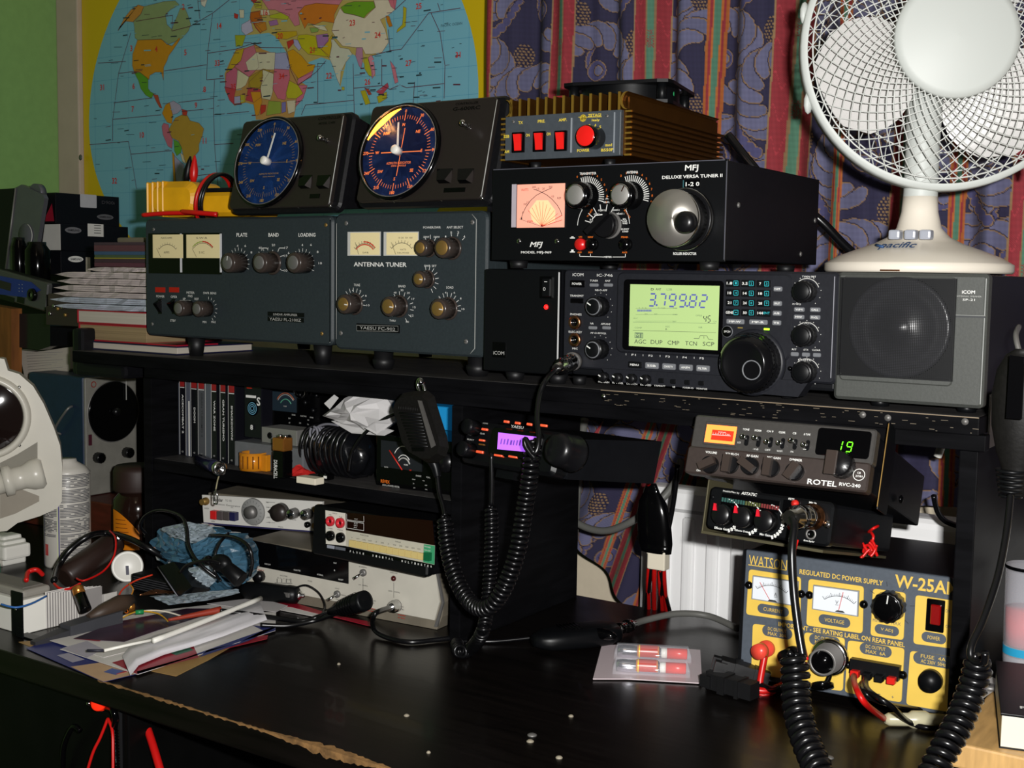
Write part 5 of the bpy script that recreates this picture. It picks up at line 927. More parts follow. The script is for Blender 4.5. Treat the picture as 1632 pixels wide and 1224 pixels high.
br = MB(); br.box((W+.0025, .02, -.01), (W+.004, .05, H+.012), 'black_satin', .0005); bk = d.part(br, 'mounting_bracket'); br = MB(); br.box((W+.0035, .018, -.008), (W+.0042, .0195, H+.01), 'brass'); d.part(br, 'bare_edge', parent=bk)
for yy in (.04, .10): g = MB(); g.sph((W+.001, yy, H*.5 if yy < .1 else .014), .004, 'black_gloss', 12, (.5, 1, 1)); d.part(g, 'bolt')
# ---- echo box
s_ = .93; d = D('echo_box', 'small black effects box with three red-pointed dials, slung beneath the CB radio', 'effects box', Vector((-.503*s_, 1.098*s_, EYE-.244*s_)), -4.9, -11.7); W, H = .121, .0385; d.crop(1080, 640, 4.533)
m = MB(); m.box((.002, .008, .001), (W-.003, .15, H-.001), 'black_metal', .003); d.part(m, 'case')
m = MB(); m.rr(0, 0, W, H, 0, .010, .005, 'black_satin', bev=.002); d.part(m, 'front_panel')
M('olive_plate', '55503c', .45, .4); m = MB(); m.box((-.010, .012, -.006), (W-.01, .16, -.0035), 'olive_plate'); m.box((-.010, .012, -.006), (-.0085, .06, H+.006), 'olive_plate', .001); d.part(m, 'mounting_bracket', 'olive metal bracket')
g = MB(); d.rect(312, 690, 738, 775, 'black_gloss', g, 0, .0006)
for k in range(22):
    a = 318+k*19; colr = '28504a' if k < 9 else ('4a5028' if k < 15 else '6a2424'); d.rect(a, 692+k*3.0, a+13, 722+k*3.0, colr, g, .0006, .0010)
d.part(g, 'level_bar', 'bar of green, olive and red segments')
d.t('MobileMax by', 390, 655, 120, 17); d.t('ASTATIC', 520, 668, 112, 22, bold=True, shear=.2)
for a, b_, s1, w_ in ((345, 820, 'Effects Gain', 104), (495, 840, 'Effects Delay', 112), (655, 865, 'Mic Gain', 80)):
    x, z = d.L(a, b_); d.arc(x, z, .0148, 5, 150, .0009); 
    for k in range(9): d.ticks(x, z, .0130, .0162, 60+k*12, 60+k*12, 1, .0018)
    g = MB(); g.lathe([(.0098, 0), (.0092, .010), (.0085, .011), (0, .011)], (x, 0, z), (0, -1, 0), 'knob_black', 28); an = math.radians(-45); ix, iz = x-.0052, z+.0058
    g.prism([(ix-.0016, iz-.003), (ix+.0022, iz-.0028), (ix+.0004, iz+.0035), (ix-.0014, iz+.0035)], -.0125, -.0105, flat('c81c2c', .3)); d.part(g, 'knob', 'black knob with a red pointer')
    d.t(s1, a-25 if a < 600 else a-20, b_+(98 if a < 600 else 98), w_, 17, bold=True)
for s1, a, b_, w_ in (('Mic In', 980, 732, 54), ('Ext.Spkr', 953, 1010, 80), ('FETS', 825, 705, 44), ('Pwr', 812, 842, 30), ('On', 798, 902, 22)): d.t(s1, a, b_, w_, 15, bold=True)
g = MB(); d.rect(758, 715, 880, 815, 'black_gloss', g, 0, .0006); d.part(g, 'label_panel')
for a, b_ in ((842, 735), (828, 800), (815, 905)): x, z = d.L(a, b_, .004); g = MB(); g.lathe([(.0035, 0), (.003, .004), (0, .005)], (x, 0, z), (0, -1, 0), 'c02018', 14); d.part(g, 'button', 'red button')
x, z = d.L(960, 830, .006); g = MB(); g.lathe([(.0115, 0), (.0115, .004), (.0095, .005), (.0095, .007)], (x, 0, z), (0, -1, 0), 'copper_dull', 28); d.part(g, 'microphone_socket'); JK = d.mw @ Vector((x, -.006, z)); JKo = d.mw.to_3x3() @ Vector((-.25, -1, .1))
x, z = d.L(965, 958); g = MB(); g.lathe([(.0050, 0), (.0050, .001), (.0034, .0012), (.003, .0002), (0, .0001)], (x, 0, z), (0, -1, 0), mats=['knob_black', 'steel_dull', 'black_gloss', 'black_gloss'], seg=20); d.part(g, 'headphone_socket')
d.screw(1075, 888, .0036); d.screw(250, 690, .002, 'black_satin'); d.done()
# ---- power supply
M('psu_grey', '4c535c', .45, noise=.08, nscale=250); M('psu_yellow', 'e0bc50', .5, noise=.05, nscale=40); M('psu_text', 'dcb850', .5)
s_ = .8586; d = D('bench_power_supply', 'grey bench power supply with yellow panels and two white meters', 'power supply', Vector((-.568*s_, 1.347*s_, EYE-.474*s_)), 2.4, -2.7); W, H = .206, .1315; d.crop(1160, 840, 3.71)
m = MB(); m.box((.001, .004, .001), (W-.001, .21, H-.001), 'black_metal', .003); d.part(m, 'case')
m = MB(); m.rr(0, 0, W, H, 0, .006, .003, 'psu_grey', bev=.001); m.rr(-.0008, .0, .0025, H, -.001, .006, .001, 'black_satin'); d.part(m, 'front_panel')
def panel(P_, name='panel_field'):
    g = MB(); Q = [d.L(a, b_) for a, b_ in P_]; r = .0035; out = []
    n = len(Q)
    for i in range(n):
        p0, p1, p2 = Vector(Q[i-1]), Vector(Q[i]), Vector(Q[(i+1) % n]); a = p1+(p0-p1).normalized()*r; c_ = p1+(p2-p1).normalized()*r
        for k in range(5): t = k/4; out.append(tuple(a*(1-t)**2+p1*2*t*(1-t)+c_*t*t))
    g.prism(out, -.0012, 0, 'psu_yellow'); d.part(g, name, 'yellow painted panel')
panel([(128, 248), (434, 296), (430, 560), (110, 515)]); panel([(480, 305), (806, 350), (798, 628), (466, 580)]); panel([(860, 362), (1054, 388), (1040, 668), (845, 640)]); panel([(1112, 400), (1372, 440), (1352, 720), (1098, 688)])
panel([(150, 570), (440, 610), (430, 905), (140, 868)]); panel([(455, 620), (694, 655), (682, 968), (440, 940)]); panel([(712, 668), (1046, 715), (1028, 1036), (694, 975)]); panel([(1080, 730), (1345, 770), (1325, 1095), (1056, 1048)])
M('meter_white', 'dfe4ea', .4)
for (P_, s1, nx, ny, na) in (([(148, 286), (418, 322), (412, 470), (140, 425)], 'A', 283, 398, (254, 440, 190, 325)), ([(506, 342), (776, 378), (770, 530), (498, 485)], 'V', 645, 445, (653, 503, 683, 385))):
    g = MB(); Q = [d.L(a, b_, .003) for a, b_ in P_]; g.prism(Q, -.0035, -.0012, '888c90'); c_ = (sum(p[0] for p in Q)/4, sum(p[1] for p in Q)/4); Q2 = [(c_[0]+(a-c_[0])*.95, c_[1]+(b_-c_[1])*.92) for a, b_ in Q]; g.prism(Q2, -.0039, -.0035, 'meter_white')
    ax_, az = d.L(na[0], na[1]+40, .004); r = abs(d.L(na[0], na[1]-95, .004)[1]-az); d.arc(ax_, az, r, -40, 40, .0005, 'print_dark', .0003, g, w=.0039); d.ticks(ax_, az, r, r+.0035, -40, 40, 5, .0005, 'print_dark', .0003, g, w=.0039); d.ticks(ax_, az, r, r+.002, -40, 40, 21, .0003, 'print_dark', .0003, g, w=.0039)
    d.line([(na[0], na[1]), (na[2], na[3])], .0006, 'print_red', .0006, g, w=.0039); d.t(s1, nx, ny, 18, 22, 'print_dark', .0004, w=.0039, mb=g); d.line([(nx-10, ny+14), (nx+10, ny+16)], .0004, 'print_dark', .0004, g, w=.0039)
    x, z = d.L(na[0]+10, na[1]-2, .004); g.prism([(x-.005, z-.0005), (x+.005, z-.0005), (x+.003, z+.0012), (x-.003, z+.0012)], -.0046, -.0039, 'print_dark'); d.part(g, 'meter')
for a, b_ in ((121, 345), (430, 398), (479, 404), (800, 459), (706, 816), (1032, 878)): x, z = d.L(a, b_, .003); g = MB(); g.sph((x, -.001, z), .0042, 'black_gloss', 14, (1, .9, 1)); d.part(g, 'screw')
def pill(a, b_, w_, h_, L_): 
    g = MB(); d.rect(a-w_/2, b_-h_/2-w_*.0, a+w_/2, b_+h_/2+0, 'psu_grey', g, .0012, .0018, r=.006)
    for k, s1 in enumerate(L_): d.t(s1, a, b_+(k-(len(L_)-1)/2)*h_*.42, w_*.62 if len(s1) > 5 else w_*.5, h_*(.30 if len(L_) > 1 else .38), 'psu_text', .0003, w=.0018, mb=g)
    d.part(g, 'caption_plate')
for a in ((268, 492, 186, 56, ['CURRENT']), (630, 556, 188, 60, ['VOLTAGE']), (940, 610, 144, 58, ['V ADJ']), (1218, 656, 146, 60, ['POWER']), (292, 622, 178, 66, ['DC OUTPUT', 'MAX  30A']), (572, 674, 184, 68, ['DC OUTPUT', 'MAX  10A']), (874, 728, 190, 68, ['DC OUTPUT', 'MAX  6A'])): pill(*a)
pill(1215, 788, 240, 72, ['FUSE  4A', 'AC 230V  50Hz'])
d.t('WATSON', 238, 210, 226, 62, 'psu_text'); d.line([(123, 222), (345, 254)], .0009, 'psu_text')
d.t('REGULATED DC POWER SUPPLY', 668, 296, 496, 30, 'psu_text', bold=True, rot=0); d.t('W-25AM', 1175, 342, 380, 78, 'psu_text', bold=True); d.t('IMPORTANT - SEE RATING LABEL ON REAR PANEL', 664, 632, 752, 28, 'psu_text', bold=True)
for s1, a, b_, w_ in (('13.8V', 958, 394, 68), ('MIN', 878, 552, 40), ('MAX', 995, 570, 56), ('ON', 1300, 496, 26), ('OFF', 1304, 588, 34), ('+', 192, 848, 16), ('-', 895, 988, 16), ('+', 975, 1005, 16)): d.t(s1, a, b_, w_, 18 if len(s1) > 1 else 14, 'psu_grey', .0004, w=.0012)
x, z = d.knob(938, 480, .016, .0152, .0125, body='knob_black', cap='black_gloss', flute=.07, seg=30, ptr=5, w0=.0012); d.ticks(x, z, .0185, .023, -60, 130, 5, .0005, 'print_dark', w=.0012)
g = MB(); p, q = d.rect(1172, 428, 1280, 620, 'black_gloss', g, .0012, .003, r=.001); sf = d.part(g, 'switch_frame'); g = MB(); M('rocker_lit', '600808', .25, emis='ff0808', es=.12); d.rect(1196, 462, 1256, 580, 'rocker_lit', g, .003, .006, bev=.001, r=.001); d.part(g, 'rocker', 'lit red rocker', parent=sf)
x, z = d.L(1188, 920, .012); g = MB(); g.lathe([(.0110, 0), (.0106, .008), (.0095, .0085), (.0090, .0135), (0, .0135)], (x, -.0012, z), (0, -1, 0), 'black_satin', 32); d.part(g, 'fuse_holder')
M('terminal_red', 'e04838', .3); x, z = d.L(180, 740, .022); g = MB(); g.lathe([(.0085, 0), (.0085, .006), (.0055, .007), (.0055, .012), (.0078, .013), (.0078, .022), (0, .0225)], (x+.002, 0, z), (-.12, -1, 0), 'terminal_red', 24); d.part(g, 'terminal', 'red terminal'); T1 = d.mw @ Vector((x+.003, -.010, z-.004))
x, z = d.L(340, 775, .022); g = MB(); g.lathe([(.0085, 0), (.0085, .006), (.0055, .007), (.0055, .012), (.0078, .013), (.0078, .022), (0, .0225)], (x+.002, 0, z), (-.12, -1, 0), 'black_satin', 24); d.part(g, 'terminal', 'black terminal'); T2 = d.mw @ Vector((x+.003, -.010, z-.004))
x, z = d.L(565, 790, .02); g = MB(); g.lathe([(.0190, 0), (.0190, .003), (.0165, .005), (.0150, .005), (.0135, .026), (.0110, .026), (.0100, .010), (0, .008)], (x+.001, -.001, z), (0, -1, 0), mats=['chrome', 'chrome', 'chrome', 'steel_dull', 'steel_dull', 'black_gloss', 'black_gloss'], seg=32); d.part(g, 'lighter_socket', 'chrome lighter socket')
g = MB(); g.lathe([(.011, 0), (.011, .004), (.004, .005)], (x-.001, -.016, z-.024), (.3, -.5, -1), 'black_gloss', 20); g.tube([(x+.004, -.006, z-.012), (x+.004, -.014, z-.020), (x, -.02, z-.028)], .0025, 'black_gloss', 8, 4); d.part(g, 'socket_cap')
g = MB(); Q = [d.L(a, b_, .01) for a, b_ in ((722, 778), (1014, 828), (1006, 915), (716, 862))]; g.prism(Q, -.010, -.0012, 'black_satin'); tb = d.part(g, 'output_connector')
for k in range(4):
    a = 745+k*72; b_ = 868+k*13; g = MB(); d.rect(a-25, b_-16, a+25, b_+26, flat('d02018', .3) if k in (0, 3) else 'black_satin', g, .009, .017, r=.001, bev=.0006); d.part(g, 'push_tab', 'red tab' if k in (0, 3) else 'black tab', parent=tb)
x, z = d.L(745, 880, .017); O1 = d.mw @ Vector((x, -.016, z)); x, z = d.L(812, 890, .017); O2 = d.mw @ Vector((x, -.016, z))
d.done(); feet(d, ((.02, .03), (W-.02, .03), (.02, .15), (W-.02, .15)), .008, .0070, .007); PSUM = d.mw
# ---- small mobile transceiver with a purple display
M('lcd_purple', 'a060e0', .5, emis='b060ff', es=.95); M('button_orange', 'd85a38', .4, emis='ff5028', es=.35)
s_ = .87; d = D('mobile_transceiver', 'small black mobile radio with a glowing purple display, slung under the shelf', 'radio', Vector((-.883*s_, 1.202*s_, EYE-.227*s_)), -9.7, -16.4); W, H = .135, .0455; d.crop(700, 640, 7.65)
m = MB(); m.hexa([(.001, .02, .002), (W+.002, .02, .001), (W+.002, .02, H-.003), (.001, .02, H-.003)], [(.012, .165, .022), (W+.002, .165, .022), (W+.002, .165, H+.024), (.012, .165, H+.024)], 'black_metal'); d.part(m, 'case')
m = MB(); m.rr(0, 0, W, H, 0, .022, .007, 'black_satin', bev=.004); d.part(m, 'front_panel')
g = MB(); d.rect(600, 335, 1240, 690, 'black_gloss', g, 0, .003, r=.006, bev=.0014); bz = d.part(g, 'display_bezel')
g = MB(); Q = [d.L(a, b_, .0034) for a, b_ in ((722, 377), (1186, 430), (1186, 625), (708, 580))]; g.prism(Q, -.0036, -.003, 'lcd_purple')
rg = random.Random(4)
for k in range(10): a = 750+k*38; d.rect(a, 455+k*3+rg.uniform(-8, 8), a+rg.uniform(10, 26), 520+k*3, '7c48c0', g, .0036, .0038)
d.part(g, 'display', 'glowing purple display', parent=bz)
for a, b_, w_, h_ in ((812, 243, 60, 30), (948, 260, 60, 30), (1092, 275, 60, 30), (1266, 290, 80, 30), (712, 655, 100, 24), (890, 672, 106, 24), (546, 337, 70, 28), (512, 470, 66, 24), (510, 522, 70, 18), (486, 612, 82, 32)): g = MB(); d.rect(a-w_/2, b_-h_/2, a+w_/2, b_+h_/2, 'button_orange' if b_ != 522 else '6a4410', g, 0 if b_ < 300 or a < 600 else .0, .0042 if a > 600 and b_ > 600 else .0022, bev=.0004, r=.0006); d.part(g, 'button', 'orange lit button')
d.t('YAESU', 958, 312, 156, 34); d.t('HOME', 570, 268, 62, 16, 'print_grey'); d.t('CLAR', 533, 393, 58, 18); d.t('SELECT', 388, 466, 88, 16); d.t('V/M', 400, 408, 80, 24)
for a, b_ in ((330, 295), (272, 568)): d.knob(a, b_, .016, .0085, .0072, body='knob_black', cap='black_satin', flute=.06)
d.crop(840, 640, 3.4); x, z = d.L(148, 252, .030); g = MB(); g.lathe([(.0185, 0), (.0185, .004), (.0172, .005), (.0172, .022), (.0150, .029), (.010, .031), (0, .0312)], (x+.001, 0, z), (0, -1, 0), 'knob_black', 56, flute=.015); d.part(g, 'tuning_knob')
g = MB(); x, z = d.L(330, 285, 0); g.tube([(W+.0008, .03, H*.5-.004), (W+.0008, .03, H*.5+.004)], .0025, 'button_orange'); d.part(g, 'side_button', 'orange side button'); d.done()
m = MB(); m.box((.03, .03, -.008), (.055, .05, .002), 'black_satin'); d.part(m, 'mounting_bracket')
# ---- cables behind: grey conduit and looping lead
m = MB(); m.tube([onY(932, 668, 1.44), onY(925, 720, 1.42), onY(919, 800, 1.41), onY(914, 880, 1.405), onY(912, 965, 1.40)], .0055, 'cable_grey', 10, 6); thing(m, 'conduit', 'straight grey cable running down the wall left of the curtain corner', 'cable')
m = MB(); m.tube([onY(885, 775, 1.38), onY(900, 815, 1.37), onY(928, 838, 1.36), onY(965, 846, 1.35), onY(1005, 832, 1.34), onY(1050, 800, 1.34), onY(1078, 765, 1.36), onY(1085, 735, 1.39)], .0048, 'cable_grey', 10, 6); thing(m, 'hanging_lead', 'grey lead drooping in a loop in front of the curtain corner', 'cable')
m = MB(); m.tube([onY(1080, 742, 1.30), onY(1075, 790, 1.31), onY(1066, 840, 1.32), onY(1050, 905, 1.33)], .0032, 'cable_black', 8, 6); thing(m, 'power_lead', 'thin black lead hanging down beside the taped connector', 'cable')
# ---- taped connector on red and black wires
YB = 1.27; e = bpy.data.objects.new('taped_connector', None); C.objects.link(e); e.location = onY(1043, 850, YB); e['label'] = 'black taped bundle ending in a white plug, hanging on red and black wires'; e['category'] = 'connector'
def eb(mb, name, label=None):
    o_ = mb.build(name); o_.parent = e; o_.matrix_parent_inverse = Matrix.Translation(-e.location)
    if label: o_['label'] = label
    return o_
prof = [(770, 8), (785, 13), (800, 22), (820, 26), (845, 27), (865, 27), (880, 24)]; m = MB(); vs_ = []; n = 20
for y_, hw in prof:
    c0 = onY(1038+ (y_-770)*.07, y_, YB); k = mpx(c0)
    for i in range(n): a = 2*math.pi*i/n; vs_.append(c0+Vector((hw*k*math.cos(a)*1.1, hw*k*.5*math.sin(a), 0)))
m.add(vs_, [(j*n+i, j*n+(i+1) % n, (j+1)*n+(i+1) % n, (j+1)*n+i) for j in range(len(prof)-1) for i in range(n)]+[tuple(range(n)), tuple((len(prof)-1)*n+i for i in range(n))[::-1]], 'black_gloss', True); eb(m, 'taped_sleeve')
m = MB(); c0 = onY(1050, 892, YB); k = mpx(c0); m.box(c0+Vector((-16*k, -.007, -15*k)), c0+Vector((15*k, .007, 15*k)), 'plastic_cream', .0015); m.box(c0+Vector((-20*k, -.004, 8*k)), c0+Vector((0, .006, 24*k)), 'plastic_cream', .0015); eb(m, 'plug', 'cream plastic plug')
m = MB()
m.tube([onY(1034, 772, YB), onY(1031, 758, 1.25), onY(1028, 742, 1.22)], .0035, 'cable_red', 8, 5); eb(m, 'wire', 'red wire')
for k, (a, b_, mt) in enumerate(((1036, 1034, 'cable_red'), (1044, 1043, 'cable_red'), (1040, 1029, 'cable_black'), (1052, 1056, 'cable_red'), (1057, 1063, 'cable_red'), (1060, 1050, 'cable_black'), (1048, 1068, 'cable_black'))):
    m = MB(); m.tube([onY(a, 888, YB+.004), onY((a+b_)/2-2+k % 3, 930, YB+.03), onY(b_, 978, 1.37)], .0030, mt, 8, 6); eb(m, 'wire', 'red wire' if mt == 'cable_red' else 'black wire')
# ---- hanging hand microphone
e = bpy.data.objects.new('hand_microphone', None); C.objects.link(e); mc = onY(668, 690, 1.045); e.location = mc; e['label'] = 'black ribbed hand microphone hanging from the shelf edge on its hook'; e['category'] = 'microphone'; KM = mpx(mc)
def mk(L_, Y): return [onY(480+a/3.886, 580+b_/3.886, Y) for a, b_ in L_]
out = [(590, 225), (630, 180), (700, 168), (785, 165), (825, 200), (862, 320), (905, 455), (915, 520), (895, 575), (845, 612), (780, 612), (690, 560), (645, 495), (605, 340), (580, 260)]
A_ = mk(out, 1.030); B_ = mk(out, 1.062); cA = sum(A_, Vector())/len(A_); Fr = [cA+(p-cA)*.86+Vector((0, -.010, 0)) for p in A_]; n = len(out)
M('mic_black', '100f0e', .5, spec=.2, noise=.2, nscale=300, bump=.1)
m = MB(); m.add(Fr+A_+B_, [tuple(range(n))[::-1]]+[(j*n+i, j*n+(i+1) % n, (j+1)*n+(i+1) % n, (j+1)*n+i) for j in (0, 1) for i in range(n)]+[tuple(2*n+i for i in range(n))], 'mic_black'); eb(m, 'microphone_body')
m = MB()
for k in range(11):
    y0 = 305+k*20; xl = 608+k*7.2; xr = 742+k*4.5; P_ = mk([(xl, y0), (xr, y0+6)], 1.019); m.tube(P_, .0011, 'black_satin', 6)
for k in range(12): P_ = mk([(600+k*10.5, 250+k*1.0), (606+k*10.5, 290+k*1.0)], 1.019); m.tube(P_, .0006, 'mic_black', 5)
eb(m, 'grille')
m = MB(); P_ = mk([(728, 225), (748, 228), (835, 505), (812, 520)], 1.019); m.slab(P_, .002, '484644'); eb(m, 'highlight_strip', 'ridge highlight painted as a grey strip')  # light catching the microphone's ridge, set in as a grey slab
m = MB(); P_ = mk([(690, 515), (765, 518), (765, 540), (695, 540)], 1.019); m.slab(P_, .002, 'black_gloss'); eb(m, 'talk_slot')
m = MB(); P_ = mk([(738, 180), (722, 130), (728, 100), (745, 98), (758, 130), (768, 170)], 1.055); m.tube(P_, .0022, 'chrome', 8, 5); P_ = mk([(740, 112)], 1.050); m.sph(P_[0], .0034, 'chrome', 12); eb(m, 'hanging_hook', 'chrome hook')
m = MB(); P_ = mk([(815, 600), (832, 640), (845, 700)], 1.05); m.tube(P_, lambda t: .0065-.0025*t, 'black_satin', 12, 6); eb(m, 'strain_relief')
m = MB(); CO1 = [onY(697, 757, 1.05), onY(700, 785, 1.045), onY(706, 806, 1.04), onY(709, 822, 1.035)]; m.tube(CO1, .0026, 'cable_black', 8, 6)
m.coil([onY(709, 822, 1.035), onY(713, 870, 1.03), onY(728, 925, 1.02), onY(752, 963, 1.01), onY(778, 968, 1.0), onY(802, 940, 1.0), onY(824, 880, 1.005), onY(836, 810, 1.01), onY(846, 745, 1.01), onY(851, 700, 1.015)], .0068, .0024, .0056, 'cable_black'); eb(m, 'coiled_cord')
# ---- microphone plug in the transceiver
e = bpy.data.objects.new('microphone_lead', None); C.objects.link(e); e.location = MIC1; e['label'] = 'chrome microphone plug in the transceiver with its thin black lead hanging down'; e['category'] = 'cable'
m = MB(); aim = (onY(872, 594, 1.03)-MIC1).normalized(); m.lathe([(.0092, 0), (.0092, .010), (.0078, .011), (.0078, .022), (.0086, .023), (.0086, .030), (.0058, .033), (.0048, .044)], MIC1, aim, 'chrome', 24, flute=.03); eb(m, 'plug', 'chrome plug')
m = MB(); m.tube([MIC1+aim*.043, onY(870, 606, 1.03), onY(860, 630, 1.02), onY(856, 665, 1.005), onY(859, 700, .995), onY(852, 722, .99), onY(838, 700, .99), onY(838, 712, .99), onY(852, 730, .995)], .0028, 'cable_black', 8, 8); eb(m, 'lead')
# ---- second coiled cord from the mobile radio to the desk
m = MB(); m.tube([onY(783, 722, 1.04), onY(784, 770, 1.04), onY(783, 806, 1.04)], .0024, 'cable_black', 8, 4)
m.coil([onY(783, 806, 1.04), onY(783, 870, 1.035), onY(780, 930, 1.03), onY(776, 975, 1.02), onY(768, 1010, 1.005), onZ(750, 1034, DK+.009), onZ(733, 1038, DK+.009), onZ(728, 1024, DK+.009)], .0056, .0020, .0048, 'cable_black')
m.tube([onZ(728, 1024, DK+.009), onZ(735, 1022, DK+.004), onZ(790, 1022, DK+.003), onZ(850, 1016, DK+.006)], .0022, 'cable_black', 8, 6); thing(m, 'microphone_cable', 'thinner black coiled cord hanging from the purple-display radio down to the desk', 'cable')
# ---- second microphone lying on the desk
e = bpy.data.objects.new('desk_microphone', None); C.objects.link(e); e.location = onZ(915, 1020, DK); e['label'] = 'glossy black hand microphone lying on the desk with a chrome plug and grey lead'; e['category'] = 'microphone'
a = onZ(850, 1022, DK+.012); b_ = onZ(984, 1006, DK+.012); ax_ = (b_-a); Lx = ax_.length; ax_.normalize()
m = MB(); vs_ = []; n = 18; prof = [(0, .4, .5), (.06, .62, .7), (.14, .9, .92), (.3, 1, 1), (.6, 1.05, 1.1), (.85, 1.0, 1.05), (.97, .8, .85), (1, .6, .6)]; sd = Vector((-ax_.y, ax_.x, 0))
for t, wv, hv in prof:
    for i in range(n): an = 2*math.pi*i/n; ca, sa = math.cos(an), math.sin(an); vs_.append(a+ax_*(Lx*t)+sd*(.021*wv*(abs(ca)**.7)*(1 if ca > 0 else -1))+Vector((0, 0, .0115*hv*(abs(sa)**.7)*(1 if sa > 0 else -1))))
m.add(vs_, [(j*n+i, j*n+(i+1) % n, (j+1)*n+(i+1) % n, (j+1)*n+i) for j in range(len(prof)-1) for i in range(n)]+[tuple(range(n))[::-1], tuple((len(prof)-1)*n+i for i in range(n))], 'black_satin', True); eb(m, 'microphone_body')
m = MB(); c_ = a+ax_*(Lx*.72)-sd*.017+Vector((0, 0, .005)); m.sph(c_, .013, 'black_gloss', 16, (1.5, .6, .5)); eb(m, 'talk_button')
m = MB()
for k in range(6): m.cyl(a+ax_*(Lx*(.32+.04*k))-sd*.012+Vector((0, 0, .0118)), a+ax_*(Lx*(.32+.04*k))+sd*.012+Vector((0, 0, .0118)), .0009, 'black_gloss', seg=6)
eb(m, 'grille_slots')
c0 = onZ(984, 1003, DK+.010); c1 = onZ(1022, 991, DK+.010); m = MB(); dd = (c1-c0).normalized(); m.lathe([(.0068, 0), (.0068, .010), (.0060, .011), (.0060, .016), (.0078, .017), (.0078, .024), (.0055, .026), (.0050, .032)], c0, dd, 'chrome', 22, flute=.02); eb(m, 'plug', 'chrome plug')
m = MB(); m.tube([c0+dd*.03, onZ(1030, 988, DK+.010), onZ(1080, 978, DK+.012), onZ(1130, 982, DK+.009), onZ(1176, 1002, DK+.006)], .0040, 'cable_grey', 10, 8); eb(m, 'lead', 'grey lead')
# ---- glue blister pack
e = bpy.data.objects.new('blister_pack', None); C.objects.link(e); e.location = onZ(1030, 1060, DK); e['label'] = 'clear blister pack with two red-capped glue tubes on the desk'; e['category'] = 'blister pack'
M('card_pink', 'cbbcc0', .35); M('foil_gold', 'd8b060', .2, 1); M('foil_silver', 'd8d8e0', .15, 1)
m = MB(); P_ = [onZ(a, b_, DK+.0012) for a, b_ in ((959, 1030), (1000, 1028), (1116, 1037), (1119, 1090), (1000, 1083), (945, 1083))]; m.slab(P_[::-1] if False else P_, .0010, 'card_pink'); eb(m, 'backing_card')
for k, (y0, xo) in enumerate(((1038, 0), (1061, -2))):
    p0 = onZ(985+xo, y0-1, DK+.009); p1 = onZ(1100+xo, y0+5, DK+.009); dd = (p1-p0); L_ = dd.length; dd.normalize(); sd = Vector((-dd.y, dd.x, 0))
    m = MB(); m.lathe([(.006, 0), (.0068, .006), (.0068, L_*.58), (.004, L_*.6)], p0, dd, 'foil_silver', 20, mats=['foil_silver', 'foil_silver', 'foil_silver']); tb = eb(m, 'glue_tube', 'silver foil glue tube')
    m = MB(); m.lathe([(.0070, 0), (.0070, L_*.30)], p0+dd*(L_*.27)+Vector((0, 0, .0004)), dd, flat('d87818', .3), 20); m.lathe([(.0072, 0), (.0072, L_*.24)], p0+dd*(L_*.31)+Vector((0, 0, .0006)), dd, flat('b83018', .3), 20, caps=False); m.lathe([(.0073, 0), (.0073, .0012)], p0+dd*(L_*.29)+Vector((0, 0, .0006)), dd, flat('e8c820', .3), 20, caps=False); o_ = eb(m, 'tube_label', 'orange and red tube label')
    m = MB(); m.lathe([(.0055, 0), (.0055, L_*.08)], p0+dd*(L_*.60), dd, 'plastic_white', 18); m.lathe([(.0060, 0), (.0060, L_*.27), (.005, L_*.28)], p0+dd*(L_*.68), dd, flat('d83828', .3), 18, flute=.03); eb(m, 'tube_cap', 'red cap')
    m = MB(); vs_ = []; n = 9; q0, q1 = p0-dd*.004, p1+dd*.001
    for t in (0, .04, .96, 1):
        for i in range(n): an = math.pi*i/(n-1); hh = .0095 if 0 < t < 1 else .004; vs_.append(q0.lerp(q1, t)+sd*(.0088*math.cos(an))+Vector((0, 0, -.0075+hh*1.75*math.sin(an))))
    m.add(vs_, [(j*n+i, j*n+i+1, (j+1)*n+i+1, (j+1)*n+i) for j in range(3) for i in range(n-1)], 'clear', True); eb(m, 'blister_bubble', 'clear plastic bubble')
# ---- black connector block and wires to the terminals
e = bpy.data.objects.new('power_connector', None); C.objects.link(e); e.location = onZ(1172, 1090, DK); e['label'] = 'black plastic power connector blocks on the desk, wired to the red terminal'; e['category'] = 'connector'
for k, (a, b_, L_, w_) in enumerate(((1133, 1082, .052, .017), (1148, 1060, .050, .017))):
    p0 = onZ(a, b_, DK+.010+.012*k); p1 = onZ(a+85, b_+24, DK+.010); dd = (p1-p0).normalized(); sd = Vector((-dd.y, dd.x, 0)).normalized(); upv = dd.cross(sd)*-1
    m = MB(); 
    def bx(t0, t1, s0, s1, u0, u1, mt='rubber'):
        V_ = [p0+dd*t+sd*s1_+upv*u for t in (t0, t1) for s1_ in (s0, s1) for u in (u0, u1)]; m.add(V_, [(0, 1, 3, 2), (4, 6, 7, 5), (0, 4, 5, 1), (2, 3, 7, 6), (0, 2, 6, 4), (1, 5, 7, 3)], mt)
    bx(0, L_, -w_/2, w_/2, -.008, .008); bx(-.006, .006, -w_/2-.003, -w_/2+.005, -.006, .006); bx(-.008, .004, w_/2-.006, w_/2+.002, -.006, .010); bx(.014, .022, -w_/2-.002, w_/2+.002, -.009, .0095); bx(.034, .038, -w_/2-.002, w_/2+.002, -.009, .0095); eb(m, 'connector_block')
m = MB(); m.tube([onZ(1200, 1098, DK+.007), onZ(1222, 1101, DK+.006), onZ(1246, 1092, DK+.010), T1+Vector((.001, -.012, -.038)), T1], .0034, 'cable_red', 10, 8); eb(m, 'wire', 'red wire')
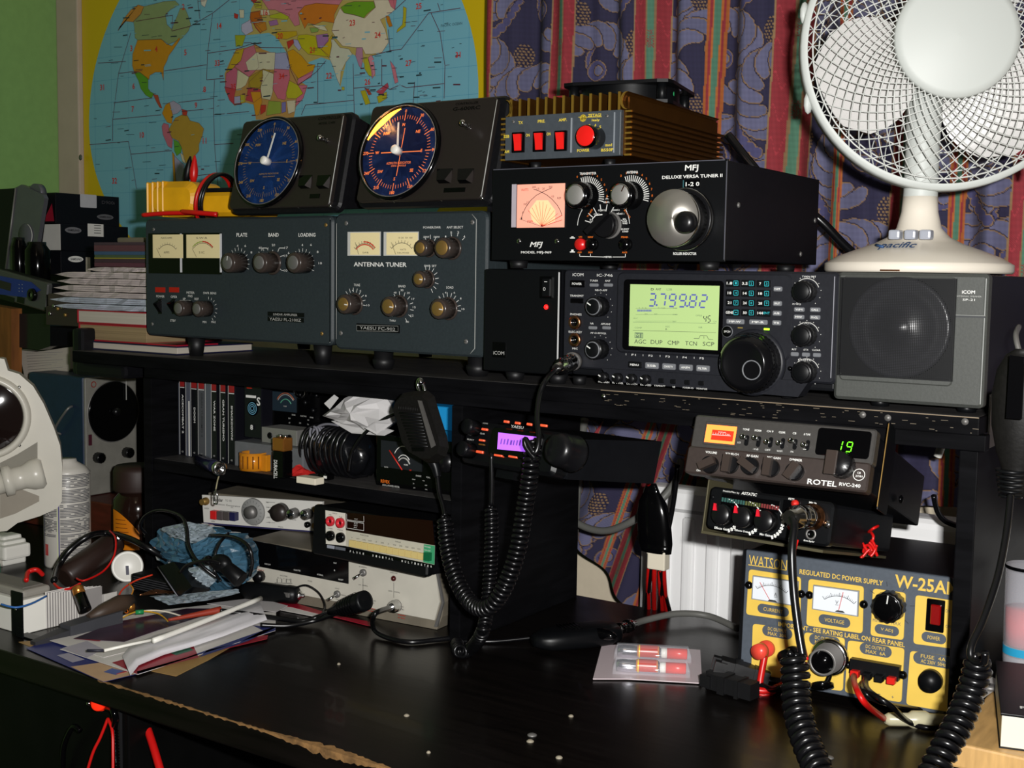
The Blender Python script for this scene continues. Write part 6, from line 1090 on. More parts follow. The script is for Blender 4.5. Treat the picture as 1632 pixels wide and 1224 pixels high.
m = MB(); m.tube([onZ(1204, 1088, DK+.010), onZ(1228, 1098, DK+.009), onZ(1246, 1096, DK+.016), T2+Vector((-.002, -.010, -.026)), T2], .0034, 'cable_black', 10, 8); eb(m, 'wire', 'black wire')
# ---- fused lead from the push connector
e = bpy.data.objects.new('fused_lead', None); C.objects.link(e); e.location = onZ(1440, 1150, DK); e['label'] = 'red and black wires with a cloudy fuse holder below the yellow panels'; e['category'] = 'cable'
m = MB(); m.tube([O1, onY(1362, 1090, 1.07), onY(1378, 1120, 1.05), onZ(1410, 1146, DK+.006)], .0030, 'cable_red', 8, 8); eb(m, 'wire', 'red wire')
m = MB(); m.tube([O2, onY(1384, 1100, 1.07), onY(1420, 1125, 1.06), onZ(1448, 1150, DK+.008), onZ(1480, 1160, DK+.004), onZ(1520, 1156, DK+.004)], .0026, 'cable_black', 8, 8); eb(m, 'wire', 'black wire')
m = MB(); m.tube([O2+Vector((0, 0, -.002)), onY(1374, 1098, 1.075), onY(1400, 1118, 1.08), onZ(1450, 1128, DK+.012), onZ(1500, 1136, DK+.008)], .0022, 'cable_black', 8, 8); eb(m, 'wire', 'black wire')
M('cloudy', 'cfc9a8', .35, trans=.3); p0 = onZ(1410, 1146, DK+.007); p1 = onZ(1512, 1148, DK+.007); m = MB(); m.lathe([(.004, 0), (.0062, .004), (.0062, .022), (.0085, .026), (.0085, .038), (.0062, .042), (.0055, .060), (.003, .068)], p0, (p1-p0), 'cloudy', 18); eb(m, 'fuse_holder', 'cloudy plastic fuse holder')
# ---- hanging coil from the echo box
e = bpy.data.objects.new('coiled_microphone_cord', None); C.objects.link(e); e.location = JK; e['label'] = 'chrome plug in the echo box with a black coiled cord hanging over the yellow supply'; e['category'] = 'cable'
p1 = onY(1268, 824, .985); ax_ = (p1-JK).normalized(); m = MB(); m.lathe([(.0098, 0), (.0098, .012), (.0085, .013), (.0085, .018), (.0105, .019), (.0100, .028), (.0070, .031), (.006, .038)], JK, ax_, 'chrome', 28, flute=.02); eb(m, 'plug', 'chrome plug')
m = MB(); m.tube([JK+ax_*.034, onY(1266, 838, .97), onY(1262, 880, .96), onY(1265, 940, .955), onY(1272, 1000, .95), onY(1280, 1048, .945)], .0036, 'cable_black', 10, 8); eb(m, 'lead')
m = MB(); m.tube([onY(1270, 860, .97), onY(1262, 900, .965), onY(1266, 950, .96), onY(1276, 1010, .955), onY(1286, 1052, .95)], .0018, 'cable_red', 8, 8); eb(m, 'wire', 'thin red wire')
m = MB(); m.coil([onY(1266, 1040, .94), onY(1268, 1080, .935), onY(1270, 1125, .925), onY(1284, 1180, .91), onY(1312, 1245, .89)], .0092, .0032, .0070, 'cable_black', per=18); eb(m, 'coiled_cord')
# ---- big microphone at the right end and its coiled cord
e = bpy.data.objects.new('base_microphone', None); C.objects.link(e); pc = onY(1622, 650, 1.02); e.location = pc; e['label'] = 'dark ribbed microphone hanging at the far right end of the shelf, coiled cord below'; e['category'] = 'microphone'; k = mpx(pc)
m = MB(); vs_ = []; n = 26; prof = [(556, 8), (566, 22), (590, 34), (630, 40), (680, 38), (720, 30), (742, 22), (760, 18), (790, 15)]
for y_, hw in prof:
    c0 = onY(1628-(y_-556)*.05, y_, 1.02)
    for i in range(n): an = 2*math.pi*i/n; vs_.append(c0+Vector((hw*k*1.05*math.cos(an), .6*hw*k*math.sin(an), 0)))
m.add(vs_, [(j*n+i, j*n+(i+1) % n, (j+1)*n+(i+1) % n, (j+1)*n+i) for j in range(len(prof)-1) for i in range(n)]+[tuple(range(n)), tuple((len(prof)-1)*n+i for i in range(n))[::-1]], 'mic_black', True); eb(m, 'microphone_body')
m = MB()
for q_ in range(13): y_ = 572+q_*7.4; c0 = onY(1612-q_*.5, y_, .992); c1 = onY(1632-q_*.3, y_+1, .992); m.tube([c0, c1], .0011, 'black_gloss', 6)
c0 = onY(1608, 568, .996); m.slab([onY(1611, 566, .9935), onY(1634, 568, .9935), onY(1629, 668, .9935), onY(1605, 666, .9935)], .004, 'black_gloss'); eb(m, 'grille')
m = MB()
for q_ in range(6): c0 = onY(1613-q_*.5, 748+q_*8, 1.02); m.lathe([(.0125-.0007*q_, 0), (.0125-.0007*q_, .0022)], c0, (0, 0, -1), 'black_satin', 18)
eb(m, 'strain_relief')
m = MB(); m.tube([onY(1611, 788, 1.01), onY(1604, 850, .99), onY(1590, 920, .96), onY(1566, 990, .935), onY(1548, 1030, .92), onY(1550, 1052, .915), onY(1568, 1056, .905), onY(1570, 1040, .90)], .0028, 'cable_black', 10, 8); eb(m, 'lead')
m = MB(); m.coil([onY(1562, 1046, .92), onY(1556, 1075, .92), onY(1545, 1110, .915), onY(1527, 1155, .90), onY(1505, 1195, .885), onY(1480, 1245, .87)], .0080, .0031, .0068, 'cable_black', per=18); eb(m, 'coiled_cord')
m = MB(); p0 = onY(1624, 560, 1.03); m.tube([p0, p0+Vector((-.005, .01, .012)), p0+Vector((-.012, .055, .018))], .0022, 'steel_dull', 8, 5); eb(m, 'hanging_hook')
# ---- bracket screwed on the shelf end, loose lead
m = MB(); x_ = -.2463; m.box((x_, 1.12, SH-.03), (x_+.002, 1.30, SH+.018), 'steel_dull', .0005); m.box((x_+.002, 1.2, SH+.004), (x_+.008, 1.215, SH+.012), 'chrome', .001); m.box((x_+.002, 1.25, SH-.01), (x_+.007, 1.262, SH), 'chrome', .001); thing(m, 'angle_bracket', 'worn metal bracket fixed to the right end of the shelf', 'bracket')
m = MB(); m.tube([onY(1488, 790, 1.30), onY(1494, 815, 1.31), onY(1506, 830, 1.32), onY(1525, 838, 1.33)], .003, 'cable_black', 8, 6); thing(m, 'curved_lead', 'short black lead curving past the radiator behind the CB radio', 'cable')
m = MB(); m.tube([onY(1494, 728, 1.36), onY(1500, 712, 1.36), onY(1504, 690, 1.36)], .0045, 'plastic_white', 8, 5); thing(m, 'white_cable', 'short piece of white cable in front of the curtain behind the CB radio', 'cable')
m = MB()
for q_ in range(5): c0 = onY(1388, 868+q_*3, 1.10); m.tube([c0+Vector((.006*math.sin(q_*2+t), -.003*t, .004*math.cos(t*2+q_))) for t in np.linspace(0, 3, 8)], .0014, 'cable_red', 6, 3)
m.tube([onY(1384, 848, 1.10), onY(1392, 842, 1.09), onY(1400, 838, 1.10)], .0014, 'cable_red', 6, 4); m.tube([onY(1388, 868, 1.10), onY(1392, 855, 1.10), onY(1385, 845, 1.11)], .0014, 'cable_red', 6, 4); thing(m, 'red_wire', 'tangled thin red wire hanging just above the bench power supply', 'wire')
# ---- things on the side table
e = bpy.data.objects.new('tumbler', None); C.objects.link(e); g0 = onZ(1632, 1080, TZ); e.location = g0; e['label'] = 'clear plastic tumbler with red and blue bands on the wooden table'; e['category'] = 'cup'; k = mpx(g0)
hT = (onY(1600, 895, g0.y).z-TZ); r = 34*k
M('tumbler_clear', 'c8c8d0', .08, alpha=.25); M('tumbler_red', 'd02818', .3, noise=.3, nscale=20); M('tumbler_blue', '2890b8', .3)
m = MB(); m.lathe([(r*.9, 0), (r*1.0, hT*.2), (r*1.05, hT), (r*1.0, hT), (r*.96, hT*.2), (r*.86, .003), (0, .003)], g0, (0, 0, 1), 'tumbler_clear', 36); eb(m, 'cup_wall')
m = MB(); m.lathe([(r*.93, hT*.30), (r*.955, hT*.62), (0, hT*.62)], g0, (0, 0, 1), 'tumbler_red', 32); eb(m, 'red_drink', 'red contents')
m = MB(); m.lathe([(r*1.005, hT*.22), (r*1.01, hT*.29)], g0, (0, 0, 1), 'tumbler_blue', 36, caps=False); eb(m, 'blue_band')
m = MB(); m.lathe([(r*1.06, hT*.97), (r*1.10, hT*.985), (r*1.06, hT)], g0, (0, 0, 1), 'black_gloss', 36, caps=False); eb(m, 'rim')
e = bpy.data.objects.new('black_book', None); C.objects.link(e); b0 = onZ(1592, 1192, TZ); e.location = b0; e.rotation_euler = (0, 0, math.radians(14)); e['label'] = 'thick black book with white pages lying on the wooden table'; e['category'] = 'book'
m = MB(); m.box((.001, .001, .001), (.14, .14, .026), 'plastic_cream', .0005); m.build('pages', e)
m = MB(); m.box((0, 0, .026), (.142, .142, .028), 'black_satin', .0004); m.box((0, 0, 0), (.142, .142, .0012), 'black_satin'); m.build('cover', e)
v, f, x0, x1, y0, y1 = text_mesh('Romans', True); m = MB(); sc = .0085; m.add([(.014+p*sc*1.4, .016+q*sc, .0284) for p, q in v], f, 'print_white'); m.build('title', e)
m = MB(); P_ = [onZ(a, b_, TZ+.001) for a, b_ in ((1552, 1098), (1556, 1066), (1600, 1090), (1580, 1104), (1560, 1118))]; m.slab(P_, .0006, 'b8b4b0'); thing(m, 'receipt', 'crumpled grey paper slip on the wooden table behind the coiled cord', 'paper')
m = MB(); p0 = onZ(1578, 1098, TZ+.002); m.lathe([(.007, 0), (.007, .003), (.004, .004)], p0, (0, 0, 1), 'steel_dull', 16); thing(m, 'coin', 'small metal disc on the paper slip on the wooden table', 'coin')
# ---- screws and specks on the desk
for a, b_, r in ((848, 1172, .0045), (845, 1182, .0035), (891, 1208, .0032), (648, 1141, .0028), (910, 1142, .0026), (683, 1200, .002), (540, 1059, .002), (1322, 1208, .004)):
    p0 = onZ(a, b_, DK); m = MB(); m.lathe([(r, 0), (r*.95, .0008), (r*.5, .0018), (0, .002)], p0, (0, 0, 1), 'steel_dull' if r > .0042 or a > 1300 else '8c8474', 14)
    o_ = thing(m, 'screw_head' if r > .0042 or a > 1300 else 'paint_speck', {848: 'shiny screw head standing proud of the desk near its front, left of centre', 845: 'pale speck touching the shiny screw head on the desk', 891: 'pale speck nearest the bottom of the picture, right of the shiny screw', 648: 'pale oval speck in the middle of the empty desk surface', 910: 'pale speck on the desk behind the shiny screw', 683: 'tiny pale speck by the chipped front edge of the desk', 540: 'tiny pale speck on the desk right of the paper heap', 1322: 'shiny screw head on the desk beside the hanging coiled cord'}[a], 'screw' if r > .0042 or a > 1300 else 'speck')
# ================================================================ left half: hutch contents and desk clutter
def E_(name, label, cat, loc, group=None):
    global e
    e = bpy.data.objects.new(name, None); C.objects.link(e); e.location = loc; e['label'] = label; e['category'] = cat
    if group: e['group'] = group
    return e
def eb(mb, name, label=None, parent=None):
    o_ = mb.build(name); o_.parent = parent or e; o_.matrix_parent_inverse = Matrix.Translation(-e.location)
    if label: o_['label'] = label
    return o_
def fb(m, x0, y0, x1, y1, Y, dep, mat, bev=.001):      # box whose front face covers these pixels at depth Y
    a = onY(x0, (y0+y1)/2, Y); b = onY(x1, (y0+y1)/2, Y); xm = (x0+x1)/2; t = onY(xm, y0, Y); u = onY(xm, y1, Y); m.box((a.x, Y, u.z), (b.x, Y+dep, t.z), mat, bev); return a.x, b.x, u.z, t.z
def qp(m, P, Y, dep, mat, c=(0, 0, 1)): Q = [onY(c[0]+a/c[2], c[1]+b/c[2], Y) for a, b in P]; m.prism([(q.x, q.z) for q in Q], Y, Y+dep, mat); return Q
def wt(m, s1, cx, cy, w_, h_, Y, mat, c=(0, 0, 1), rot=0, bold=True):          # text on an upright plane
    v, f, x0, x1, y0, y1 = text_mesh(s1, bold); o_ = onY(c[0]+cx/c[2], c[1]+cy/c[2], Y); k = mpx(o_)/c[2]; sx = w_*k/(x1-x0); sz = h_*k/max(.4, y1-y0); cr, sr = math.cos(math.radians(rot)), math.sin(math.radians(rot))
    m.add([(o_.x+(p-(x0+x1)/2)*sx*cr-(q-(y0+y1)/2)*sz*sr, Y, o_.z+(p-(x0+x1)/2)*sx*sr+(q-(y0+y1)/2)*sz*cr) for p, q in v], f, mat)
C3 = (220, 570, 4.8)
# ---- disc cases on the shelf
M('case_clear', '50535e', .12, spec=.8); M('case_black', '101016', .25)
for k, (x0, x1, yt, yb, body, txt, lab) in enumerate(((296, 317, 190, 742, 'case_clear', '', 'clear empty disc case, leftmost in the row on the shelf'), (319, 362, 132, 748, 'case_black', 'ACECOMBAT 2', 'black disc case with ACECOMBAT 2 on its spine'), (366, 398, 140, 750, 'case_clear', '', 'disc case with a white spine edge, right of the ACECOMBAT case'), (405, 455, 138, 758, 'case_black', 'DOOM', 'black disc case with DOOM on its spine'), (460, 512, 142, 770, '4a4c50', 'GRAN TURISMO 2', 'grey disc case in the row with dark lettering on its spine'), (516, 556, 150, 776, 'case_clear', '', 'clear disc case left of the WAR ZONE case'), (560, 604, 152, 782, 'case_black', 'WAR ZONE', 'black disc case with WAR ZONE on its spine'), (628, 674, 158, 800, 'case_black', 'GRAN TURISMO', 'black disc case with GRAN TURISMO in bold white on its spine'), (690, 742, 158, 816, 'case_black', 'SMACKDOWN!', 'black disc case with SMACKDOWN! on its spine, right end of the row'))):
    Y = 1.139-.0022*k; xa = onY(C3[0]+x0/4.8, 700, Y).x; xb = onY(C3[0]+x1/4.8, 700, Y).x; zb = MS+.0005; zt = min(onY(C3[0]+x0/4.8, C3[1]+yt/4.8, Y).z, SH-.032)
    E_('disc_case', lab, 'disc case', ((xa+xb)/2, Y, zb), 'disc cases standing on the shelf'); m = MB(); m.box((xa, Y, zb), (xb, Y+.12, zt), body, .0006); m.box((xa+.0002, Y-.0004, zb+.001), (xa+.0007, Y, zt-.001), 'print_grey'); eb(m, 'case')
    if k == 2: m = MB(); m.box((xb-.0022, Y-.0006, zb+.001), (xb-.0006, Y, zt-.03), 'plastic_white'); eb(m, 'spine_insert', 'white spine insert')
    if txt:
        cx = (x0+x1)/2; m = MB(); m.box((xa+.0018, Y-.0005, zt-.0110), (xb-.0012, Y, zt-.0015), '8c1c1c'); m.box((xa+.0020, Y-.0006, zt-.0128), (xb-.0014, Y, zt-.0119), 'print_white'); L_ = len(txt)*27 if len(txt) < 12 else len(txt)*25
        if txt == 'DOOM': L_ = 118
        cyt = {'ACECOMBAT 2': 430, 'DOOM': 440, 'GRAN TURISMO 2': 440, 'WAR ZONE': 445, 'GRAN TURISMO': 480, 'SMACKDOWN!': 500}[txt]
        L_ = {'ACECOMBAT 2': 300, 'DOOM': 118, 'GRAN TURISMO 2': 340, 'WAR ZONE': 235, 'GRAN TURISMO': 320, 'SMACKDOWN!': 265}[txt]
        wt(m, txt, cx+2, cyt, L_, 19, Y-.0008, 'print_dark' if 'TURISMO 2' in txt else 'print_white', C3, rot=-90); wt(m, 'CE', cx, yb-30, 20, 12, Y-.0008, 'print_grey', C3); eb(m, 'spine_print')
m = MB(); fb(m, 389, 607, 417, 698, 1.130, .02, 'case_black'); 
q0 = onY(402, 651, 1.129); k = mpx(q0); m.lathe([(0, .0), (12*k, 0)], (q0.x, 1.1292, q0.z), (0, -1, 0), flat('3a90c8', .4), 32)
for r in (3, 6, 9): m.lathe([(r*k, .0003), ((r+.8)*k, .0003)], (q0.x, 1.1292, q0.z), (0, -1, 0), flat('7cc0e0', .4), 32, caps=False)
q1 = onY(397, 613, 1.129); m.box((q1.x-.004, 1.1285, q1.z-.005), (q1.x+.004, 1.130, q1.z+.005), flat('c02818', .4)); q1 = onY(400, 632, 1.129); m.box((q1.x-.009, 1.1285, q1.z-.0016), (q1.x+.008, 1.130, q1.z+.0016), 'print_white'); wt(m, 'S', 412, 640, 8, 14, 1.128, 'print_white'); wt(m, '8', 401, 681, 6, 8, 1.128, 'print_white')
thing(m, 'memory_card_pack', 'dark blister card with a bright blue round label, right of the disc cases', 'package')
# ---- cross-needle meter behind the silver box
C4 = (480, 580, 3.886)
E_('crossed_meter', 'black meter unit behind the silver box, round ring and coloured arcs on its scale', 'meter', onY(460, 700, 1.19)); m = MB(); fb(m, 416, 612, 510, 735, 1.19, .09, 'black_gloss'); eb(m, 'case')
m = MB(); fb(m, 419, 616, 472, 655, 1.1885, .001, '1c2a34', 0)
def warc(m, cx, cy, r, a0, a1, t, Y, mat, c=C3):
    o_ = onY(c[0]+cx/c[2], c[1]+cy/c[2], Y); k = mpx(o_)/c[2]; P_ = [Vector((o_.x+r*k*.86*math.sin(math.radians(a)), Y, o_.z+r*k*math.cos(math.radians(a)))) for a in np.linspace(a0, a1, 14)]; m.tube(P_, t, mat, 5)
warc(m, 1130, 400, 130, -55, 50, .0006, 1.187, flat('b06040', .4)); warc(m, 1130, 400, 118, -55, 50, .0005, 1.187, 'print_grey'); warc(m, 1130, 395, 78, -55, 55, .0009, 1.187, flat('509078', .4)); wt(m, 'POWER', 1125, 372, 34, 9, 1.1865, 'print_grey', C3); eb(m, 'meter')
q0 = onY(476, 622, 1.18); m = MB(); m.lathe([(.0105, 0), (.0115, .006), (.0095, .008), (.0085, .004)], (q0.x, 1.188, q0.z), (0, -1, 0), 'chrome', 28, caps=False); m.lathe([(.0085, .001), (0, .003)], (q0.x, 1.188, q0.z), (0, -1, 0), 'black_gloss', 28); eb(m, 'knob', 'chrome-ringed knob')
m = MB()
for s1, cx, cy, w_ in (('RANGE', 1190, 438, 36), ('FUNCTION', 1265, 448, 62), ('POWER', 1328, 458, 36), ('200W', 1158, 465, 24), ('OFF', 1158, 498, 16), ('SWR', 1240, 500, 20), ('ON', 1302, 478, 16), ('CAL', 1300, 510, 18), ('REVEX', 990, 478, 60), ('RANGE', 1310, 258, 50)): wt(m, s1, cx, cy, w_, 11 if s1 != 'REVEX' else 22, 1.1885, 'print_grey', C3)
eb(m, 'lettering')
for cx, cy in ((1230, 285), (1270, 345), (1330, 405), (1355, 290)): q0 = onY(220+cx/4.8, 570+cy/4.8, 1.186); m = MB(); m.lathe([(.0035, 0), (.003, .004), (0, .0045)], (q0.x, 1.19, q0.z), (0, -1, 0), 'black_satin', 14); eb(m, 'toggle_switch')
# ---- grey box, silver box
M('grey_paint', '6e7074', .45, .3, noise=.1, nscale=80)
E_('grey_metal_box', 'dull grey metal box behind the orange tape roll', 'box', onY(420, 740, 1.13)); m = MB(); a0 = onZ(377, 742, MS); b0 = onZ(482, 758, MS); z1 = onY(377, 702, a0.y).z
m.box((a0.x, 1.118, MS+.0003), (b0.x, 1.20, z1), 'grey_paint', .0015); eb(m, 'case'); m = MB(); m.box((a0.x+.003, 1.1176, MS+.004), (a0.x+.0034, 1.118, z1-.004), 'steel_dull'); m.sph((b0.x-.02, 1.1176, (MS+z1)/2), .0025, 'black_satin', 10); eb(m, 'front_screw')
E_('silver_box', 'small shiny silver box with two holes, on the grey metal box', 'box', onY(440, 690, 1.14)); m = MB(); x0_, x1_, zz0, zz1 = 0, 0, 0, 0
qa = onY(417, 700, 1.130); qb = onY(473, 700, 1.130); h_ = .0205; m.box((qa.x, 1.130, z1+.0004), (qb.x, 1.165, z1+h_), 'steel_brushed', .0006); eb(m, 'case')
for t in (.24, .80): m = MB(); m.lathe([(.0042, 0), (.0042, .0008), (.0028, .0012), (.0024, .0004), (0, .0004)], (qa.x+(qb.x-qa.x)*t, 1.130, z1+h_*.5), (0, -1, 0), mats=['black_satin', 'black_satin', 'black_gloss', 'black_gloss'], seg=18); eb(m, 'socket')
# ---- tape, battery, cloth, eraser
M('tape_amber', 'c07818', .2, trans=.0, noise=.15, nscale=40)
E_('tape_roll', 'orange plastic tape roll lying flat at the shelf front', 'tape', onZ(405, 757, MS)); c0 = onZ(404, 748, MS+.0004); m = MB(); m.lathe([(.0165, 0), (.018, .0), (.018, .0225), (.0150, .0225), (.0150, 0)], c0, (0, 0, 1), 'tape_amber', 36, caps=False); eb(m, 'tape')
m = MB()
for k_ in range(5): an = math.radians(-112+22*k_); m.box((c0.x+.0182*math.cos(an)-.0006, c0.y+.0182*math.sin(an)-.0006, c0.z+.003), (c0.x+.0182*math.cos(an)+.0006, c0.y+.0182*math.sin(an)+.0006, c0.z+.019), '6a3c08'); 
eb(m, 'markings'); m = MB(); m.box((c0.x+.017, c0.y-.004, c0.z), (c0.x+.027, c0.y+.004, c0.z+.021), 'tape_amber', .001); eb(m, 'loose_end')
E_('nine_volt_battery', 'nine volt battery standing on the shelf, copper top and black base', 'battery', onZ(444, 762, MS)); c0 = onZ(443, 762, MS+.0004); m = MB(); m.box((c0.x-.0095, c0.y, c0.z), (c0.x+.0095, c0.y+.016, c0.z+.0335), 'black_gloss', .0015); eb(m, 'battery_base')
M('copper_foil', 'c8843c', .25, .8); m = MB(); m.box((c0.x-.0096, c0.y-.0001, c0.z+.0336), (c0.x+.0096, c0.y+.0161, c0.z+.050), 'copper_foil', .0015); eb(m, 'battery_top', 'copper top'); m = MB(); m.lathe([(.003, 0), (.003, .003)], (c0.x-.004, c0.y+.008, c0.z+.05), (0, 0, 1), 'chrome', 12); m.lathe([(.0036, 0), (.004, .003)], (c0.x+.005, c0.y+.008, c0.z+.05), (0, 0, 1), 'chrome', 6); eb(m, 'snap_terminals')
m = MB(); wt(m, 'DURACELL', 439, 748, 30, 8, c0.y-.0004, 'print_white', rot=-90); eb(m, 'lettering')
m = MB(); rg = random.Random(5); vs_ = []; c0 = onZ(468, 758, MS); n = 9
for i in range(n):
    for j in range(6): vs_.append((c0.x-.012+.0042*i+rg.uniform(-.0012, .0012), c0.y-.012+.006*j+rg.uniform(-.001, .001), MS+.002+max(0, .010*math.sin(math.pi*i/(n-1))*math.sin(math.pi*j/5)+rg.uniform(-.002, .003))))
m.add(vs_, [(i*6+j, (i+1)*6+j, (i+1)*6+j+1, i*6+j+1) for i in range(n-1) for j in range(5)], flat('b01c18', .6)); thing(m, 'red_cloth', 'crumpled bright red scrap on the shelf right of the battery', 'cloth')
m = MB(); P_ = [onZ(472, 762, MS+.0062), onZ(504, 766, MS+.0062)]; m.box((P_[0].x, P_[0].y, MS+.0004), (P_[1].x, P_[0].y+.016, MS+.0085), 'plastic_cream', .001); thing(m, 'white_block', 'small white block at the shelf edge beside the red scrap', 'box')
m = MB(); c0 = onZ(517, 766, MS); m.box((c0.x-.010, c0.y, MS+.0004), (c0.x+.006, c0.y+.012, MS+.008), 'black_gloss', .002); m.box((c0.x-.001, c0.y-.0006, MS+.003), (c0.x+.004, c0.y, MS+.006), 'plastic_white'); thing(m, 'black_clip', 'tiny black clip with a white mark at the shelf edge', 'clip')
# ---- black cable bundle
M('bag_black', '0c0d10', .18, bump=.5, nscale=25)
E_('cable_bundle', 'heap of coiled glossy black cable filling the shelf left of the power meter', 'cable', onY(545, 730, 1.12)); m = MB()
cc = onY(548, 722, 1.150); k = mpx(cc); n = 24; vs_ = []
for j in range(9):
    b_ = math.pi*j/8
    for i in range(n): a_ = 2*math.pi*i/n; rr = 1+.12*math.sin(5*a_+j)+.08*math.sin(9*a_); vs_.append((cc.x+.052*rr*math.sin(b_)*math.cos(a_), cc.y+.030*rr*math.sin(b_)*math.sin(a_), max(MS+.0005, cc.z+.034*math.cos(b_)*(1+.05*math.sin(4*a_)))))
m.add(vs_, [(j*n+i, (j+1)*n+i, (j+1)*n+(i+1) % n, j*n+(i+1) % n) for j in range(8) for i in range(n)], 'bag_black', True); eb(m, 'wrapped_core')
m = MB(); rg = random.Random(9)
for q_ in range(9):
    ph = rg.uniform(0, 6); P_ = [(cc.x-.034+.0085*q_+.010*math.cos(t)+rg.uniform(-.001, .001), cc.y+.0325*math.cos(t+.3), cc.z-.002+.036*math.sin(t)) for t in np.linspace(1.1, 4.6, 12)]; P_ = [(a_, b_, max(MS+.003, c_)) for a_, b_, c_ in P_]; m.tube(P_, .0024, 'cable_black', 8, 4)
eb(m, 'cable_turns')
m = MB(); P_ = pts([(556, 752), (562, 720), (582, 690), (612, 668), (640, 655)], Y=1.11); m.tube(P_, .0022, 'cable_black', 8, 6); eb(m, 'loose_cable')
m = MB()
for q_ in range(5): m.tube([onY(500+q_*5+6*math.sin(t), 690+q_*1.5-10*math.cos(t)*(1+.1*q_), 1.12+.004*q_) for t in np.linspace(0, 5.6, 12)], .0016, '6c6c74', 7, 3)
m.tube(pts([(497, 702), (505, 682), (520, 676), (540, 678)], Y=1.125), .0016, '6c6c74', 7, 5); thing(m, 'grey_cable', 'thin grey cord coiled between the silver box and the black cable heap', 'cable')
# ---- crumpled white bag
M('paper_white', 'c2c0c0', .6, bump=.15, nscale=30)
m = MB(); B = [(182, 385), (235, 335), (310, 300), (420, 210), (590, 138), (740, 150), (820, 215), (850, 300), (900, 440), (730, 560), (620, 530), (540, 515), (400, 460), (280, 425)]
CB = (480, 600, 6.12); Q = [onY(CB[0]+a/CB[2], CB[1]+b/CB[2], 1.115) for a, b in B]; ctr = sum(Q, Vector())/len(Q); rg = random.Random(2); n = len(Q); rings = [[ctr+Vector((0, -.006, 0))]]
vs_ = [ctr+Vector((0, -.012, 0))]
for s1, dy in ((.35, -.010), (.7, -.004), (1, .004)): vs_ += [ctr+(q-ctr)*s1+Vector((rg.uniform(-.001, .001), dy+rg.uniform(-.005, .005), 0)) for q in Q]
vs_ += [ctr+(q-ctr)*.9+Vector((0, .022, .0)) for q in Q]
fs_ = [(0, 1+(i+1) % n, 1+i) for i in range(n)]
for j in range(3): fs_ += [(1+j*n+i, 1+j*n+(i+1) % n, 1+(j+1)*n+(i+1) % n, 1+(j+1)*n+i) for i in range(n)]
fs_.append(tuple(1+3*n+i for i in range(n))); m.add(vs_, fs_, 'paper_white')
m.slab([onY(517, 643, 1.10), onY(533, 629, 1.10), onY(540, 634, 1.10), onY(526, 652, 1.10)], .0006, 'paper_white'); m.slab([onY(582, 682, 1.095), onY(598, 672, 1.092), onY(618, 668, 1.095), onY(626, 674, 1.10), onY(600, 692, 1.10)], .0006, 'paper_white'); m.slab([onY(528, 671, 1.125), onY(560, 690, 1.12), onY(612, 694, 1.115), onY(628, 686, 1.118), onY(560, 668, 1.14)], .0006, 'paper_white')
thing(m, 'paper_bag', 'crumpled white paper bag on top of the black cable heap', 'bag')
# ---- power meter in the hutch
E_('power_meter', 'black power meter with orange lettering, behind the hanging hand microphone', 'meter', onY(660, 780, 1.12)); m = MB(); x0_, x1_ = onY(599, 740, 1.12).x, -.815; zt_ = onY(660, 698, 1.12).z; m.box((x0_, 1.12, MS+.0005), (x1_, 1.22, zt_), 'black_gloss', .0015); eb(m, 'case')
m = MB(); fb(m, 607, 705, 672, 748, 1.1185, .0012, '14181c', 0); warc(m, 1000, 830, 150, -62, 45, .0006, 1.117, 'print_white', CB); warc(m, 1000, 860, 95, -55, 58, .0006, 1.117, 'print_white', CB); warc(m, 1000, 890, 95, -50, 65, .0010, 1.117, 'print_grey', CB)
m.tube([onY(CB[0]+860/6.12, CB[1]+720/6.12, 1.1165), onY(CB[0]+985/6.12, CB[1]+912/6.12, 1.1165)], .0008, 'print_red', 6)
for s1, cx, cy, w_, h_, mt in (('POWER', 1022, 862, 50, 14, 'print_white'), ('W', 1065, 915, 30, 14, 'print_red'), ('SWR', 830, 884, 50, 12, 'print_grey')): wt(m, s1, cx, cy, w_, h_, 1.117, mt, CB)
eb(m, 'meter', 'meter scale with a red needle')
m = MB(); wt(m, 'REVEX', 820, 1025, 112, 32, 1.1185, 'print_orange', CB); 
for s1, cx, cy, w_, h_ in (('SWR & POWER METER', 875, 1068, 215, 18), ('W520', 798, 1090, 62, 20), ('HF 200MHz', 895, 1106, 84, 12), ('RANGE', 1145, 970, 66, 16), ('FUNC', 1242, 985, 50, 16), ('200W', 1098, 1004, 40, 12), ('20', 1096, 1044, 18, 10), ('2W', 1104, 1087, 24, 10), ('FWD', 1195, 1018, 26, 10), ('REF', 1218, 1062, 28, 10), ('CAL', 1220, 1102, 30, 10)): wt(m, s1, cx, cy, w_, h_, 1.1185, 'print_grey', CB)
eb(m, 'lettering')
q0 = onY(712, 737, 1.12); m = MB(); m.lathe([(.012, 0), (.011, .006), (0, .007)], (min(q0.x, -.83), 1.12, q0.z), (0, -1, 0), 'knob_black', 24); eb(m, 'knob')
m = MB(); x_ = onY(708, 665, 1.20).x; M('blue_glossy', '2088c0', .2, emis='1880c0', es=.15); m.box((x_-.03, 1.2, zt_+.0004), (-.819, 1.212, onY(708, 641, 1.2).z), 'blue_glossy', .001); thing(m, 'blue_card', 'shiny bright blue card standing behind the hand microphone, against the shelf divider', 'card')
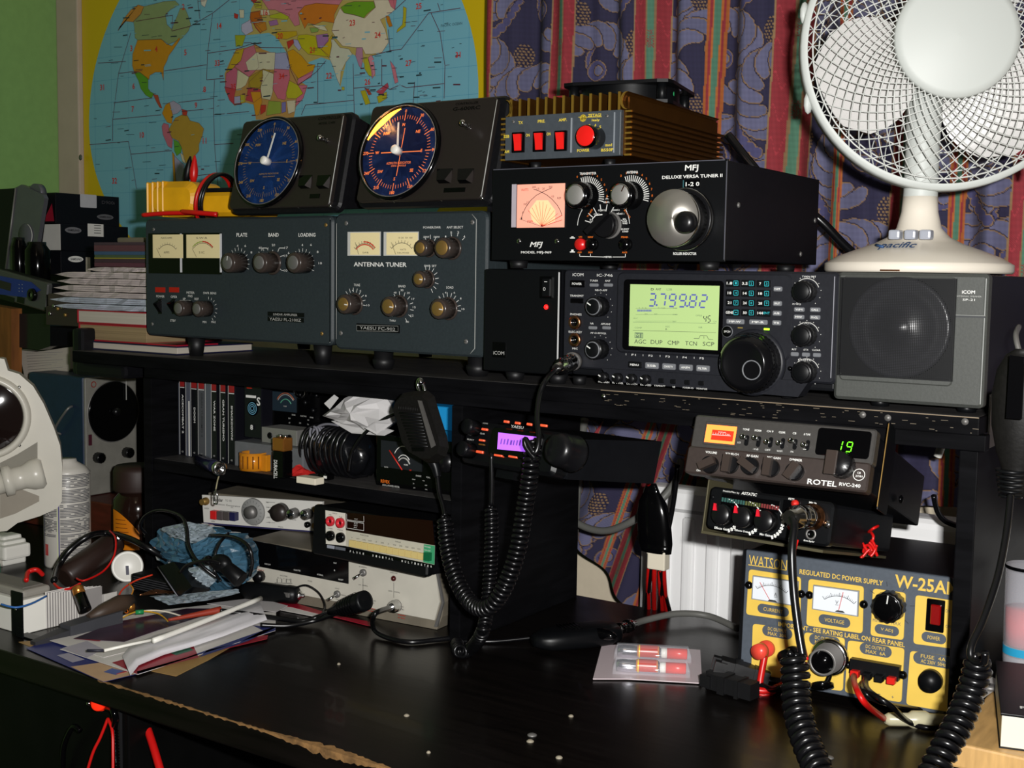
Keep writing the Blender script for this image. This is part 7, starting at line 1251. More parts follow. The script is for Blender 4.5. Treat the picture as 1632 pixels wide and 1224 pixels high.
# ---- keyring torch hanging from the shelf edge
M('torch_blue', '2c2c50', .15, .5)
E_('keyring_torch', 'small dark blue torch on the shelf edge with a hanging cord and clip', 'torch', onZ(335, 742, MS+.008)); a0 = onZ(318, 733, MS+.0085); b0 = onZ(346, 745, MS+.0085); m = MB(); dd = b0-a0; m.lathe([(.006, 0), (.0082, .003), (.0082, dd.length*.8), (.0070, dd.length)], a0, dd, 'torch_blue', 22); eb(m, 'torch_body'); m = MB(); m.lathe([(.0074, 0), (.0092, .004), (.0092, .011), (.007, .013), (.004, .011), (0, .010)], b0, dd, 'chrome', 22); eb(m, 'torch_head', 'chrome head')
m = MB(); P_ = [onY(352, 742, 1.078), onY(351, 752, 1.070), onY(347, 765, 1.070), onY(344, 780, 1.070)]; m.tube(P_, .0009, 'a09878', 6, 6); eb(m, 'cord'); m = MB(); c0 = onY(344, 781, 1.070); m.tube([c0, c0+Vector((-.0026, 0, -.006)), c0+Vector((-.0026, 0, -.016)), c0+Vector((0, 0, -.018)), c0+Vector((.0026, 0, -.016)), c0+Vector((.0026, 0, -.006)), c0], .0010, 'chrome', 8, 4); eb(m, 'clip', 'chrome clip')
# ---- counter on the desk
M('panel_cream', 'bcb8ac', .5, noise=.06, nscale=30); M('beige_case', '6e675a', .55, noise=.15, nscale=40)
d = D('frequency_counter', 'wide pale frequency counter with a dark display, bottom of the instrument stack', 'instrument', Vector((-1.146, 1.099, EYE-.4145)), 4.0); W, H = .305, .0715; d.crop(380, 840, 4.533)
ch = .020; m = MB(); P_ = [(0, .004), (.004, 0), (W-.010, 0), (W-.003, .016), (W, .034), (W-.008, H-.004), (W-.012, H), (0, H)]; m.prism(P_, .002, .22, 'beige_case'); d.part(m, 'case')
m = MB(); P2 = [(.004, .0135), (W-.012, .0115), (W-.0055, .034), (W-.011, H-.004), (.004, H-.004)]; m.prism(P2, -.0005, .002, 'panel_cream'); m.prism([(W-.012, .004), (W-.010, .010), (W-.002, .034), (W-.0105, H-.003), (W-.008, H-.002), (W+.0005, .034), (W-.008, .004)], -.001, .002, 'steel_dull'); d.part(m, 'front_panel')
g = MB(); Q = [d.L(a, b_, .001) for a, b_ in ((85, 92), (795, 232), (795, 410), (82, 272))]; g.prism(Q, -.0015, 0, 'black_gloss'); 
for s1, a, b_, w_ in (('OVER FLOW', 212, 268, 44), ('GATE', 425, 312, 50), ('PRINT', 700, 260, 22), ('EXTERNAL', 592, 345, 44), ('RESET', 742, 380, 36), ('B', 696, 312, 8)): d.t(s1, a, b_, w_, 10, 'print_white', .0004, w=.0015, mb=g)
d.part(g, 'display_window')
for s1, a, b_, w_, mt in (('INPUT A', 165, 310, 44, 'print_red'), ('GATE TIME', 330, 352, 54, 'print_dark'), ('0.1  1  10', 330, 372, 90, 'print_dark'), ('MODE', 520, 390, 30, 'print_dark'), ('HOLD', 716, 443, 30, 'print_dark'), ('ON', 715, 520, 20, 'print_dark'), ('MANUAL', 762, 492, 36, 'print_dark'), ('INPUT SELECT', 902, 266, 72, 'print_dark'), ('50-500MHz', 902, 288, 56, 'print_dark'), ('OVERLOAD', 1125, 330, 54, 'print_dark'), ('1M - 50MHz', 905, 420, 66, 'print_dark'), ('500M - 500MHz', 1128, 466, 84, 'print_dark'), ('INPUT 1MΩ', 972, 530, 50, 'print_dark'), ('50Ω', 972, 548, 24, 'print_dark'), ('50Ω', 1184, 574, 26, 'print_dark'), ('5V MAX', 1184, 594, 26, 'print_dark'), ('WARNING', 965, 588, 52, 'print_red'), ('5V RMS', 962, 606, 56, 'print_red'), ('WARNING', 1182, 636, 56, 'print_red'), ('5V RMS', 1180, 656, 50, 'print_red')): d.t(s1, a, b_, w_, 9, mt, w=.0008)
for a in (283, 316, 349, 382): d.line([(a, 372), (a, 400)], .0010, 'print_dark', w=.0006)
d.line([(265, 402), (392, 406)], .0006, 'print_dark', w=.0006); d.line([(904, 370), (904, 460)], .0005, 'print_dark', w=.0006); d.line([(1126, 400), (1126, 510)], .0004, 'print_dark', w=.0006)
for a, b_ in ((900, 330), (712, 485)): x, z = d.L(a, b_, .002); g = MB(); g.lathe([(.0045, 0), (.0045, .003), (.003, .004)], (x, 0, z), (0, -1, 0), 'steel_dull', 14); g.cyl((x, -.003, z), (x-.006, -.013, z-.006), .0014, 'chrome', .0019, 12); d.part(g, 'toggle_switch')
x, z = d.L(1125, 370); g = MB(); g.sph((x, -.001, z), .0034, flat('401010', .2), 14); d.part(g, 'indicator_light', 'dark red lamp'); x, z = d.L(165, 352); g = MB(); g.lathe([(.0075, 0), (.0070, .009), (0, .010)], (x, 0, z), (0, -1, 0), 'knob_black', 24, flute=.05); d.part(g, 'knob')
x, z = d.L(1132, 572, .004); BN = d.mw @ Vector((x, -.002, z)); g = MB(); g.lathe([(.0075, 0), (.0075, .002), (.0050, .003), (.0050, .009)], (x, 0, z), (0, -1, 0), 'steel_dull', 20); d.part(g, 'input_socket'); d.done()
feet(d, ((.02, .03), (W-.03, .03), (.02, .2), (W-.03, .2)), .006, .0005, .006)
E_('coaxial_lead', 'black lead with a chrome plug in the pale counter, curving along the desk', 'cable', BN); aim = (onY(606, 973, 1.03)-BN).normalized(); m = MB(); m.lathe([(.0070, .003), (.0076, .006), (.0076, .013), (.0064, .014), (.0064, .022), (.0048, .026), (.0040, .036)], BN, aim, 'chrome', 22, flute=.02); eb(m, 'plug', 'chrome plug')
m = MB(); m.tube([BN+aim*.034, onY(598, 978, 1.03), onZ(595, 1000, DK+.010), onZ(612, 1014, DK+.004), onZ(650, 1023, DK+.0035), onZ(690, 1020, DK+.0035), onZ(728, 1015, DK+.004), onZ(760, 1005, DK+.004)], .0030, 'cable_black', 10, 8); eb(m, 'lead')
# ---- digital multimeter on the counter
d = D('digital_multimeter', 'black digital multimeter with a row of yellow keys, on the pale counter', 'multimeter', Vector((-1.0165, 1.085, EYE-.3395)), -2.7, -3.1); W, H = .183, .0585; d.crop(480, 740, 6.8)
m = MB(); m.box((0, .004, 0), (W, .20, H), 'black_plastic', .003); d.part(m, 'case')
m = MB(); m.rr(-.001, -.001, W+.001, H+.001, 0, .010, .004, 'black_satin', bev=.002); d.part(m, 'front_bezel')
def dq(P_, mat, y0, y1, mb): mb.prism([d.L(a, b_, y1) for a, b_ in P_], -y1, -y0, mat)
g = MB(); dq([(262, 498), (476, 530), (484, 885), (268, 862)], 'd4d0c4', .0, .0008, g); dq([(484, 715), (1445, 880), (1440, 1088), (486, 888)], 'b8b4a4', 0, .0008, g); d.part(g, 'printed_panel', 'pale printed panel')
g = MB(); dq([(484, 522), (1420, 610), (1445, 876), (484, 712)], flat('180404', .15), 0, .0006, g); d.line([(498, 535), (500, 600), (686, 625), (684, 560)], .0005, mb=g, w=.0006); d.line([(500, 610), (500, 690), (684, 718), (684, 640), (500, 610)], .0005, mb=g, w=.0006)
for s1, a, b_ in (('mV', 600, 592), ('KΩ', 598, 640), ('MΩ', 596, 662), ('AC', 592, 684)): d.t(s1, a, b_, 36, 12, mb=g, w=.0006)
d.part(g, 'display_window', 'dark red display window')
g = MB(); dq([(1330, 866), (1446, 884), (1442, 1086), (1322, 1060)], flat('3c9468', .4), .0008, .0012, g); d.t('POWER', 1376, 895, 66, 16, 'print_white', mb=g, w=.0012); d.t('ON-OFF', 1374, 932, 66, 14, 'print_white', mb=g, w=.0012); d.part(g, 'power_panel', 'green panel')
g = MB(); dq([(1326, 955), (1388, 962), (1384, 1050), (1322, 1040)], flat('0c5c38', .3), .0012, .006, g); d.part(g, 'power_button', 'dark green button')
g = MB(); dq([(276, 872), (1440, 1092), (1436, 1118), (274, 900)], 'black_gloss', 0, .0008, g); dq([(280, 872), (362, 886), (360, 920), (280, 905)], '9094a0', .0008, .001, g); dq([(370, 888), (480, 908), (478, 938), (368, 920)], '5c6068', .0008, .001, g); 
T_ = 'FLUKE DIGITAL MULTIMETER'; 
for k_, ch_ in enumerate('8020A  DIGITAL  MULTIMETER'[:0]): pass
for k_, ch_ in enumerate('FLUKE  DIGITAL  MULTIMETER'):
    if ch_ != ' ': d.t(ch_, 540+k_*35, 942+k_*6.6, 13, 22, mb=g, w=.0008, bold=True)
d.part(g, 'name_strip')
M('key_yellow', 'cdb878', .4)
for k_ in range(12): a = 546+k_*67.5; b_ = 858+k_*12.4; g = MB(); dq([(a-28, b_-38), (a+30, b_-28), (a+28, b_+44), (a-30, b_+34)], 'key_yellow', .0008, .0045, g); d.part(g, 'push_key', 'yellow key'); 
for k_, s1 in enumerate(('V', 'mV', 'mA', 'kΩ', 'S', '200', '2', '20', '200', '2000', '20M', 'AUTO')): d.t(s1, 556+k_*66, 794+k_*11.2, 34 if len(s1) > 1 else 14, 13, 'print_dark', w=.0008)
for s1, a, b_, w_ in (('FUNCTION', 690, 770, 90), ('RANGE', 1055, 840, 60), ('INPUT', 372, 532, 50), ('mA', 320, 545, 26), ('V-Ω', 432, 568, 34), ('COMMON', 320, 694, 50), ('MAX', 430, 712, 60)): d.t(s1, a, b_, w_, 13, 'print_dark', w=.0008)
for a, b_, mt in ((312, 617, 'c02430'), (420, 636, 'c02430'), (314, 775, 'black_gloss'), (424, 794, 'black_gloss')): x, z = d.L(a, b_, .003); g = MB(); mm_ = flat('c02430', .3) if mt != 'black_gloss' else mt; g.lathe([(.0062, 0), (.0060, .004), (.0034, .0045), (.0028, .001), (0, .001)], (x, -.0008, z), (0, -1, 0), mats=[mm_, mm_, mm_, 'black_gloss'], seg=24); d.part(g, 'input_jack', 'red jack' if mt != 'black_gloss' else 'black jack')
d.done()
# ---- function generator on the counter
d = D('function_generator', 'slim white-fronted function generator on the pale counter, left of the multimeter', 'instrument', Vector((-1.274, 1.150, EYE-.3425)), 10); W, H = .187, .0385; d.crop(300, 760, 3.709)
W = d.L(800, 230)[0]; m = MB(); m.box((0, .003, 0), (W+.01, .13, H+.001), 'beige_case', .002); d.part(m, 'case')
M('panel_white', 'd2d0ca', .4, noise=.03, nscale=40); m = MB(); P_ = [d.L(a, b_) for a, b_ in ((84, 106), (796, 146), (782, 322), (94, 268))]; m.prism(P_, -.001, .003, 'panel_white'); P_ = [d.L(a, b_) for a, b_ in ((94, 268), (782, 322), (782, 330), (96, 278))]; m.prism(P_, -.0015, .003, '2c2a50'); d.part(m, 'front_panel')
d.t('Thandar', 172, 134, 72, 20, 'print_black', bold=True, w=.001); d.t('TG 102', 240, 140, 38, 12, 'print_dark', w=.001); d.t('Function Generator', 230, 166, 160, 10, 'print_dark', w=.001)
for s1, a, b_, w_ in (('SWEEP', 112, 186, 26), ('FREQUENCY', 395, 286, 46), ('FREQ', 548, 296, 30), ('DC', 262, 180, 14), ('10K', 470, 150, 16), ('1K', 475, 180, 14), ('100', 478, 238, 16), ('10', 480, 268, 12), ('ON', 148, 262, 20), ('LEVEL', 628, 252, 26)): d.t(s1, a, b_, w_, 8, 'print_dark', w=.001)
for y_ in (148, 178, 240, 268): d.line([(462, y_), (516, y_+3)], .0004, 'print_dark', w=.001)
for k_, mt in enumerate(('c82020', '504848', '4c4644', '202048')): a = 146+k_*38; g = MB(); d.rect(a-18, 202+k_*3, a+17, 252+k_*3, flat(mt, .35), g, .001, .009, bev=.0006, r=.0008); d.part(g, 'push_button', 'red button' if k_ == 0 else ('navy button' if k_ == 3 else None))
x, z = d.L(384, 206, .002); g = MB(); g.lathe([(.0185, .001), (.0180, .004), (.0175, .0045), (0, .0045)], (x, 0, z), (0, -1, 0), '8c8c8a', 40); g.lathe([(.009, .0045), (.0085, .012), (0, .0125)], (x, 0, z), (0, -1, 0), 'steel_dull', 28); d.ticks(x, z, .013, .016, -150, 150, 16, .0004, 'print_dark', .0049, g); d.part(g, 'frequency_dial', 'grey frequency dial')
x, z = d.L(535, 212, .008); g = MB(); g.lathe([(.0125, .001), (.0115, .012), (0, .0125)], (x, 0, z), (0, -1, 0), flat('2c2624', .35), 28); g.prism([(x-.015, z+.001), (x-.006, z+.009), (x-.002, z-.008)], -.012, -.001, flat('2c2624', .35)); d.part(g, 'range_knob')
for a, b_ in ((603, 222), (684, 226)): d.knob(a, b_, .012, .0072, .0060, body='steel_dull', cap='chrome', flute=.03, seg=24, w0=.001)
for a, b_ in ((88, 148), (756, 190), (752, 288)): x, z = d.L(a, b_, .008); g = MB(); g.lathe([(.0055, 0), (.0055, .004), (.0042, .005), (.0042, .011)], (x, 0, z), (0, -1, 0), 'brass', 18); d.part(g, 'output_socket')
x, z = d.L(712, 280); g = MB(); g.lathe([(.004, 0), (.004, .005), (0, .006)], (x, 0, z), (0, -1, 0), 'black_gloss', 14); d.part(g, 'slide_switch'); d.done()
# ================================================================ far left: shelf extension, books, boxes
def book(x0, x1, zb, h_, Y, dep, page, cover, lab, red=0, tilt=0):
    xa = onY(x0, 520, Y).x; xb = onY(x1, 520, Y).x; E_('book', lab, 'book', ((xa+xb)/2, Y, zb), 'books lying left of the amplifier'); m = MB(); m.box((xa+.002, Y+.0015, zb+.0018), (xb-.0005, Y+dep, zb+h_-.0018), page, .0005); eb(m, 'pages')
    m = MB(); m.box((xa, Y, zb), (xb, Y+dep+.002, zb+.0018), cover, .0004); m.box((xa, Y, zb+h_-.0018), (xb, Y+dep+.002, zb+h_), cover, .0004); m.box((xa-.0005, Y, zb), (xa+.0022, Y+dep, zb+h_), cover, .001); eb(m, 'cover'); return zb+h_
M('pages_white', 'b4aca0', .7, noise=.06, nscale=4, stretch=(1, 1, 150)); M('pages_tan', '8c7858', .7, noise=.2, nscale=5, stretch=(1, 1, 120)); M('cover_red', '98182c', .3); M('cover_navy', '1c1c38', .4)
z0 = SH+.0003
z1 = book(123, 281, z0, .0118, 1.125, .14, 'pages_white', 'cover_navy', 'thin white-paged book at the bottom of the pile left of the amplifier')
z2 = book(125, 232, z1+.0003, .0245, 1.128, .14, 'pages_tan', 'cover_red', 'thick tan-paged book with a red cover and spine, middle of the pile')
z3 = book(123, 231, z2+.0003, .0195, 1.128, .14, 'pages_white', 'cover_red', 'white-paged book with a thin red cover on top of the book pile')
m = MB(); xa = onY(126, 520, 1.124).x; xb = onY(280, 520, 1.124).x; m.box((onY(232, 540, 1.124).x, 1.126, z1+.0002), (xb, 1.2, z1+.002), 'cover_red'); m2 = thing(m, 'red_card', 'strip of red card sticking out under the slate amplifier', 'card')
rg = random.Random(12); zc = z3+.0003; M('envelope_white', 'b8aca8', .6, noise=.05, nscale=60); M('envelope_blue', 'a8b0bc', .6, noise=.12, nscale=60)
labs = ['blue-white crumpled envelope, lowest in the heap above the books', 'pale blue torn envelope, second from the bottom of the envelope heap', 'pinkish envelope with a torn edge in the middle of the heap', 'wide pale envelope sticking out furthest left in the heap', 'creased white envelope under the top two of the heap', 'white envelope second from the top of the heap', 'topmost white envelope of the heap, under the striped magazine']
for k_ in range(7):
    h_ = (.008, .009, .008, .009, .0095, .009, .007)[k_]; xl = (86, 80, 84, 86, 92, 88, 140)[k_]; Y = 1.13+rg.uniform(0, .006); a = onY(xl, 450, Y).x; b_ = -1.362; n = 14; vs_ = []
    for r_, yy in ((0, Y), (1, Y+.12)):
        for s1 in (0, 1):
            for i in range(n+1): t = i/n; th = h_*(min(1, .15+t*5)); vs_.append((a+(b_-a)*t, yy+rg.uniform(-.002, .002)*(1-r_), zc+h_*.5+(th*.5-.0004 if s1 else -th*.5+.0004)+rg.uniform(-.0004, .0004)))
    N = n+1; fs_ = [(i, i+1, N+i+1, N+i) for i in range(n)]+[(N+i, N+i+1, 3*N+i+1, 3*N+i) for i in range(n)]+[(i+1, i, 2*N+i, 2*N+i+1) for i in range(n)]+[(0, N, 3*N, 2*N), (n, 2*N+n, 3*N+n, N+n), (2*N+i-0, 3*N+i, 3*N+i+1, 2*N+i+1) if False else (0, N, 3*N, 2*N)]
    m = MB(); m.add(vs_, fs_, 'envelope_blue' if k_ < 2 else 'envelope_white')
    for q_ in range(2): m.box((a+.01+rg.uniform(0, .05), Y-.0025, zc+h_*(.3+.3*q_)), (b_-rg.uniform(.005, .04), Y-.0018, zc+h_*(.3+.3*q_)+.0004), '6c6470')
    thing(m, 'envelope', labs[k_], 'envelope', 'envelopes heaped on the books'); zc += h_+.0004
E_('magazine_stack', 'dark magazine with maroon, blue and yellow striped edges above the envelopes', 'magazine', onY(190, 410, 1.15)); zt = zc
for k_, (h_, mt) in enumerate(((.006, '54303c'), (.0055, '3c2832'), (.0018, '8c8430'), (.004, '40503c'), (.005, '38506c'), (.009, '56343c'), (.004, '40303a'))): m = MB(); m.box((onY(150, 400, 1.15).x+rg.uniform(0, .001), 1.15, zt), (-1.362, 1.27, zt+h_-.0002), flat(mt, .55)); eb(m, 'page_edge' if k_ else 'cover'); zt += h_
m = MB(); m.box((onY(186, 395, 1.18).x, 1.18, zt+.0003), (-1.362, 1.28, zt+.008), '6c6454', .003); thing(m, 'padded_mailer', 'small olive padded envelope lying on the striped magazine, beside the amplifier', 'envelope')
# dark cabinet, boxes on it
M('wood_red', '4a1810', .5, noise=.3, nscale=14, stretch=(2, 2, 8)); M('wood_brown', '7a4a20', .55, noise=.35, nscale=12, stretch=(6, 6, 1))
m = MB(); m.box((-2.19, 1.385, 0), (-1.76, 1.60, EYE-.009), 'wood_black_face', .002); thing(m, 'black_cabinet', 'tall plain black cabinet in the corner carrying the phone boxes', 'cabinet')
m = MB(); m.box((-2.15, 1.20, DK+.0005), (-1.355, 1.358, EYE-.3585), 'wood_red', .002); thing(m, 'wooden_box', 'dark red-brown wooden box standing behind the spray can', 'box')
def phonebox(px, z0_, z1_, W, dep, side, lab):
    a = onY(px, 380, 1.40); H = z1_-z0_; d = D('phone_box', lab, 'box', Vector((a.x, 1.40, EYE+z0_)), 90, group='boxes stacked on the corner cabinet'); m = MB(); m.box((0, 0, 0), (W, dep, H), 'case_black', .0008); d.part(m, 'carton'); m = MB(); m.box((-.0006, .001, .001), (0, dep-.001, H-.001), side); d.part(m, 'end_panel', 'coloured end panel'); d.W, d.H = W, H; return d
def logo(d, a, b_, w_, h_, mat, tm):
    x, z = d.L(a, b_, .001); k = d.mpp(); wl = abs(d.L(a+w_/2, b_)[0]-d.L(a-w_/2, b_)[0])/2; g = MB(); g.prism([(x+wl*math.cos(t), z+h_/2*k*math.sin(t)) for t in np.linspace(0, 2*math.pi, 25)[:-1]], -.0008, 0, mat); d.t('SAMSUNG', a, b_, w_*.72, h_*.34, tm, .0004, w=.0008, mb=g, bold=True); d.part(g, 'brand_oval')
d1 = phonebox(97, -.0085, .034, .12, .07, 'case_black', 'lowest black phone box of the three, with a bright white oval logo'); logo(d1, 121, 413, 24, 10, 'print_white', 'print_black'); g = MB(); d1.rect(137, 410, 144, 433, 'plastic_cream', g, 0, .0006); d1.part(g, 'label'); d1.done()
d1 = phonebox(97, .0345, .0835, .150, .062, 'panel_white', 'middle black phone box with a plain white end panel'); logo(d1, 117, 367, 26, 10, '6c6c70', 'print_black'); g = MB(); d1.rect(140, 357, 165, 377, 'panel_white', g, 0, .0006); 
for k_ in range(4): d1.rect(150, 359+k_*4, 161, 360+k_*4, 'print_dark', g, .0006, .0008)
d1.part(g, 'label'); d1.done()
d1 = phonebox(90, .084, .140, .140, .045, 'case_black', 'topmost black phone box with a red triangle on its end'); logo(d1, 168, 346, 26, 9, '5c5c60', 'print_black'); g = MB(); d1.rect(128, 310, 154, 331, 'b0b0b4', g, 0, .0006, r=.002); d1.part(g, 'label'); m = MB(); m.add([(-.0012, .004, .004), (-.0012, .036, .004), (-.0012, .010, d1.H*.65)], [(0, 1, 2)], flat('981830', .4)); d1.part(m, 'triangle_mark', 'red triangle'); d1.t('D900i', 172, 323, 20, 5, '404044'); d1.done()
# ---- silver-grey phone speaker and black bottles
M('silver_grey', '6a6a72', .35, .5, noise=.05, nscale=40)
E_('desktop_speaker', 'tall silver-grey speaker tower at the far left, top of the heap', 'speaker', onY(40, 440, 1.33)); m = MB(); P_ = [(24, 300), (34, 294), (68, 310), (71, 316), (52, 430), (8, 430)]; qp(m, P_, 1.33, .008, 'silver_grey'); qp(m, [(-30, 303), (22, 300), (8, 440), (-40, 440)], 1.335, .03, 'black_plastic'); qp(m, [(24, 301), (66, 314), (50, 438), (8, 438)], 1.338, .014, 'black_plastic'); eb(m, 'case')
m = MB(); q0 = onY(40, 375, 1.329); m.lathe([(.021, 0), (.0205, .001), (0, .001)], (q0.x, 1.33, q0.z), (0, -1, 0), '53535a', 32); m.tube([Vector((q0.x+.021*math.cos(t), 1.3285, q0.z+.021*math.sin(t))) for t in np.linspace(-.9, 1.2, 12)], .0009, 'print_grey', 6); eb(m, 'speaker_dial')
m = MB(); q0 = onY(55, 298, 1.335); m.lathe([(.018, 0), (.018, .012)], (q0.x, 1.335, q0.z-.012), (0, 1, 0), 'silver_grey', 28); eb(m, 'rear_dome'); m = MB(); m.tube([onY(25, 300, 1.329), onY(9, 430, 1.329)], .0018, 'steel_dull', 8); eb(m, 'edge_trim')
for k_, (x0, x1, yt, lab) in enumerate(((13, 28, 378, 'slim black bottle left of the pair in front of the grey speaker'), (31, 55, 385, 'wider black bottle with a small brass-coloured bar in front of the grey speaker'))):
    a = onY(x0, 440, 1.27); b_ = onY(x1, 440, 1.27); zt_ = onY(x0, yt, 1.27).z; zb_ = onY(30, 452, 1.27).z; r = (b_.x-a.x)/2; m = MB(); m.lathe([(r*.9, 0), (r, .003), (r, (zt_-zb_)*.8), (r*.7, (zt_-zb_)*.93), (r*.7, zt_-zb_)], ((a.x+b_.x)/2, 1.27+r, zb_), (0, 0, 1), 'black_gloss', 20); m.box(((a.x+b_.x)/2-.003, 1.2695, zb_+.006), ((a.x+b_.x)/2+.003, 1.2705, zb_+.008), 'brass'); thing(m, 'black_bottle', lab, 'bottle')  # each bottle has a small brass bar low on its front
# ---- car stereo
pr = onY(73, 497, 1.2); al = math.radians(9); W = .15; o = Vector((pr.x-W*math.cos(al), 1.2, pr.z+W*math.sin(al))); d = D('car_stereo', 'grey and blue car stereo tilted in the heap at the far left', 'car stereo', o, 0, 0, roll=9); H = .0455; d.crop(0, 420, 6.12)
m = MB(); m.box((.002, .006, .001), (W-.008, .03, H-.001), 'black_metal', .002); d.part(m, 'case'); M('stereo_grey', '4e4e4e', .35, .3); M('stereo_blue', '1c2c78', .3); m = MB(); m.rr(0, 0, W, H, 0, .008, .004, 'stereo_grey', bev=.002); d.part(m, 'front_panel')
g = MB(); Q = [d.L(a, b_, .001) for a, b_ in ((-10, 118), (300, 180), (395, 260), (250, 330), (-10, 300))]; g.prism(Q, -.001, 0, 'stereo_blue'); d.part(g, 'button_field', 'blue button field'); g = MB(); d.rect(-40, 172, 106, 250, '26241f', g, .001, .0016); d.part(g, 'display')
x, z = d.L(305, 305, .004); g = MB(); g.lathe([(.0105, 0), (.0100, .005), (.004, .0055), (.0035, .004), (0, .004)], (x, 0, z), (0, -1, 0), mats=['black_gloss', 'black_gloss', 'black_gloss', 'chrome'], seg=28); d.part(g, 'control_pad')
g = MB(); d.rect(165, 325, 236, 385, 'black_gloss', g, 0, .0006); d.part(g, 'socket_cover'); g = MB(); d.rect(-30, 310, 140, 360, 'black_gloss', g, 0, .0006); d.part(g, 'cd_slot')
for a in (185, 215): 
    for b_ in (205, 240, 270): d.t('4', a+5, b_, 14, 8, 'print_grey', w=.001)
d.done()
m = MB(); qp(m, [(-60, 478), (18, 492), (18, 640), (-60, 640)], 1.225, .02, 'wood_brown'); thing(m, 'wooden_upright', 'orange-brown wooden upright under the car stereo', 'panel')
m = MB(); qp(m, [(20, 500), (74, 500), (80, 520), (80, 552), (62, 558), (20, 552)], 1.24, .05, 'bag_black'); thing(m, 'black_pouch', 'black pouch between the car stereo and the white paper sheets', 'pouch')
E_('paper_stack', 'stack of printed white sheets on edge above the blue instrument', 'paper', onY(70, 590, 1.262))
m = MB(); Q_ = qp(m, [(22, 557), (58, 561), (112, 553), (112, 588), (108, 594), (40, 606), (34, 575)], 1.262, .02, 'pages_white'); eb(m, 'sheets')
m = MB()
for k_ in range(9): m.tube([onY(42+k_*.4, 563+k_*4.4, 1.2612), onY(100-(k_ % 3)*9, 561+k_*4.0, 1.2612)], .0003, '6c6c70', 4)
eb(m, 'print_lines')
m = MB(); m.box((XL-.022, 1.105, EYE-.150), (XL-.0005, 1.30, EYE-.083), 'black_plastic', .006); m.box((XL-.01, 1.10, EYE-.150), (XL+.10, 1.30, SH-.0165), 'black_plastic', .006); thing(m, 'black_case', 'black plastic case tucked under the left end of the shelf top', 'case')
E_('circuit_module', 'small dark module with chrome studs left of the books', 'module', onY(95, 500, 1.14)); m = MB(); m.box((onY(73, 500, 1.14).x, 1.14, EYE-.083), (XL+.012, 1.22, EYE-.055), '2c2420', .001); m.box((onY(75, 500, 1.14).x, 1.142, EYE-.055), (XL+.010, 1.21, EYE-.036), '3a302c', .001); eb(m, 'housing')
for k_, (a, b_) in enumerate(((92, 492), (100, 490), (110, 487), (80, 500), (104, 502), (86, 488))): q0 = onY(a, b_, 1.139); m = MB(); m.lathe([(.003, 0), (.0025, .003), (0, .0035)], (q0.x, 1.1405, q0.z), (0, -1, 0), 'chrome' if k_ % 2 else 'brass', 12); eb(m, 'stud')
# ---- blue oscillator
M('hp_blue', '14263f', .4, noise=.1, nscale=60); M('hp_face', '77756e', .5, noise=.1, nscale=60)
d = D('audio_oscillator', 'blue-cased instrument with a large black round dial, on the wooden box', 'instrument', Vector((-1.622, 1.215, EYE-.358)), 90); W, H = .101, .190; d.crop(0, 560, 3.6)
m = MB(); m.box((-.001, .003, 0), (W+.001, .145, H+.001), 'hp_blue', .006, 3); d.part(m, 'case'); m = MB(); m.rr(.001, .001, W-.001, H-.001, 0, .004, .003, 'hp_face', bev=.001); d.part(m, 'front_panel')
cx, cz = d.L(655, 345, .002); r = abs(d.L(655, 172, .002)[1]-cz); m = MB(); m.lathe([(r, .001), (r*.99, .003), (r*.96, .003), (0, .0035)], (cx, 0, cz), (0, -1, 0), 'black_gloss', 48); m.lathe([(r+.0015, .0005), (r+.001, .002), (r, .001)], (cx, 0, cz), (0, -1, 0), 'steel_dull', 48, caps=False); m.lathe([(.007, .003), (.006, .012), (0, .0125)], (cx, 0, cz), (0, -1, 0), 'knob_black', 20); d.part(m, 'frequency_dial', 'black round dial')
g = MB(); x, z = d.L(725, 215, .006); g.box((x-.0006, -.006, z-.018), (x+.0006, -.0052, z+.018), 'print_grey'); d.part(g, 'cursor_line')
for a, b_ in ((585, 613), (750, 583)): d.knob(a, b_, .012, .0088, .0070, body='knob_black', cap='black_gloss', flute=.08, seg=24)
g = MB(); p, q = d.rect(512, 172, 566, 208, 'hp_face', g, 0, .0006); x, z = d.L(538, 190, .001); g.lathe([(.005, .0006), (.005, .0009)], (x, 0, z), (0, -1, 0), flat('803028', .4), 20); g.lathe([(.0035, .0009), (.0035, .0011)], (x, 0, z), (0, -1, 0), 'hp_face', 20); d.part(g, 'maker_badge'); g = MB(); d.rect(512, 478, 528, 540, '401020', g, 0, .002); d.part(g, 'slide_switch', 'dark red switch')
m = MB(); m.tube([(-.001, .03, H*.75), (-.012, .03, H*.72), (-.012, .06, H*.55), (-.001, .06, H*.5)], .002, 'steel_dull', 8, 4); d.part(m, 'side_handle'); d.done()
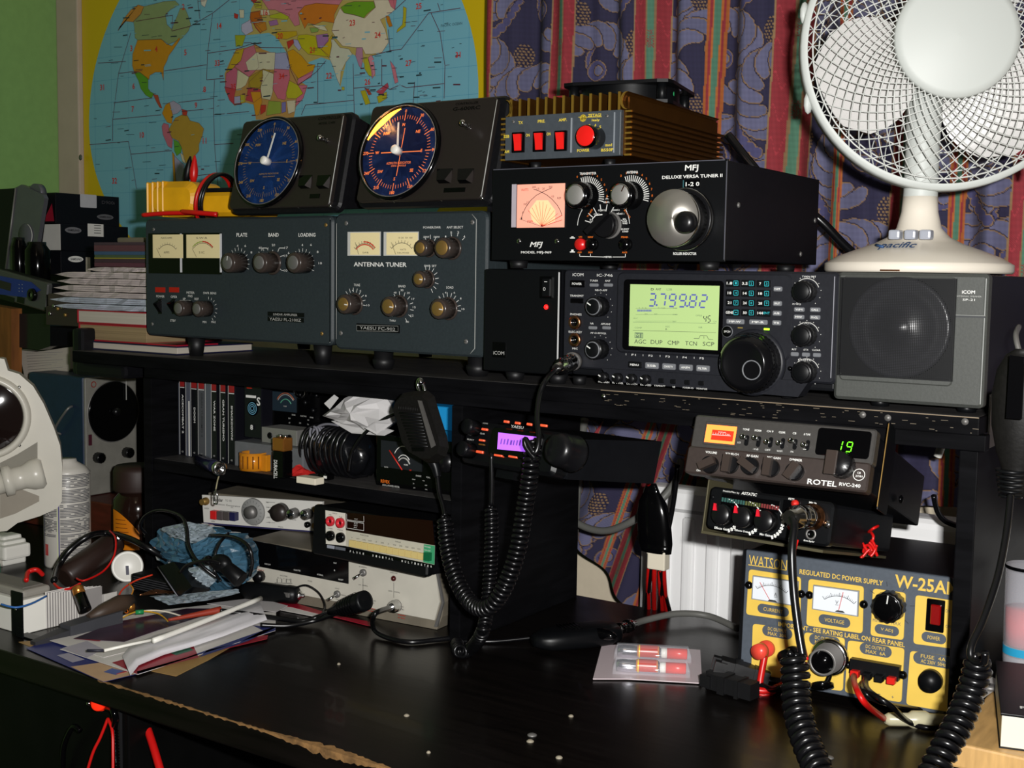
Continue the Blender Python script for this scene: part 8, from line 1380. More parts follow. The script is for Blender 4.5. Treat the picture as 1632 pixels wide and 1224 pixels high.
# ---- white magnifier lamp
M('lamp_white', 'c8c4b8', .3, noise=.03, nscale=30); M('lens_dark', '1a1210', .05, spec=.8)
d = D('magnifier_lamp', 'white plastic magnifier lamp head with a dark round lens at the left edge', 'lamp', onY(40, 800, 1.0), 52); e = d.e; d.crop(0, 560, 3.6)
m = MB(); m.prism([d.L(a, b_) for a, b_ in [(-150, 60), (0, 40), (25, 45), (45, 110), (110, 130), (190, 200), (250, 300), (310, 440), (345, 540), (357, 660), (355, 860), (330, 900), (230, 945), (100, 985), (40, 1030), (-150, 1050)]], 0, .03, 'lamp_white'); d.part(m, 'shade')
cx, cz = d.L(-88, 380, .006); R0 = abs(d.L(135, 380, .006)[0]-cx)
for nm, L_, mt, lb in (('lens_ring', [(R0*1.20, 0), (R0*1.17, .008), (R0*1.06, .012), (R0, .007), (R0*.98, .001)], 'lamp_white', None), ('lens', [(R0, .002), (R0*.6, .006), (0, .008)], 'lens_dark', 'dark glass lens')): m = MB(); m.lathe(L_, (cx, 0, cz), (0, -1, 0), mt, 56, caps=False); d.part(m, nm, lb)
m = MB(); m.prism([d.L(a, b_) for a, b_ in ((0, 640), (100, 590), (215, 520), (215, 640), (110, 690), (0, 740))], -.0006, .002, '7a766a'); m.prism([d.L(a, b_) for a, b_ in ((0, 820), (120, 790), (225, 830), (225, 860), (90, 930), (0, 960))], -.0006, .002, '8c8476'); d.part(m, 'recess')
pa = d.L(20, 755, .02); pb = d.L(250, 700, .02); pa = Vector((pa[0], -.012, pa[1])); pb = Vector((pb[0], -.008, pb[1])); dd = pb-pa; ln = dd.length; m = MB(); m.lathe([(.0205, 0), (.0205, .010), (.0160, .012), (.0160, ln*.5), (.0205, ln*.7), (.0215, ln*.9), (.017, ln)], pa, dd, 'lamp_white', 30); m.lathe([(.015, -.03), (.015, 0)], pa, dd, 'lamp_white', 24); d.part(m, 'pivot_joint')
for a_, b2 in ((110, 205), (122, 455), (112, 540)): x, z = d.L(a_, b2, .004); m = MB(); m.sph((x, -.003, z), .0022, 'chrome', 10); d.part(m, 'screw')
x, z = d.L(-90, 900); zb = DK-d.mw.translation.z; m = MB(); m.tube([(x, .02, z), (x-.01, .05, z-.03), (x-.02, .08, zb+.02)], .010, 'lamp_white', 12, 6); m.lathe([(.05, 0), (.05, .008), (.012, .02)], (x-.02, .08, zb+.0004), (0, 0, 1), 'lamp_white', 32); d.part(m, 'lamp_arm')
# ---- spray can, jar, bottle
M('can_white', 'c2beb6', .35); 
E_('spray_can', 'white spray can covered in small print, standing behind the clutter', 'can', onZ(96, 905, DK)); c0 = (onZ(60, 905, DK)+onZ(132, 905, DK))/2; k = mpx(c0); r = 36*k*1.0; c0 = c0+Vector((-.01, .02, 0)); hT = onY(96, 757, c0.y-r).z-DK
m = MB(); m.lathe([(r*.97, 0), (r, .003), (r, hT*.95), (r*.97, hT*.97), (r*1.01, hT*.98), (r*.8, hT*1.04), (r*.45, hT*1.09), (r*.42, hT*1.12), (0, hT*1.12)], c0, (0, 0, 1), 'can_white', 44); eb(m, 'can_body')
m = MB(); rg = random.Random(21); cdir = math.atan2(-c0.y, -c0.x)
for q_ in range(58):
    zz = .012+q_*(hT*.9/58)
    if q_ % 10 in (8,): continue
    for s1, e1 in ((-1.25, -.42), (-.30, 1.2)):
        if q_ < 16 and s1 < -1: continue
        n = 10; e2 = e1-(rg.uniform(0, .3) if q_ % 10 in (7, 9) else 0); vs_ = []
        for i in range(n+1):
            an = cdir+s1+(e2-s1)*i/n
            for dz in (0, .0011): vs_.append((c0.x+(r+.0003)*math.cos(an), c0.y+(r+.0003)*math.sin(an), DK+zz+dz))
        m.add(vs_, [(2*i, 2*i+2, 2*i+3, 2*i+1) for i in range(n) if rg.random() > .12], '4a4a50')
for s1, e1, z0_, z1_, mt in ((-.38, -.33, .002, hT*.94, '4c4880'), (-.44, -.40, .002, hT*.94, 'c8d0a0'), (-1.15, -.92, .018, .034, 'b02020'), (-1.3, -1.22, .002, hT*.94, '302860')):
    n = 4; vs_ = []
    for i in range(n+1):
        an = cdir+s1+(e1-s1)*i/n
        for zz in (z0_, z1_): vs_.append((c0.x+(r+.0005)*math.cos(an), c0.y+(r+.0005)*math.sin(an), DK+zz))
    m.add(vs_, [(2*i, 2*i+2, 2*i+3, 2*i+1) for i in range(n)], flat(mt, .4))
eb(m, 'printed_label')
M('jar_brown', '20130f', .12); M('jar_label', 'd07810', .4)
E_('coffee_jar', 'dark brown jar with an orange label beside the hutch side', 'jar', onZ(195, 880, DK)); c0 = onZ(196, 878, DK); c0 = Vector((c0.x, c0.y+.028, DK+.0004)); k = mpx(c0); r = 39*k; hT = onY(196, 748, c0.y-r).z-DK
m = MB(); m.lathe([(r*.9, 0), (r, .004), (r, hT*.48), (r*.94, hT*.60), (r*.72, hT*.68), (r*.66, hT*.72)], c0, (0, 0, 1), 'jar_brown', 44); eb(m, 'jar_body'); m = MB(); m.lathe([(r*.93, hT*.70), (r*.95, hT*.72), (r*.95, hT*.94), (r*.86, hT), (0, hT)], c0, (0, 0, 1), '2c1c18', 44); eb(m, 'lid')
cd = math.atan2(-c0.y, -c0.x); m = MB()
def patch(m, s1, e1, zf0, zf1, mat, rr_): 
    n = 10; vs_ = []
    for i in range(n+1): t = i/n; an = cd+s1+(e1-s1)*t; vs_ += [(c0.x+rr_*math.cos(an), c0.y+rr_*math.sin(an), c0.z+zf0(t)), (c0.x+rr_*math.cos(an), c0.y+rr_*math.sin(an), c0.z+zf1(t))]
    m.add(vs_, [(2*i, 2*i+2, 2*i+3, 2*i+1) for i in range(n)], mat, True)
patch(m, -1.2, .05, lambda t: .004, lambda t: hT*.50-.022*t*t*1.5, 'jar_label', r+.0005)
for q_ in range(7): patch(m, -1.0, -.25-.04*q_, lambda t: .012+q_*.006, lambda t: .0130+q_*.006, '6a3408', r+.0008)
eb(m, 'label', 'orange label'); m = MB(); patch(m, .2, 1.0, lambda t: hT*.18, lambda t: hT*(.38+.18*math.sin(math.pi*t)), '8c9094', r+.0010); eb(m, 'foil_patch', 'pale foil patch')
M('bottle_white', 'c4c0bc', .3, noise=.05, nscale=40)
E_('white_tub', 'white round-ended plastic tub lying on its side with a slotted cap', 'tub', onZ(203, 920, DK)); c1 = onZ(203, 903, DK+.0185); k = mpx(c1); r = 24*k; ax_ = (Vector((0, 0, EYE))-c1); ax_ = ax_.normalized(); ax_ = (ax_+Vector((.05, 0, .02))).normalized()
m = MB(); m.lathe([(r*.9, -.055), (r*1.0, -.050), (r*1.0, -.008), (r*1.04, -.006), (r*1.04, 0)], c1, ax_, 'bottle_white', 36); eb(m, 'tub_body'); m = MB(); m.lathe([(r*1.04, 0), (r*1.02, .004), (r*.95, .006), (r*.85, .0045), (0, .0045)], c1, ax_, 'plastic_white', 36); eb(m, 'cap')
u_ = ax_.cross(Vector((0, 0, 1))).normalized(); w_ = u_.cross(ax_).normalized(); cc_ = c1+ax_*.0055; m = MB(); m.add([cc_+u_*a+w_*b_ for a, b_ in ((-.002, -.011), (.002, -.011), (.0025, .001), (-.0015, .001))], [(0, 1, 2, 3)], '38384a'); eb(m, 'slot')
# ---- brown cylinder, white carton, card deck, cells
M('brown_tube', '2a1c18', .4)
E_('brown_cylinder', 'dark brown cylinder leaning up to the right behind the cards', 'cylinder', onZ(110, 930, DK)); a = onZ(102, 922, DK+.016); b_ = onY(186, 862, 1.06); m = MB(); dd = b_-a; m.lathe([(.013, 0), (.0165, .004), (.0165, dd.length*.94), (.014, dd.length)], a, dd, 'brown_tube', 26); eb(m, 'tube_body'); m = MB(); q0 = onY(189, 857, 1.03); m.lathe([(.0045, 0), (.004, .002), (.002, .003), (0, .0025)], q0, Vector((0, 0, EYE))-q0, 'chrome', 18); eb(m, 'rivet', 'chrome rivet')
E_('white_carton', 'white carton at the left desk edge with a grey gadget on it', 'box', onZ(30, 1015, DK)); a = onZ(36, 1012, DK); m = MB(); hc_ = .040; m.box((a.x-.20, a.y, DK+.0004), (a.x+.001, a.y+.032, DK+hc_), 'plastic_white', .001); eb(m, 'carton')
a1 = a
E_('grey_gadget', 'flat grey plastic gadget lying on the white carton', 'gadget', onZ(40, 930, DK+.05)); m = MB(); m.box((a1.x-.12, a1.y+.003, DK+hc_+.0004), (a1.x-.002, a1.y+.040, DK+hc_+.010), '8c8880', .006, 3); eb(m, 'gadget_body'); m = MB(); m.box((a1.x-.11, a1.y+.008, DK+hc_+.010), (a1.x-.010, a1.y+.035, DK+hc_+.0115), '6c6862', .002); eb(m, 'cover_plate')
m = MB(); m.box((a1.x-.155, a1.y+.02, DK+hc_+.0004), (a1.x-.115, a1.y+.05, DK+hc_+.018), flat('0c5c40', .4), .002); thing(m, 'green_block', 'small green block on the white carton at the picture edge', 'block')
c0 = onY(8, 872, 1.0); m = MB(); 
for q_ in range(3): m.box((c0.x-.028+.012*q_, 1.0-.006*q_, c0.z-.016), (c0.x-.004+.010*q_, 1.03, c0.z+.014-.005*q_), 'plastic_white', .004)
m.box((c0.x-.06, 1.0, c0.z-.03), (c0.x-.01, 1.04, c0.z-.012), 'plastic_white', .003); m.box((c0.x-.06, .99, DK+hc_+.0004), (c0.x-.02, 1.03, c0.z-.03), 'c0bcb4', .003); thing(m, 'white_bracket', 'chunky white plastic clamp at the left edge under the lamp', 'clamp')
E_('card_deck', 'deck of white striped paper cards standing on edge, left front of the desk', 'cards', onZ(110, 1000, DK)); a = onZ(73, 1003, DK); b_ = onZ(128, 990, DK); zt_ = onY(73, 944, a.y).z; m = MB(); dx = (b_-a)/26
for q_ in range(26): p0 = a+dx*q_; t_ = .0007; h_ = (zt_-DK)*(1-.012*(q_ % 3)-.006*q_); m.add([p0+Vector((0, 0, .001)), p0+dx*.86+Vector((0, 0, .001)), p0+dx*.86+Vector((0, 0, h_)), p0+Vector((0, 0, h_)), p0+Vector((.002, .03, .001)), p0+dx*.86+Vector((.002, .03, .001)), p0+dx*.86+Vector((.002, .03, h_)), p0+Vector((.002, .03, h_))], [(0, 1, 2, 3), (3, 2, 6, 7), (0, 3, 7, 4), (1, 5, 6, 2), (4, 7, 6, 5)], '8c8886' if q_ % 2 else 'd4d0ca')
eb(m, 'cards'); 
m = MB(); a2 = onZ(140, 968, DK); b2 = onZ(168, 962, DK); dx = (b2-a2)/12
for q_ in range(12): p0 = a2+dx*q_; h_ = .012; m.add([p0, p0+dx*.8, p0+dx*.8+Vector((0, 0, h_)), p0+Vector((0, 0, h_)), p0+Vector((0, .018, 0)), p0+dx*.8+Vector((0, .018, 0)), p0+dx*.8+Vector((0, .018, h_)), p0+Vector((0, .018, h_))], [(0, 1, 2, 3), (3, 2, 6, 7), (0, 3, 7, 4), (1, 5, 6, 2)], 'c4c0ba' if q_ % 2 else 'a8a4a2')
eb(m, 'loose_cards')
def cell(p0, p1, r, lab, nm='battery_cell'):
    dd = p1-p0; E_(nm, lab, 'battery', p0); m = MB(); m.lathe([(r*.96, 0), (r, .001), (r, dd.length*.68)], p0, dd, 'black_gloss', 22); eb(m, 'cell_body'); m = MB(); m.lathe([(r, dd.length*.68), (r, dd.length*.95), (r*.9, dd.length), (r*.35, dd.length), (r*.35, dd.length+.0015), (0, dd.length+.0015)], p0, dd, 'copper_foil', 22); eb(m, 'cell_end', 'copper end')
cell(onY(137, 973, .868), onY(123, 936, .872), .0068, 'black and copper battery cell leaning upright against the card deck')
cell(onZ(178, 972, DK+.0075), onZ(212, 966, DK+.0075), .0072, 'black battery cell with orange lettering lying behind the papers')
m = MB(); v, f, x0, x1, y0, y1 = text_mesh('KO', True); q0 = onZ(205, 962, DK+.0152); m.add([(q0.x-.008+(p-x0)/(x1-x0)*.016, q0.y-.0068, q0.z-.010+(q-y0)*.008) for p, q in v], f, 'print_orange'); eb(m, 'lettering')
# ---- black L bracket and adapter
E_('black_bracket', 'upright black metal L-bracket in front of the white carton', 'bracket', onZ(48, 1018, DK)); a = onZ(36, 1006, DK); m = MB(); w_ = .021
m.box((a.x, a.y-.014, DK+.0004), (a.x+w_, a.y-.0125, onY(38, 946, a.y-.014).z), 'black_satin', .0006); eb(m, 'upright_leg'); m = MB(); m.box((a.x+w_*.6, a.y-.016, DK+.0004), (a.x+w_+.030, a.y-.003, DK+.002), 'black_satin', .0005); m.box((a.x+w_*.7, a.y-.018, DK+.0004), (a.x+w_+.006, a.y-.0165, DK+.012), 'black_satin', .0005); eb(m, 'foot_leg')
m = MB(); m.lathe([(.002, 0), (.0015, .001), (0, .001)], (a.x+w_*.45, a.y-.0142, DK+.030), (0, -1, 0), 'chrome', 10); eb(m, 'rivet')
E_('charcoal_adapter', 'long charcoal plastic adapter with wires, lying in front of the cards', 'adapter', onZ(145, 998, DK)); a = onZ(104, 1004, DK+.009); b_ = onZ(186, 984, DK+.009); dd = (b_-a); L_ = dd.length; dd.normalize(); sd = Vector((-dd.y, dd.x, 0)); m = MB()
def ob(m, p0, L_, w0, w1, h0, h1, mat): m.add([p0-sd*w0, p0-sd*w0+Vector((0, 0, h0)), p0+sd*w0+Vector((0, 0, h0)), p0+sd*w0, p0+dd*L_-sd*w1, p0+dd*L_-sd*w1+Vector((0, 0, h1)), p0+dd*L_+sd*w1+Vector((0, 0, h1)), p0+dd*L_+sd*w1], [(0, 1, 2, 3)[::-1], (4, 5, 6, 7), (0, 4, 5, 1)[::-1], (1, 5, 6, 2)[::-1], (2, 6, 7, 3)[::-1], (0, 3, 7, 4)[::-1]], mat)
p0 = Vector((a.x, a.y, DK+.0008)); ob(m, p0, L_, .010, .012, .014, .018, '3a3b40'); eb(m, 'adapter_body'); m = MB(); ob(m, p0-dd*.04, .042, .005, .009, .004, .010, '2c2c30'); eb(m, 'tapered_end')
m = MB(); p1 = p0+dd*(L_*.3)+Vector((0, .01, .016)); m.lathe([(.004, 0), (.009, .02), (.011, .045), (.006, .06)], p1, dd+Vector((0, .25, .2)), flat('3c2e24', .5), 16); eb(m, 'brown_collar')
m = MB()
for q_ in range(5): m.tube([p1+dd*.055+Vector((0, .015, .012)), p1+dd*(.075+.004*q_)+Vector((0, .02+.002*q_, .014-.002*q_)), p1+dd*(.095)+Vector((0, .02+.004*q_, .004))], .0007, 'copper_dull', 5, 4)
eb(m, 'bare_strands')
# ---- thin coloured wires
def wire(P_, r, mat, lab, name='wire'): m = MB(); m.tube(P_, r, mat, 7, 8); return thing(m, name, lab, 'wire')
wire([onY(175, 846, 1.03), onY(184, 858, 1.015), onY(182, 885, 1.0), onY(165, 910, .98), onZ(135, 925, DK+.03), onZ(122, 922, DK+.03)], .0013, 'cable_red', 'thin red wire hanging over the dark brown cylinder')
wire([onZ(42, 925, DK+.062), onZ(45, 912, DK+.066), onZ(58, 908, DK+.068), onZ(68, 916, DK+.06)], .0028, 'cable_red', 'short thick red wire loop on the grey gadget')
wire([onZ(86, 930, DK+.045), onZ(96, 938, DK+.043), onZ(112, 938, DK+.042), onZ(128, 930, DK+.045)], .0016, 'cable_red', 'short red wire sagging above the card deck')
wire([onZ(186, 958, DK+.014), onZ(195, 940, DK+.022), onZ(215, 926, DK+.028), onZ(243, 916, DK+.032)], .0011, flat('c83820', .4), 'thin orange-red wire rising to the right under the white tub')
wire([onZ(190, 985, DK+.010), onZ(215, 976, DK+.011), onZ(240, 973, DK+.011), onZ(265, 975, DK+.010), onZ(296, 984, DK+.008)], .0010, flat('d8d0c0', .4), 'thin white wire lying across the dark magazine')
wire([onZ(190, 988, DK+.009), onZ(208, 978, DK+.012), onZ(225, 974, DK+.012), onZ(252, 978, DK+.010), onZ(268, 990, DK+.008)], .0009, flat('c09020', .4), 'thin yellow wire curling over the dark magazine')
wire([onZ(205, 930, DK+.03), onZ(212, 938, DK+.026), onZ(209, 948, DK+.018), onZ(200, 953, DK+.014)], .0008, flat('b87820', .4), 'fine amber wire curl under the white tub')
wire([onZ(2, 963, DK+.046), onZ(25, 968, DK+.044), onZ(50, 962, DK+.044), onZ(74, 950, DK+.045)], .0012, flat('3060a0', .4), 'thin blue wire along the front of the grey gadget')
m = MB(); a = onZ(216, 976, DK+.013); b_ = onZ(229, 975, DK+.013); m.cyl(a, b_, .0028, flat('1c8048', .4), seg=10); thing(m, 'green_sleeve', 'small green insulating sleeve on the thin wires', 'sleeve')
# ---- papers on the desk
def sheet(P_, k_, mat, name, lab, cat='paper', t=.0004, curl=0):
    z = DK+.0004+.0008*k_; m = MB(); m.slab([onZ(a, b_, z) for a, b_ in P_], t, mat); return m, z
def pr(m, P_, z, mat): m.add([onZ(a, b_, z+.0003) for a, b_ in P_], [tuple(range(len(P_)))], mat)
M('paper_bright', 'd0ccc8', .5, noise=.03, nscale=20); M('paper_tan', '9c7c4c', .6, noise=.1, nscale=30); M('print_blue', '28306c', .4); M('print_crimson', '902430', .4); M('mag_dark', '3a2838', .2, noise=.5, nscale=14)
C7 = (0, 820, 3.03)
def c7(L_): return [(a/3.03, 820+b_/3.03) for a, b_ in L_]
m, z = sheet(c7([(730, 755), (850, 780), (1010, 700), (1130, 630), (1290, 590), (1200, 560), (900, 640)]), 0, 'paper_tan', '', ''); thing(m, 'manila_envelope', 'tan envelope corner, lowest in the paper heap on the desk', 'envelope')
m, z = sheet(c7([(90, 615), (180, 650), (232, 640), (200, 605)]), 0, 'paper_tan', '', ''); thing(m, 'tan_scrap', 'tan paper scrap beside the black bracket foot', 'paper')
m, z = sheet(c7([(125, 645), (500, 808), (660, 770), (700, 700), (300, 590)]), 1, 'print_blue', '', ''); pr(m, c7([(340, 735), (500, 808), (655, 770), (480, 715)]), z, 'b89878'); pr(m, c7([(275, 680), (350, 715), (410, 700), (330, 668)]), z, '9c98a8'); pr(m, c7([(500, 760), (560, 775), (600, 755), (540, 742)][::-1]), z+.0002, '4c5c94'); thing(m, 'leaflet', 'blue leaflet with a tan photo, front corner of the heap', 'paper')
m, z = sheet(c7([(560, 770), (1290, 600), (1295, 582), (1000, 610)]), 2, 'print_crimson', '', ''); thing(m, 'red_card', 'red card edge showing beneath the blue-bordered leaflet', 'paper')
m, z = sheet(c7([(290, 650), (665, 772), (1330, 560), (1333, 470), (900, 480)]), 3, 'paper_bright', '', ''); pr(m, c7([(540, 715), (660, 770), (830, 722), (960, 690), (930, 625), (720, 665)]), z, 'print_crimson'); pr(m, c7([(665, 771), (1330, 560), (1330, 540), (1180, 590), (900, 690), (660, 758)]), z, 'print_blue'); pr(m, c7([(1000, 655), (1150, 620), (1270, 560), (1220, 535), (1333, 545), (1200, 610), (960, 690)]), z, 'print_blue'); pr(m, c7([(800, 660), (850, 680), (935, 655), (900, 632)]), z+.0001, '305c48'); thing(m, 'leaflet', 'white leaflet with crimson block and navy border on the desk heap', 'paper')
m, z = sheet(c7([(215, 600), (500, 690), (660, 650), (900, 560), (1333, 440), (1333, 400), (700, 470), (400, 540)]), 4, 'paper_bright', '', ''); pr(m, c7([(300, 645), (420, 690), (500, 650), (420, 610)]), z, 'a8a4b0'); thing(m, 'white_sheet', 'large white sheet under the dark magazine on the desk', 'paper')
m, z = sheet(c7([(355, 600), (560, 520), (900, 455), (1060, 455), (1000, 485), (760, 560), (600, 615)]), 5, 'mag_dark', '', ''); pr(m, c7([(360, 600), (520, 540), (560, 560), (480, 612)]), z, 'print_crimson'); pr(m, c7([(560, 525), (700, 505), (720, 535), (600, 560)]), z, '2c3060'); pr(m, c7([(900, 460), (1055, 452), (1060, 470), (880, 500)]), z, '8c2c1c'); thing(m, 'dark_magazine', 'glossy dark magazine page with red and blue areas on the heap', 'magazine')
M('film_white', 'd4d2d6', .35, bump=.3, nscale=12)
m = MB(); ST_ = [(600, 700, .006), (640, 650, .012), (760, 600, .014), (900, 560, .014), (1050, 510, .013), (1180, 460, .012), (1260, 430, .010)]; vs_ = []; n = 9
for a, b_, hh in ST_:
    for i in range(n):
        t = i/(n-1); da = (t-.5)*2; q0 = onZ((a+da*-20+10)/3.03, 820+(b_+da*-48+30)/3.03, DK+.005+hh*math.sin(math.pi*t)*(.55+.2*math.sin(a*.05+i))); vs_.append(q0)
m.add(vs_, [(j*n+i, j*n+i+1, (j+1)*n+i+1, (j+1)*n+i) for j in range(len(ST_)-1) for i in range(n-1)], 'film_white', True); thing(m, 'plastic_wrapper', 'long white plastic wrapper lying diagonally over the papers', 'wrapper')
m = MB(); m.tube([onZ(c_[0], c_[1], DK+.016) for c_ in c7([(740, 610), (1000, 510), (1260, 405)])], .0030, 'plastic_white', 10, 4); thing(m, 'white_stick', 'thin white rod lying along the plastic wrapper', 'rod')
m = MB(); m.tube([onZ(c_[0], c_[1], DK+.014) for c_ in c7([(420, 657), (500, 657)])], .0016, '242430', 6); m.tube([onZ(c_[0], c_[1], DK+.014) for c_ in c7([(503, 657), (640, 625), (760, 600)])], .0018, 'plastic_white', 6); thing(m, 'refill_pen', 'thin pen refill with a dark tip on the white sheet', 'pen')
m, z = sheet(c7([(1000, 430), (1333, 470), (1390, 440), (1240, 400)]), 5.5, 'b8b4b4', '', ''); thing(m, 'grey_sheet', 'pale grey sheet behind the wrapper near the plug', 'paper')
C8 = (380, 840, 4.533)
m = MB(); m.slab([onZ(380+a/4.533, 840+b_/4.533, DK+.0012) for a, b_ in ((130, 545), (400, 548), (600, 610), (700, 640), (968, 690), (965, 722), (700, 655), (560, 625), (380, 580), (140, 556))], .0006, 'cover_red'); thing(m, 'red_strip', 'bright red strip of card running in front of the pale counter', 'card')
m = MB(); m.slab([onZ(380+a/4.533, 840+b_/4.533, DK+.001) for a, b_ in ((330, 560), (600, 612), (560, 650), (300, 600))], .0005, 'paper_bright'); thing(m, 'pale_card', 'pale card between the red strip and the black leads', 'paper')
# dark tray of oddments behind the papers
m = MB(); rg = random.Random(33); c0 = onZ(255, 948, DK); m.box((c0.x-.05, c0.y-.005, DK+.0004), (c0.x+.05, c0.y+.06, DK+.022), 'black_plastic', .003)
for q_ in range(6): m.box((c0.x-.045, c0.y-.0055, DK+.003+q_*.003), (c0.x+.03, c0.y-.005, DK+.004+q_*.003), '3c3c40')
thing(m, 'black_tray', 'black ribbed plastic block behind the papers under the white tub', 'block')
E_('black_wall_plug', 'black plug-in adapter leaning among the cables, front of the blue bag', 'adapter', onZ(262, 945, DK)); m = MB(); P_ = [onY(252, 903, 1.0), onY(277, 895, 1.0), onY(306, 935, .985), onY(284, 950, .985)]; m.slab(P_[::-1], .028, 'black_satin'); eb(m, 'adapter_body'); m = MB(); m.tube([P_[0]+Vector((0, -.001, 0)), P_[3]+Vector((0, -.001, 0))], .0008, '606068', 6); eb(m, 'edge_seam')
# ---- crumpled blue bag
M('bag_blue', '3c6076', .10, noise=.35, nscale=12, bump=1.0, coat=.6); M('bag_clear', '8c98a0', .10, noise=.2, nscale=16, bump=1.0, coat=.8)
def crumple(m, P_, Y, dep, mat, seed, amp=.006):
    rg = random.Random(seed); Q = [onY(a, b_, Y) for a, b_ in P_]; n = len(Q); ctr = sum(Q, Vector())/n; vs_ = [ctr+Vector((0, -dep*.5, 0))]; R_s = 9
    for j in range(1, R_s+1):
        s1 = j/R_s
        for i in range(n*6):
            a = Q[(i//6) % n]; b_ = Q[(i//6+1) % n]; q = a.lerp(b_, (i % 6)/6); p = ctr+(q-ctr)*s1; vs_.append(p+Vector((rg.uniform(-amp, amp)*.4, -dep*.5*math.cos(s1*math.pi/2)+rg.uniform(-amp, amp), rg.uniform(-amp, amp)*(.4 if j < R_s else .1))))
    N = n*6; fs = [(0, 1+(i+1) % N, 1+i) for i in range(N)]
    for j in range(R_s-1): fs += [(1+j*N+i, 1+j*N+(i+1) % N, 1+(j+1)*N+(i+1) % N, 1+(j+1)*N+i) for i in range(N)]
    base = len(vs_); vs_ += [ctr+(v-ctr)*.85+Vector((0, dep*.5, 0)) for v in vs_[1+(R_s-1)*N:1+R_s*N]]; fs += [(1+(R_s-1)*N+i, 1+(R_s-1)*N+(i+1) % N, base+(i+1) % N, base+i) for i in range(N)]; fs.append(tuple(base+i for i in range(N)))
    m.add(vs_, fs, mat)
m = MB(); crumple(m, [(238, 868), (257, 843), (300, 832), (335, 838), (350, 848), (378, 850), (392, 870), (399, 905), (396, 925), (370, 938), (330, 945), (290, 925), (262, 905)], 1.055, .05, 'bag_blue', 3, .0045); crumple(m, [(256, 842), (300, 831), (335, 838), (345, 848), (310, 866), (275, 856)], 1.025, .012, 'bag_clear', 5, .003); crumple(m, [(300, 905), (330, 900), (345, 925), (325, 944), (305, 925)], 1.012, .012, 'bag_clear', 6, .003); thing(m, 'blue_bag', 'crumpled shiny blue plastic bag left of the pale counter', 'bag')
m = MB(); crumple(m, [(240, 950), (300, 946), (378, 938), (384, 945), (330, 957), (270, 964)], .99, .012, 'bag_clear', 8, .002); thing(m, 'foil_packet', 'shiny grey film packet lying behind the papers', 'packet')
# ---- lighter plugs and black leads
E_('car_power_plug', 'black cigarette-lighter plug lying before the counter, silver tip to the right', 'plug', onZ(440, 950, DK)); a = onZ(384, 940, DK+.014); b_ = onZ(480, 949, DK+.014); m = MB(); dd = b_-a; L_ = dd.length; m.lathe([(.007, 0), (.0115, .01), (.0125, L_*.4), (.0112, L_*.75), (.0118, L_*.80), (.0110, L_*.93), (.006, L_*.97)], a, dd, 'black_satin', 26); eb(m, 'plug_body'); m = MB(); m.lathe([(.006, L_*.95), (.0058, L_*.99), (.003, L_*1.01), (.0028, L_*1.05), (0, L_*1.07)], a, dd, 'chrome', 16); eb(m, 'contact_tip', 'silver tip')
m = MB(); c0 = a+dd*.85+Vector((0, -.011, .002)); m.box(c0-Vector((.006, .001, .003)), c0+Vector((.006, .002, .003)), 'steel_dull', .001); eb(m, 'side_contact')
m = MB(); m.tube([a, onZ(350, 928, DK+.018), onZ(320, 915, DK+.026), onZ(280, 898, DK+.036), onY(235, 873, 1.03), onY(205, 858, 1.03), onY(170, 850, 1.03), onY(140, 855, 1.0), onY(110, 878, .98), onY(92, 905, .96), onZ(86, 925, DK+.045)], .0042, 'cable_black', 10, 8); eb(m, 'thick_lead')
E_('inline_socket', 'black ribbed inline socket on a lead, lying right of the power plug', 'socket', onZ(560, 965, DK)); a = onY(536, 972, 1.05); b_ = onY(582, 957, 1.045); m = MB(); dd = b_-a; L_ = dd.length; m.lathe([(.0045, -.012), (.006, 0), (.0085, L_*.15), (.0105, L_*.5), (.0120, L_*.9), (.0118, L_), (.009, L_*1.01), (0, L_*.98)], a, dd, 'black_satin', 26); eb(m, 'socket_body')
m = MB()
for t in (.2, .3, .4, .5, .6, .7): m.lathe([(.0088+.0048*t, L_*t), (.0092+.0048*t, L_*t+.001), (.0088+.0048*t, L_*t+.002)], a, dd, 'black_gloss', 24, caps=False)
eb(m, 'grip_ribs')
m = MB(); m.tube([a, onZ(510, 982, DK+.010), onZ(480, 990, DK+.005), onZ(440, 985, DK+.006), onZ(390, 978, DK+.010), onZ(350, 973, DK+.016)], .0030, 'cable_black', 9, 8); eb(m, 'lead')
m = MB(); m.tube([a+Vector((0, 0, -.004)), onZ(505, 988, DK+.008), onZ(460, 997, DK+.004), onZ(415, 996, DK+.006)], .0028, 'cable_black', 9, 8); eb(m, 'second_lead'); m = MB(); m.tube([onZ(268, 988, DK+.012), onZ(310, 980, DK+.014), onZ(352, 972, DK+.016)], lambda t: .0016+.003*t, '8c2c18', 10, 5); eb(m, 'red_grip', 'red end')
def lead(P_, r, lab): m = MB(); m.tube(P_, r, 'cable_black', 9, 8); return thing(m, 'thin_lead', lab, 'cable')
lead([onY(232, 850, 1.03), onY(224, 838, 1.02), onY(232, 822, 1.02), onY(255, 813, 1.02), onY(285, 820, 1.01), onY(297, 838, 1.0), onY(302, 872, .99), onY(318, 898, .98), onY(345, 920, .99)], .0020, 'thin black lead arching high over the blue bag')
lead([onY(335, 853, 1.02), onY(372, 856, 1.0), onY(395, 870, .99), onY(402, 895, .99), onY(398, 918, .99)], .0022, 'thin black lead curving past the right edge of the blue bag')
lead([onY(364, 850, 1.02), onY(350, 866, 1.0), onY(342, 888, .99), onY(342, 910, .99), onY(352, 926, .99)], .0018, 'thin black lead looping down the middle of the blue bag')
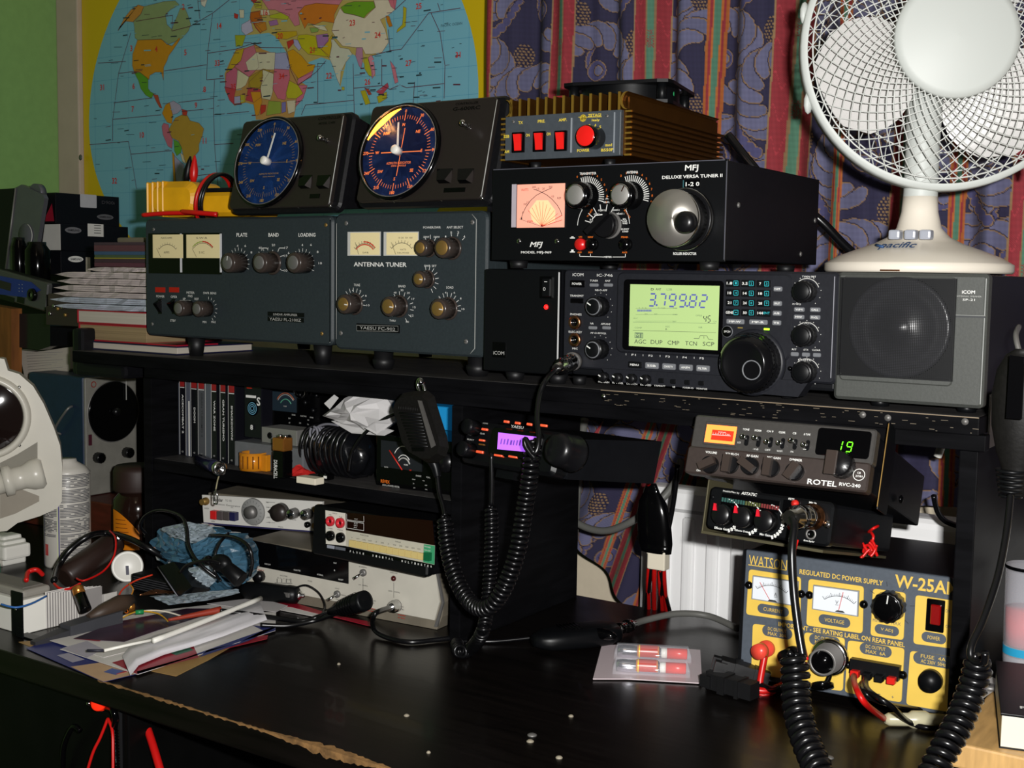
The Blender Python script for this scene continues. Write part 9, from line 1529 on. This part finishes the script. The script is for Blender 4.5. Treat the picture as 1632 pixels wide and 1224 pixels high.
lead([onZ(468, 938, DK+.022), onZ(488, 933, DK+.030), onZ(508, 945, DK+.022), onZ(518, 965, DK+.010), onZ(514, 978, DK+.005)], .0014, 'thin black lead loop between the power plug and the ribbed socket')
lead([onY(288, 912, .97), onY(300, 900, .97), onY(330, 893, .97), onY(352, 898, .975)], .0020, 'short black lead crossing the front of the blue bag')
E_('black_microphone_clip', 'black jumble of clip and connector in front of the blue bag', 'clip', onY(355, 905, .98)); m = MB(); c0 = onY(352, 897, .985); m.sph(c0, .013, 'black_satin', 16, (1.2, .8, .8)); m.cyl(c0, onY(385, 925, .99), .008, 'black_satin', .010, 16, .001); m.sph(onY(332, 893, .98), .006, 'black_gloss', 12); eb(m, 'connector_body')
# ---- under the desk front: red lamp and wires
E_('red_indicator', 'glowing red jewel lamp on the cabinet front below the desk edge', 'lamp', onY(158, 1121, .79)); M('jewel_red', 'e83018', .2, emis='ff2808', es=.35); c0 = onY(162, 1120, .80); ax_ = (onY(150, 1124, .765)-c0).normalized(); m = MB(); m.lathe([(.0085, -.004), (.0085, .002), (.0075, .003), (.0075, .022), (.0065, .025), (0, .0255)], c0, ax_, 'jewel_red', 26); eb(m, 'jewel'); m = MB(); m.lathe([(.010, -.006), (.010, -.001)], c0, ax_, 'black_gloss', 22); m.sph(onY(190, 1122, .795), .0028, '5c6058', 10); m.sph(onY(142, 1121, .79), .0030, 'chrome', 10); eb(m, 'mounting_ring')
m = MB(); m.tube([onY(172, 1145, .79), onY(160, 1175, .785), onY(148, 1200, .78), onY(136, 1240, .775)], .0016, 'cable_red', 8, 6); thing(m, 'wire', 'thin red wire of a pair below the red lamp, the left one', 'wire')
m = MB(); m.tube([onY(172, 1145, .79), onY(179, 1165, .785), onY(180, 1200, .78), onY(180, 1245, .775)], .0016, 'cable_red', 8, 6); thing(m, 'wire', 'thin red wire of a pair below the red lamp, the right one', 'wire')
m = MB(); m.tube([onY(170, 1128, .795), onY(180, 1132, .785), onY(184, 1145, .785), onY(182, 1160, .79)], .0035, 'black_gloss', 10, 6); m.coil([onY(182, 1158, .79), onY(184, 1200, .785), onY(186, 1250, .78)], .0032, .0010, .0030, 'black_gloss'); thing(m, 'sheathed_lead', 'black spiral-sheathed lead hanging beside the red wires', 'cable')
m = MB(); m.tube([onY(224, 1128, .84), onY(233, 1155, .83), onY(246, 1195, .82), onY(262, 1250, .81)], .0042, 'cable_red', 10, 6); thing(m, 'red_cable', 'thick red cable hanging under the desk, right of the cabinet', 'cable')
m = MB(); m.tube([onY(128, 1165, .785), onY(118, 1158, .785), onY(108, 1172, .785), onY(101, 1195, .79), onY(100, 1230, .795)], .003, 'black_gloss', 8, 6); thing(m, 'cabinet_handle', 'curved glossy black loop on the cabinet front', 'handle')
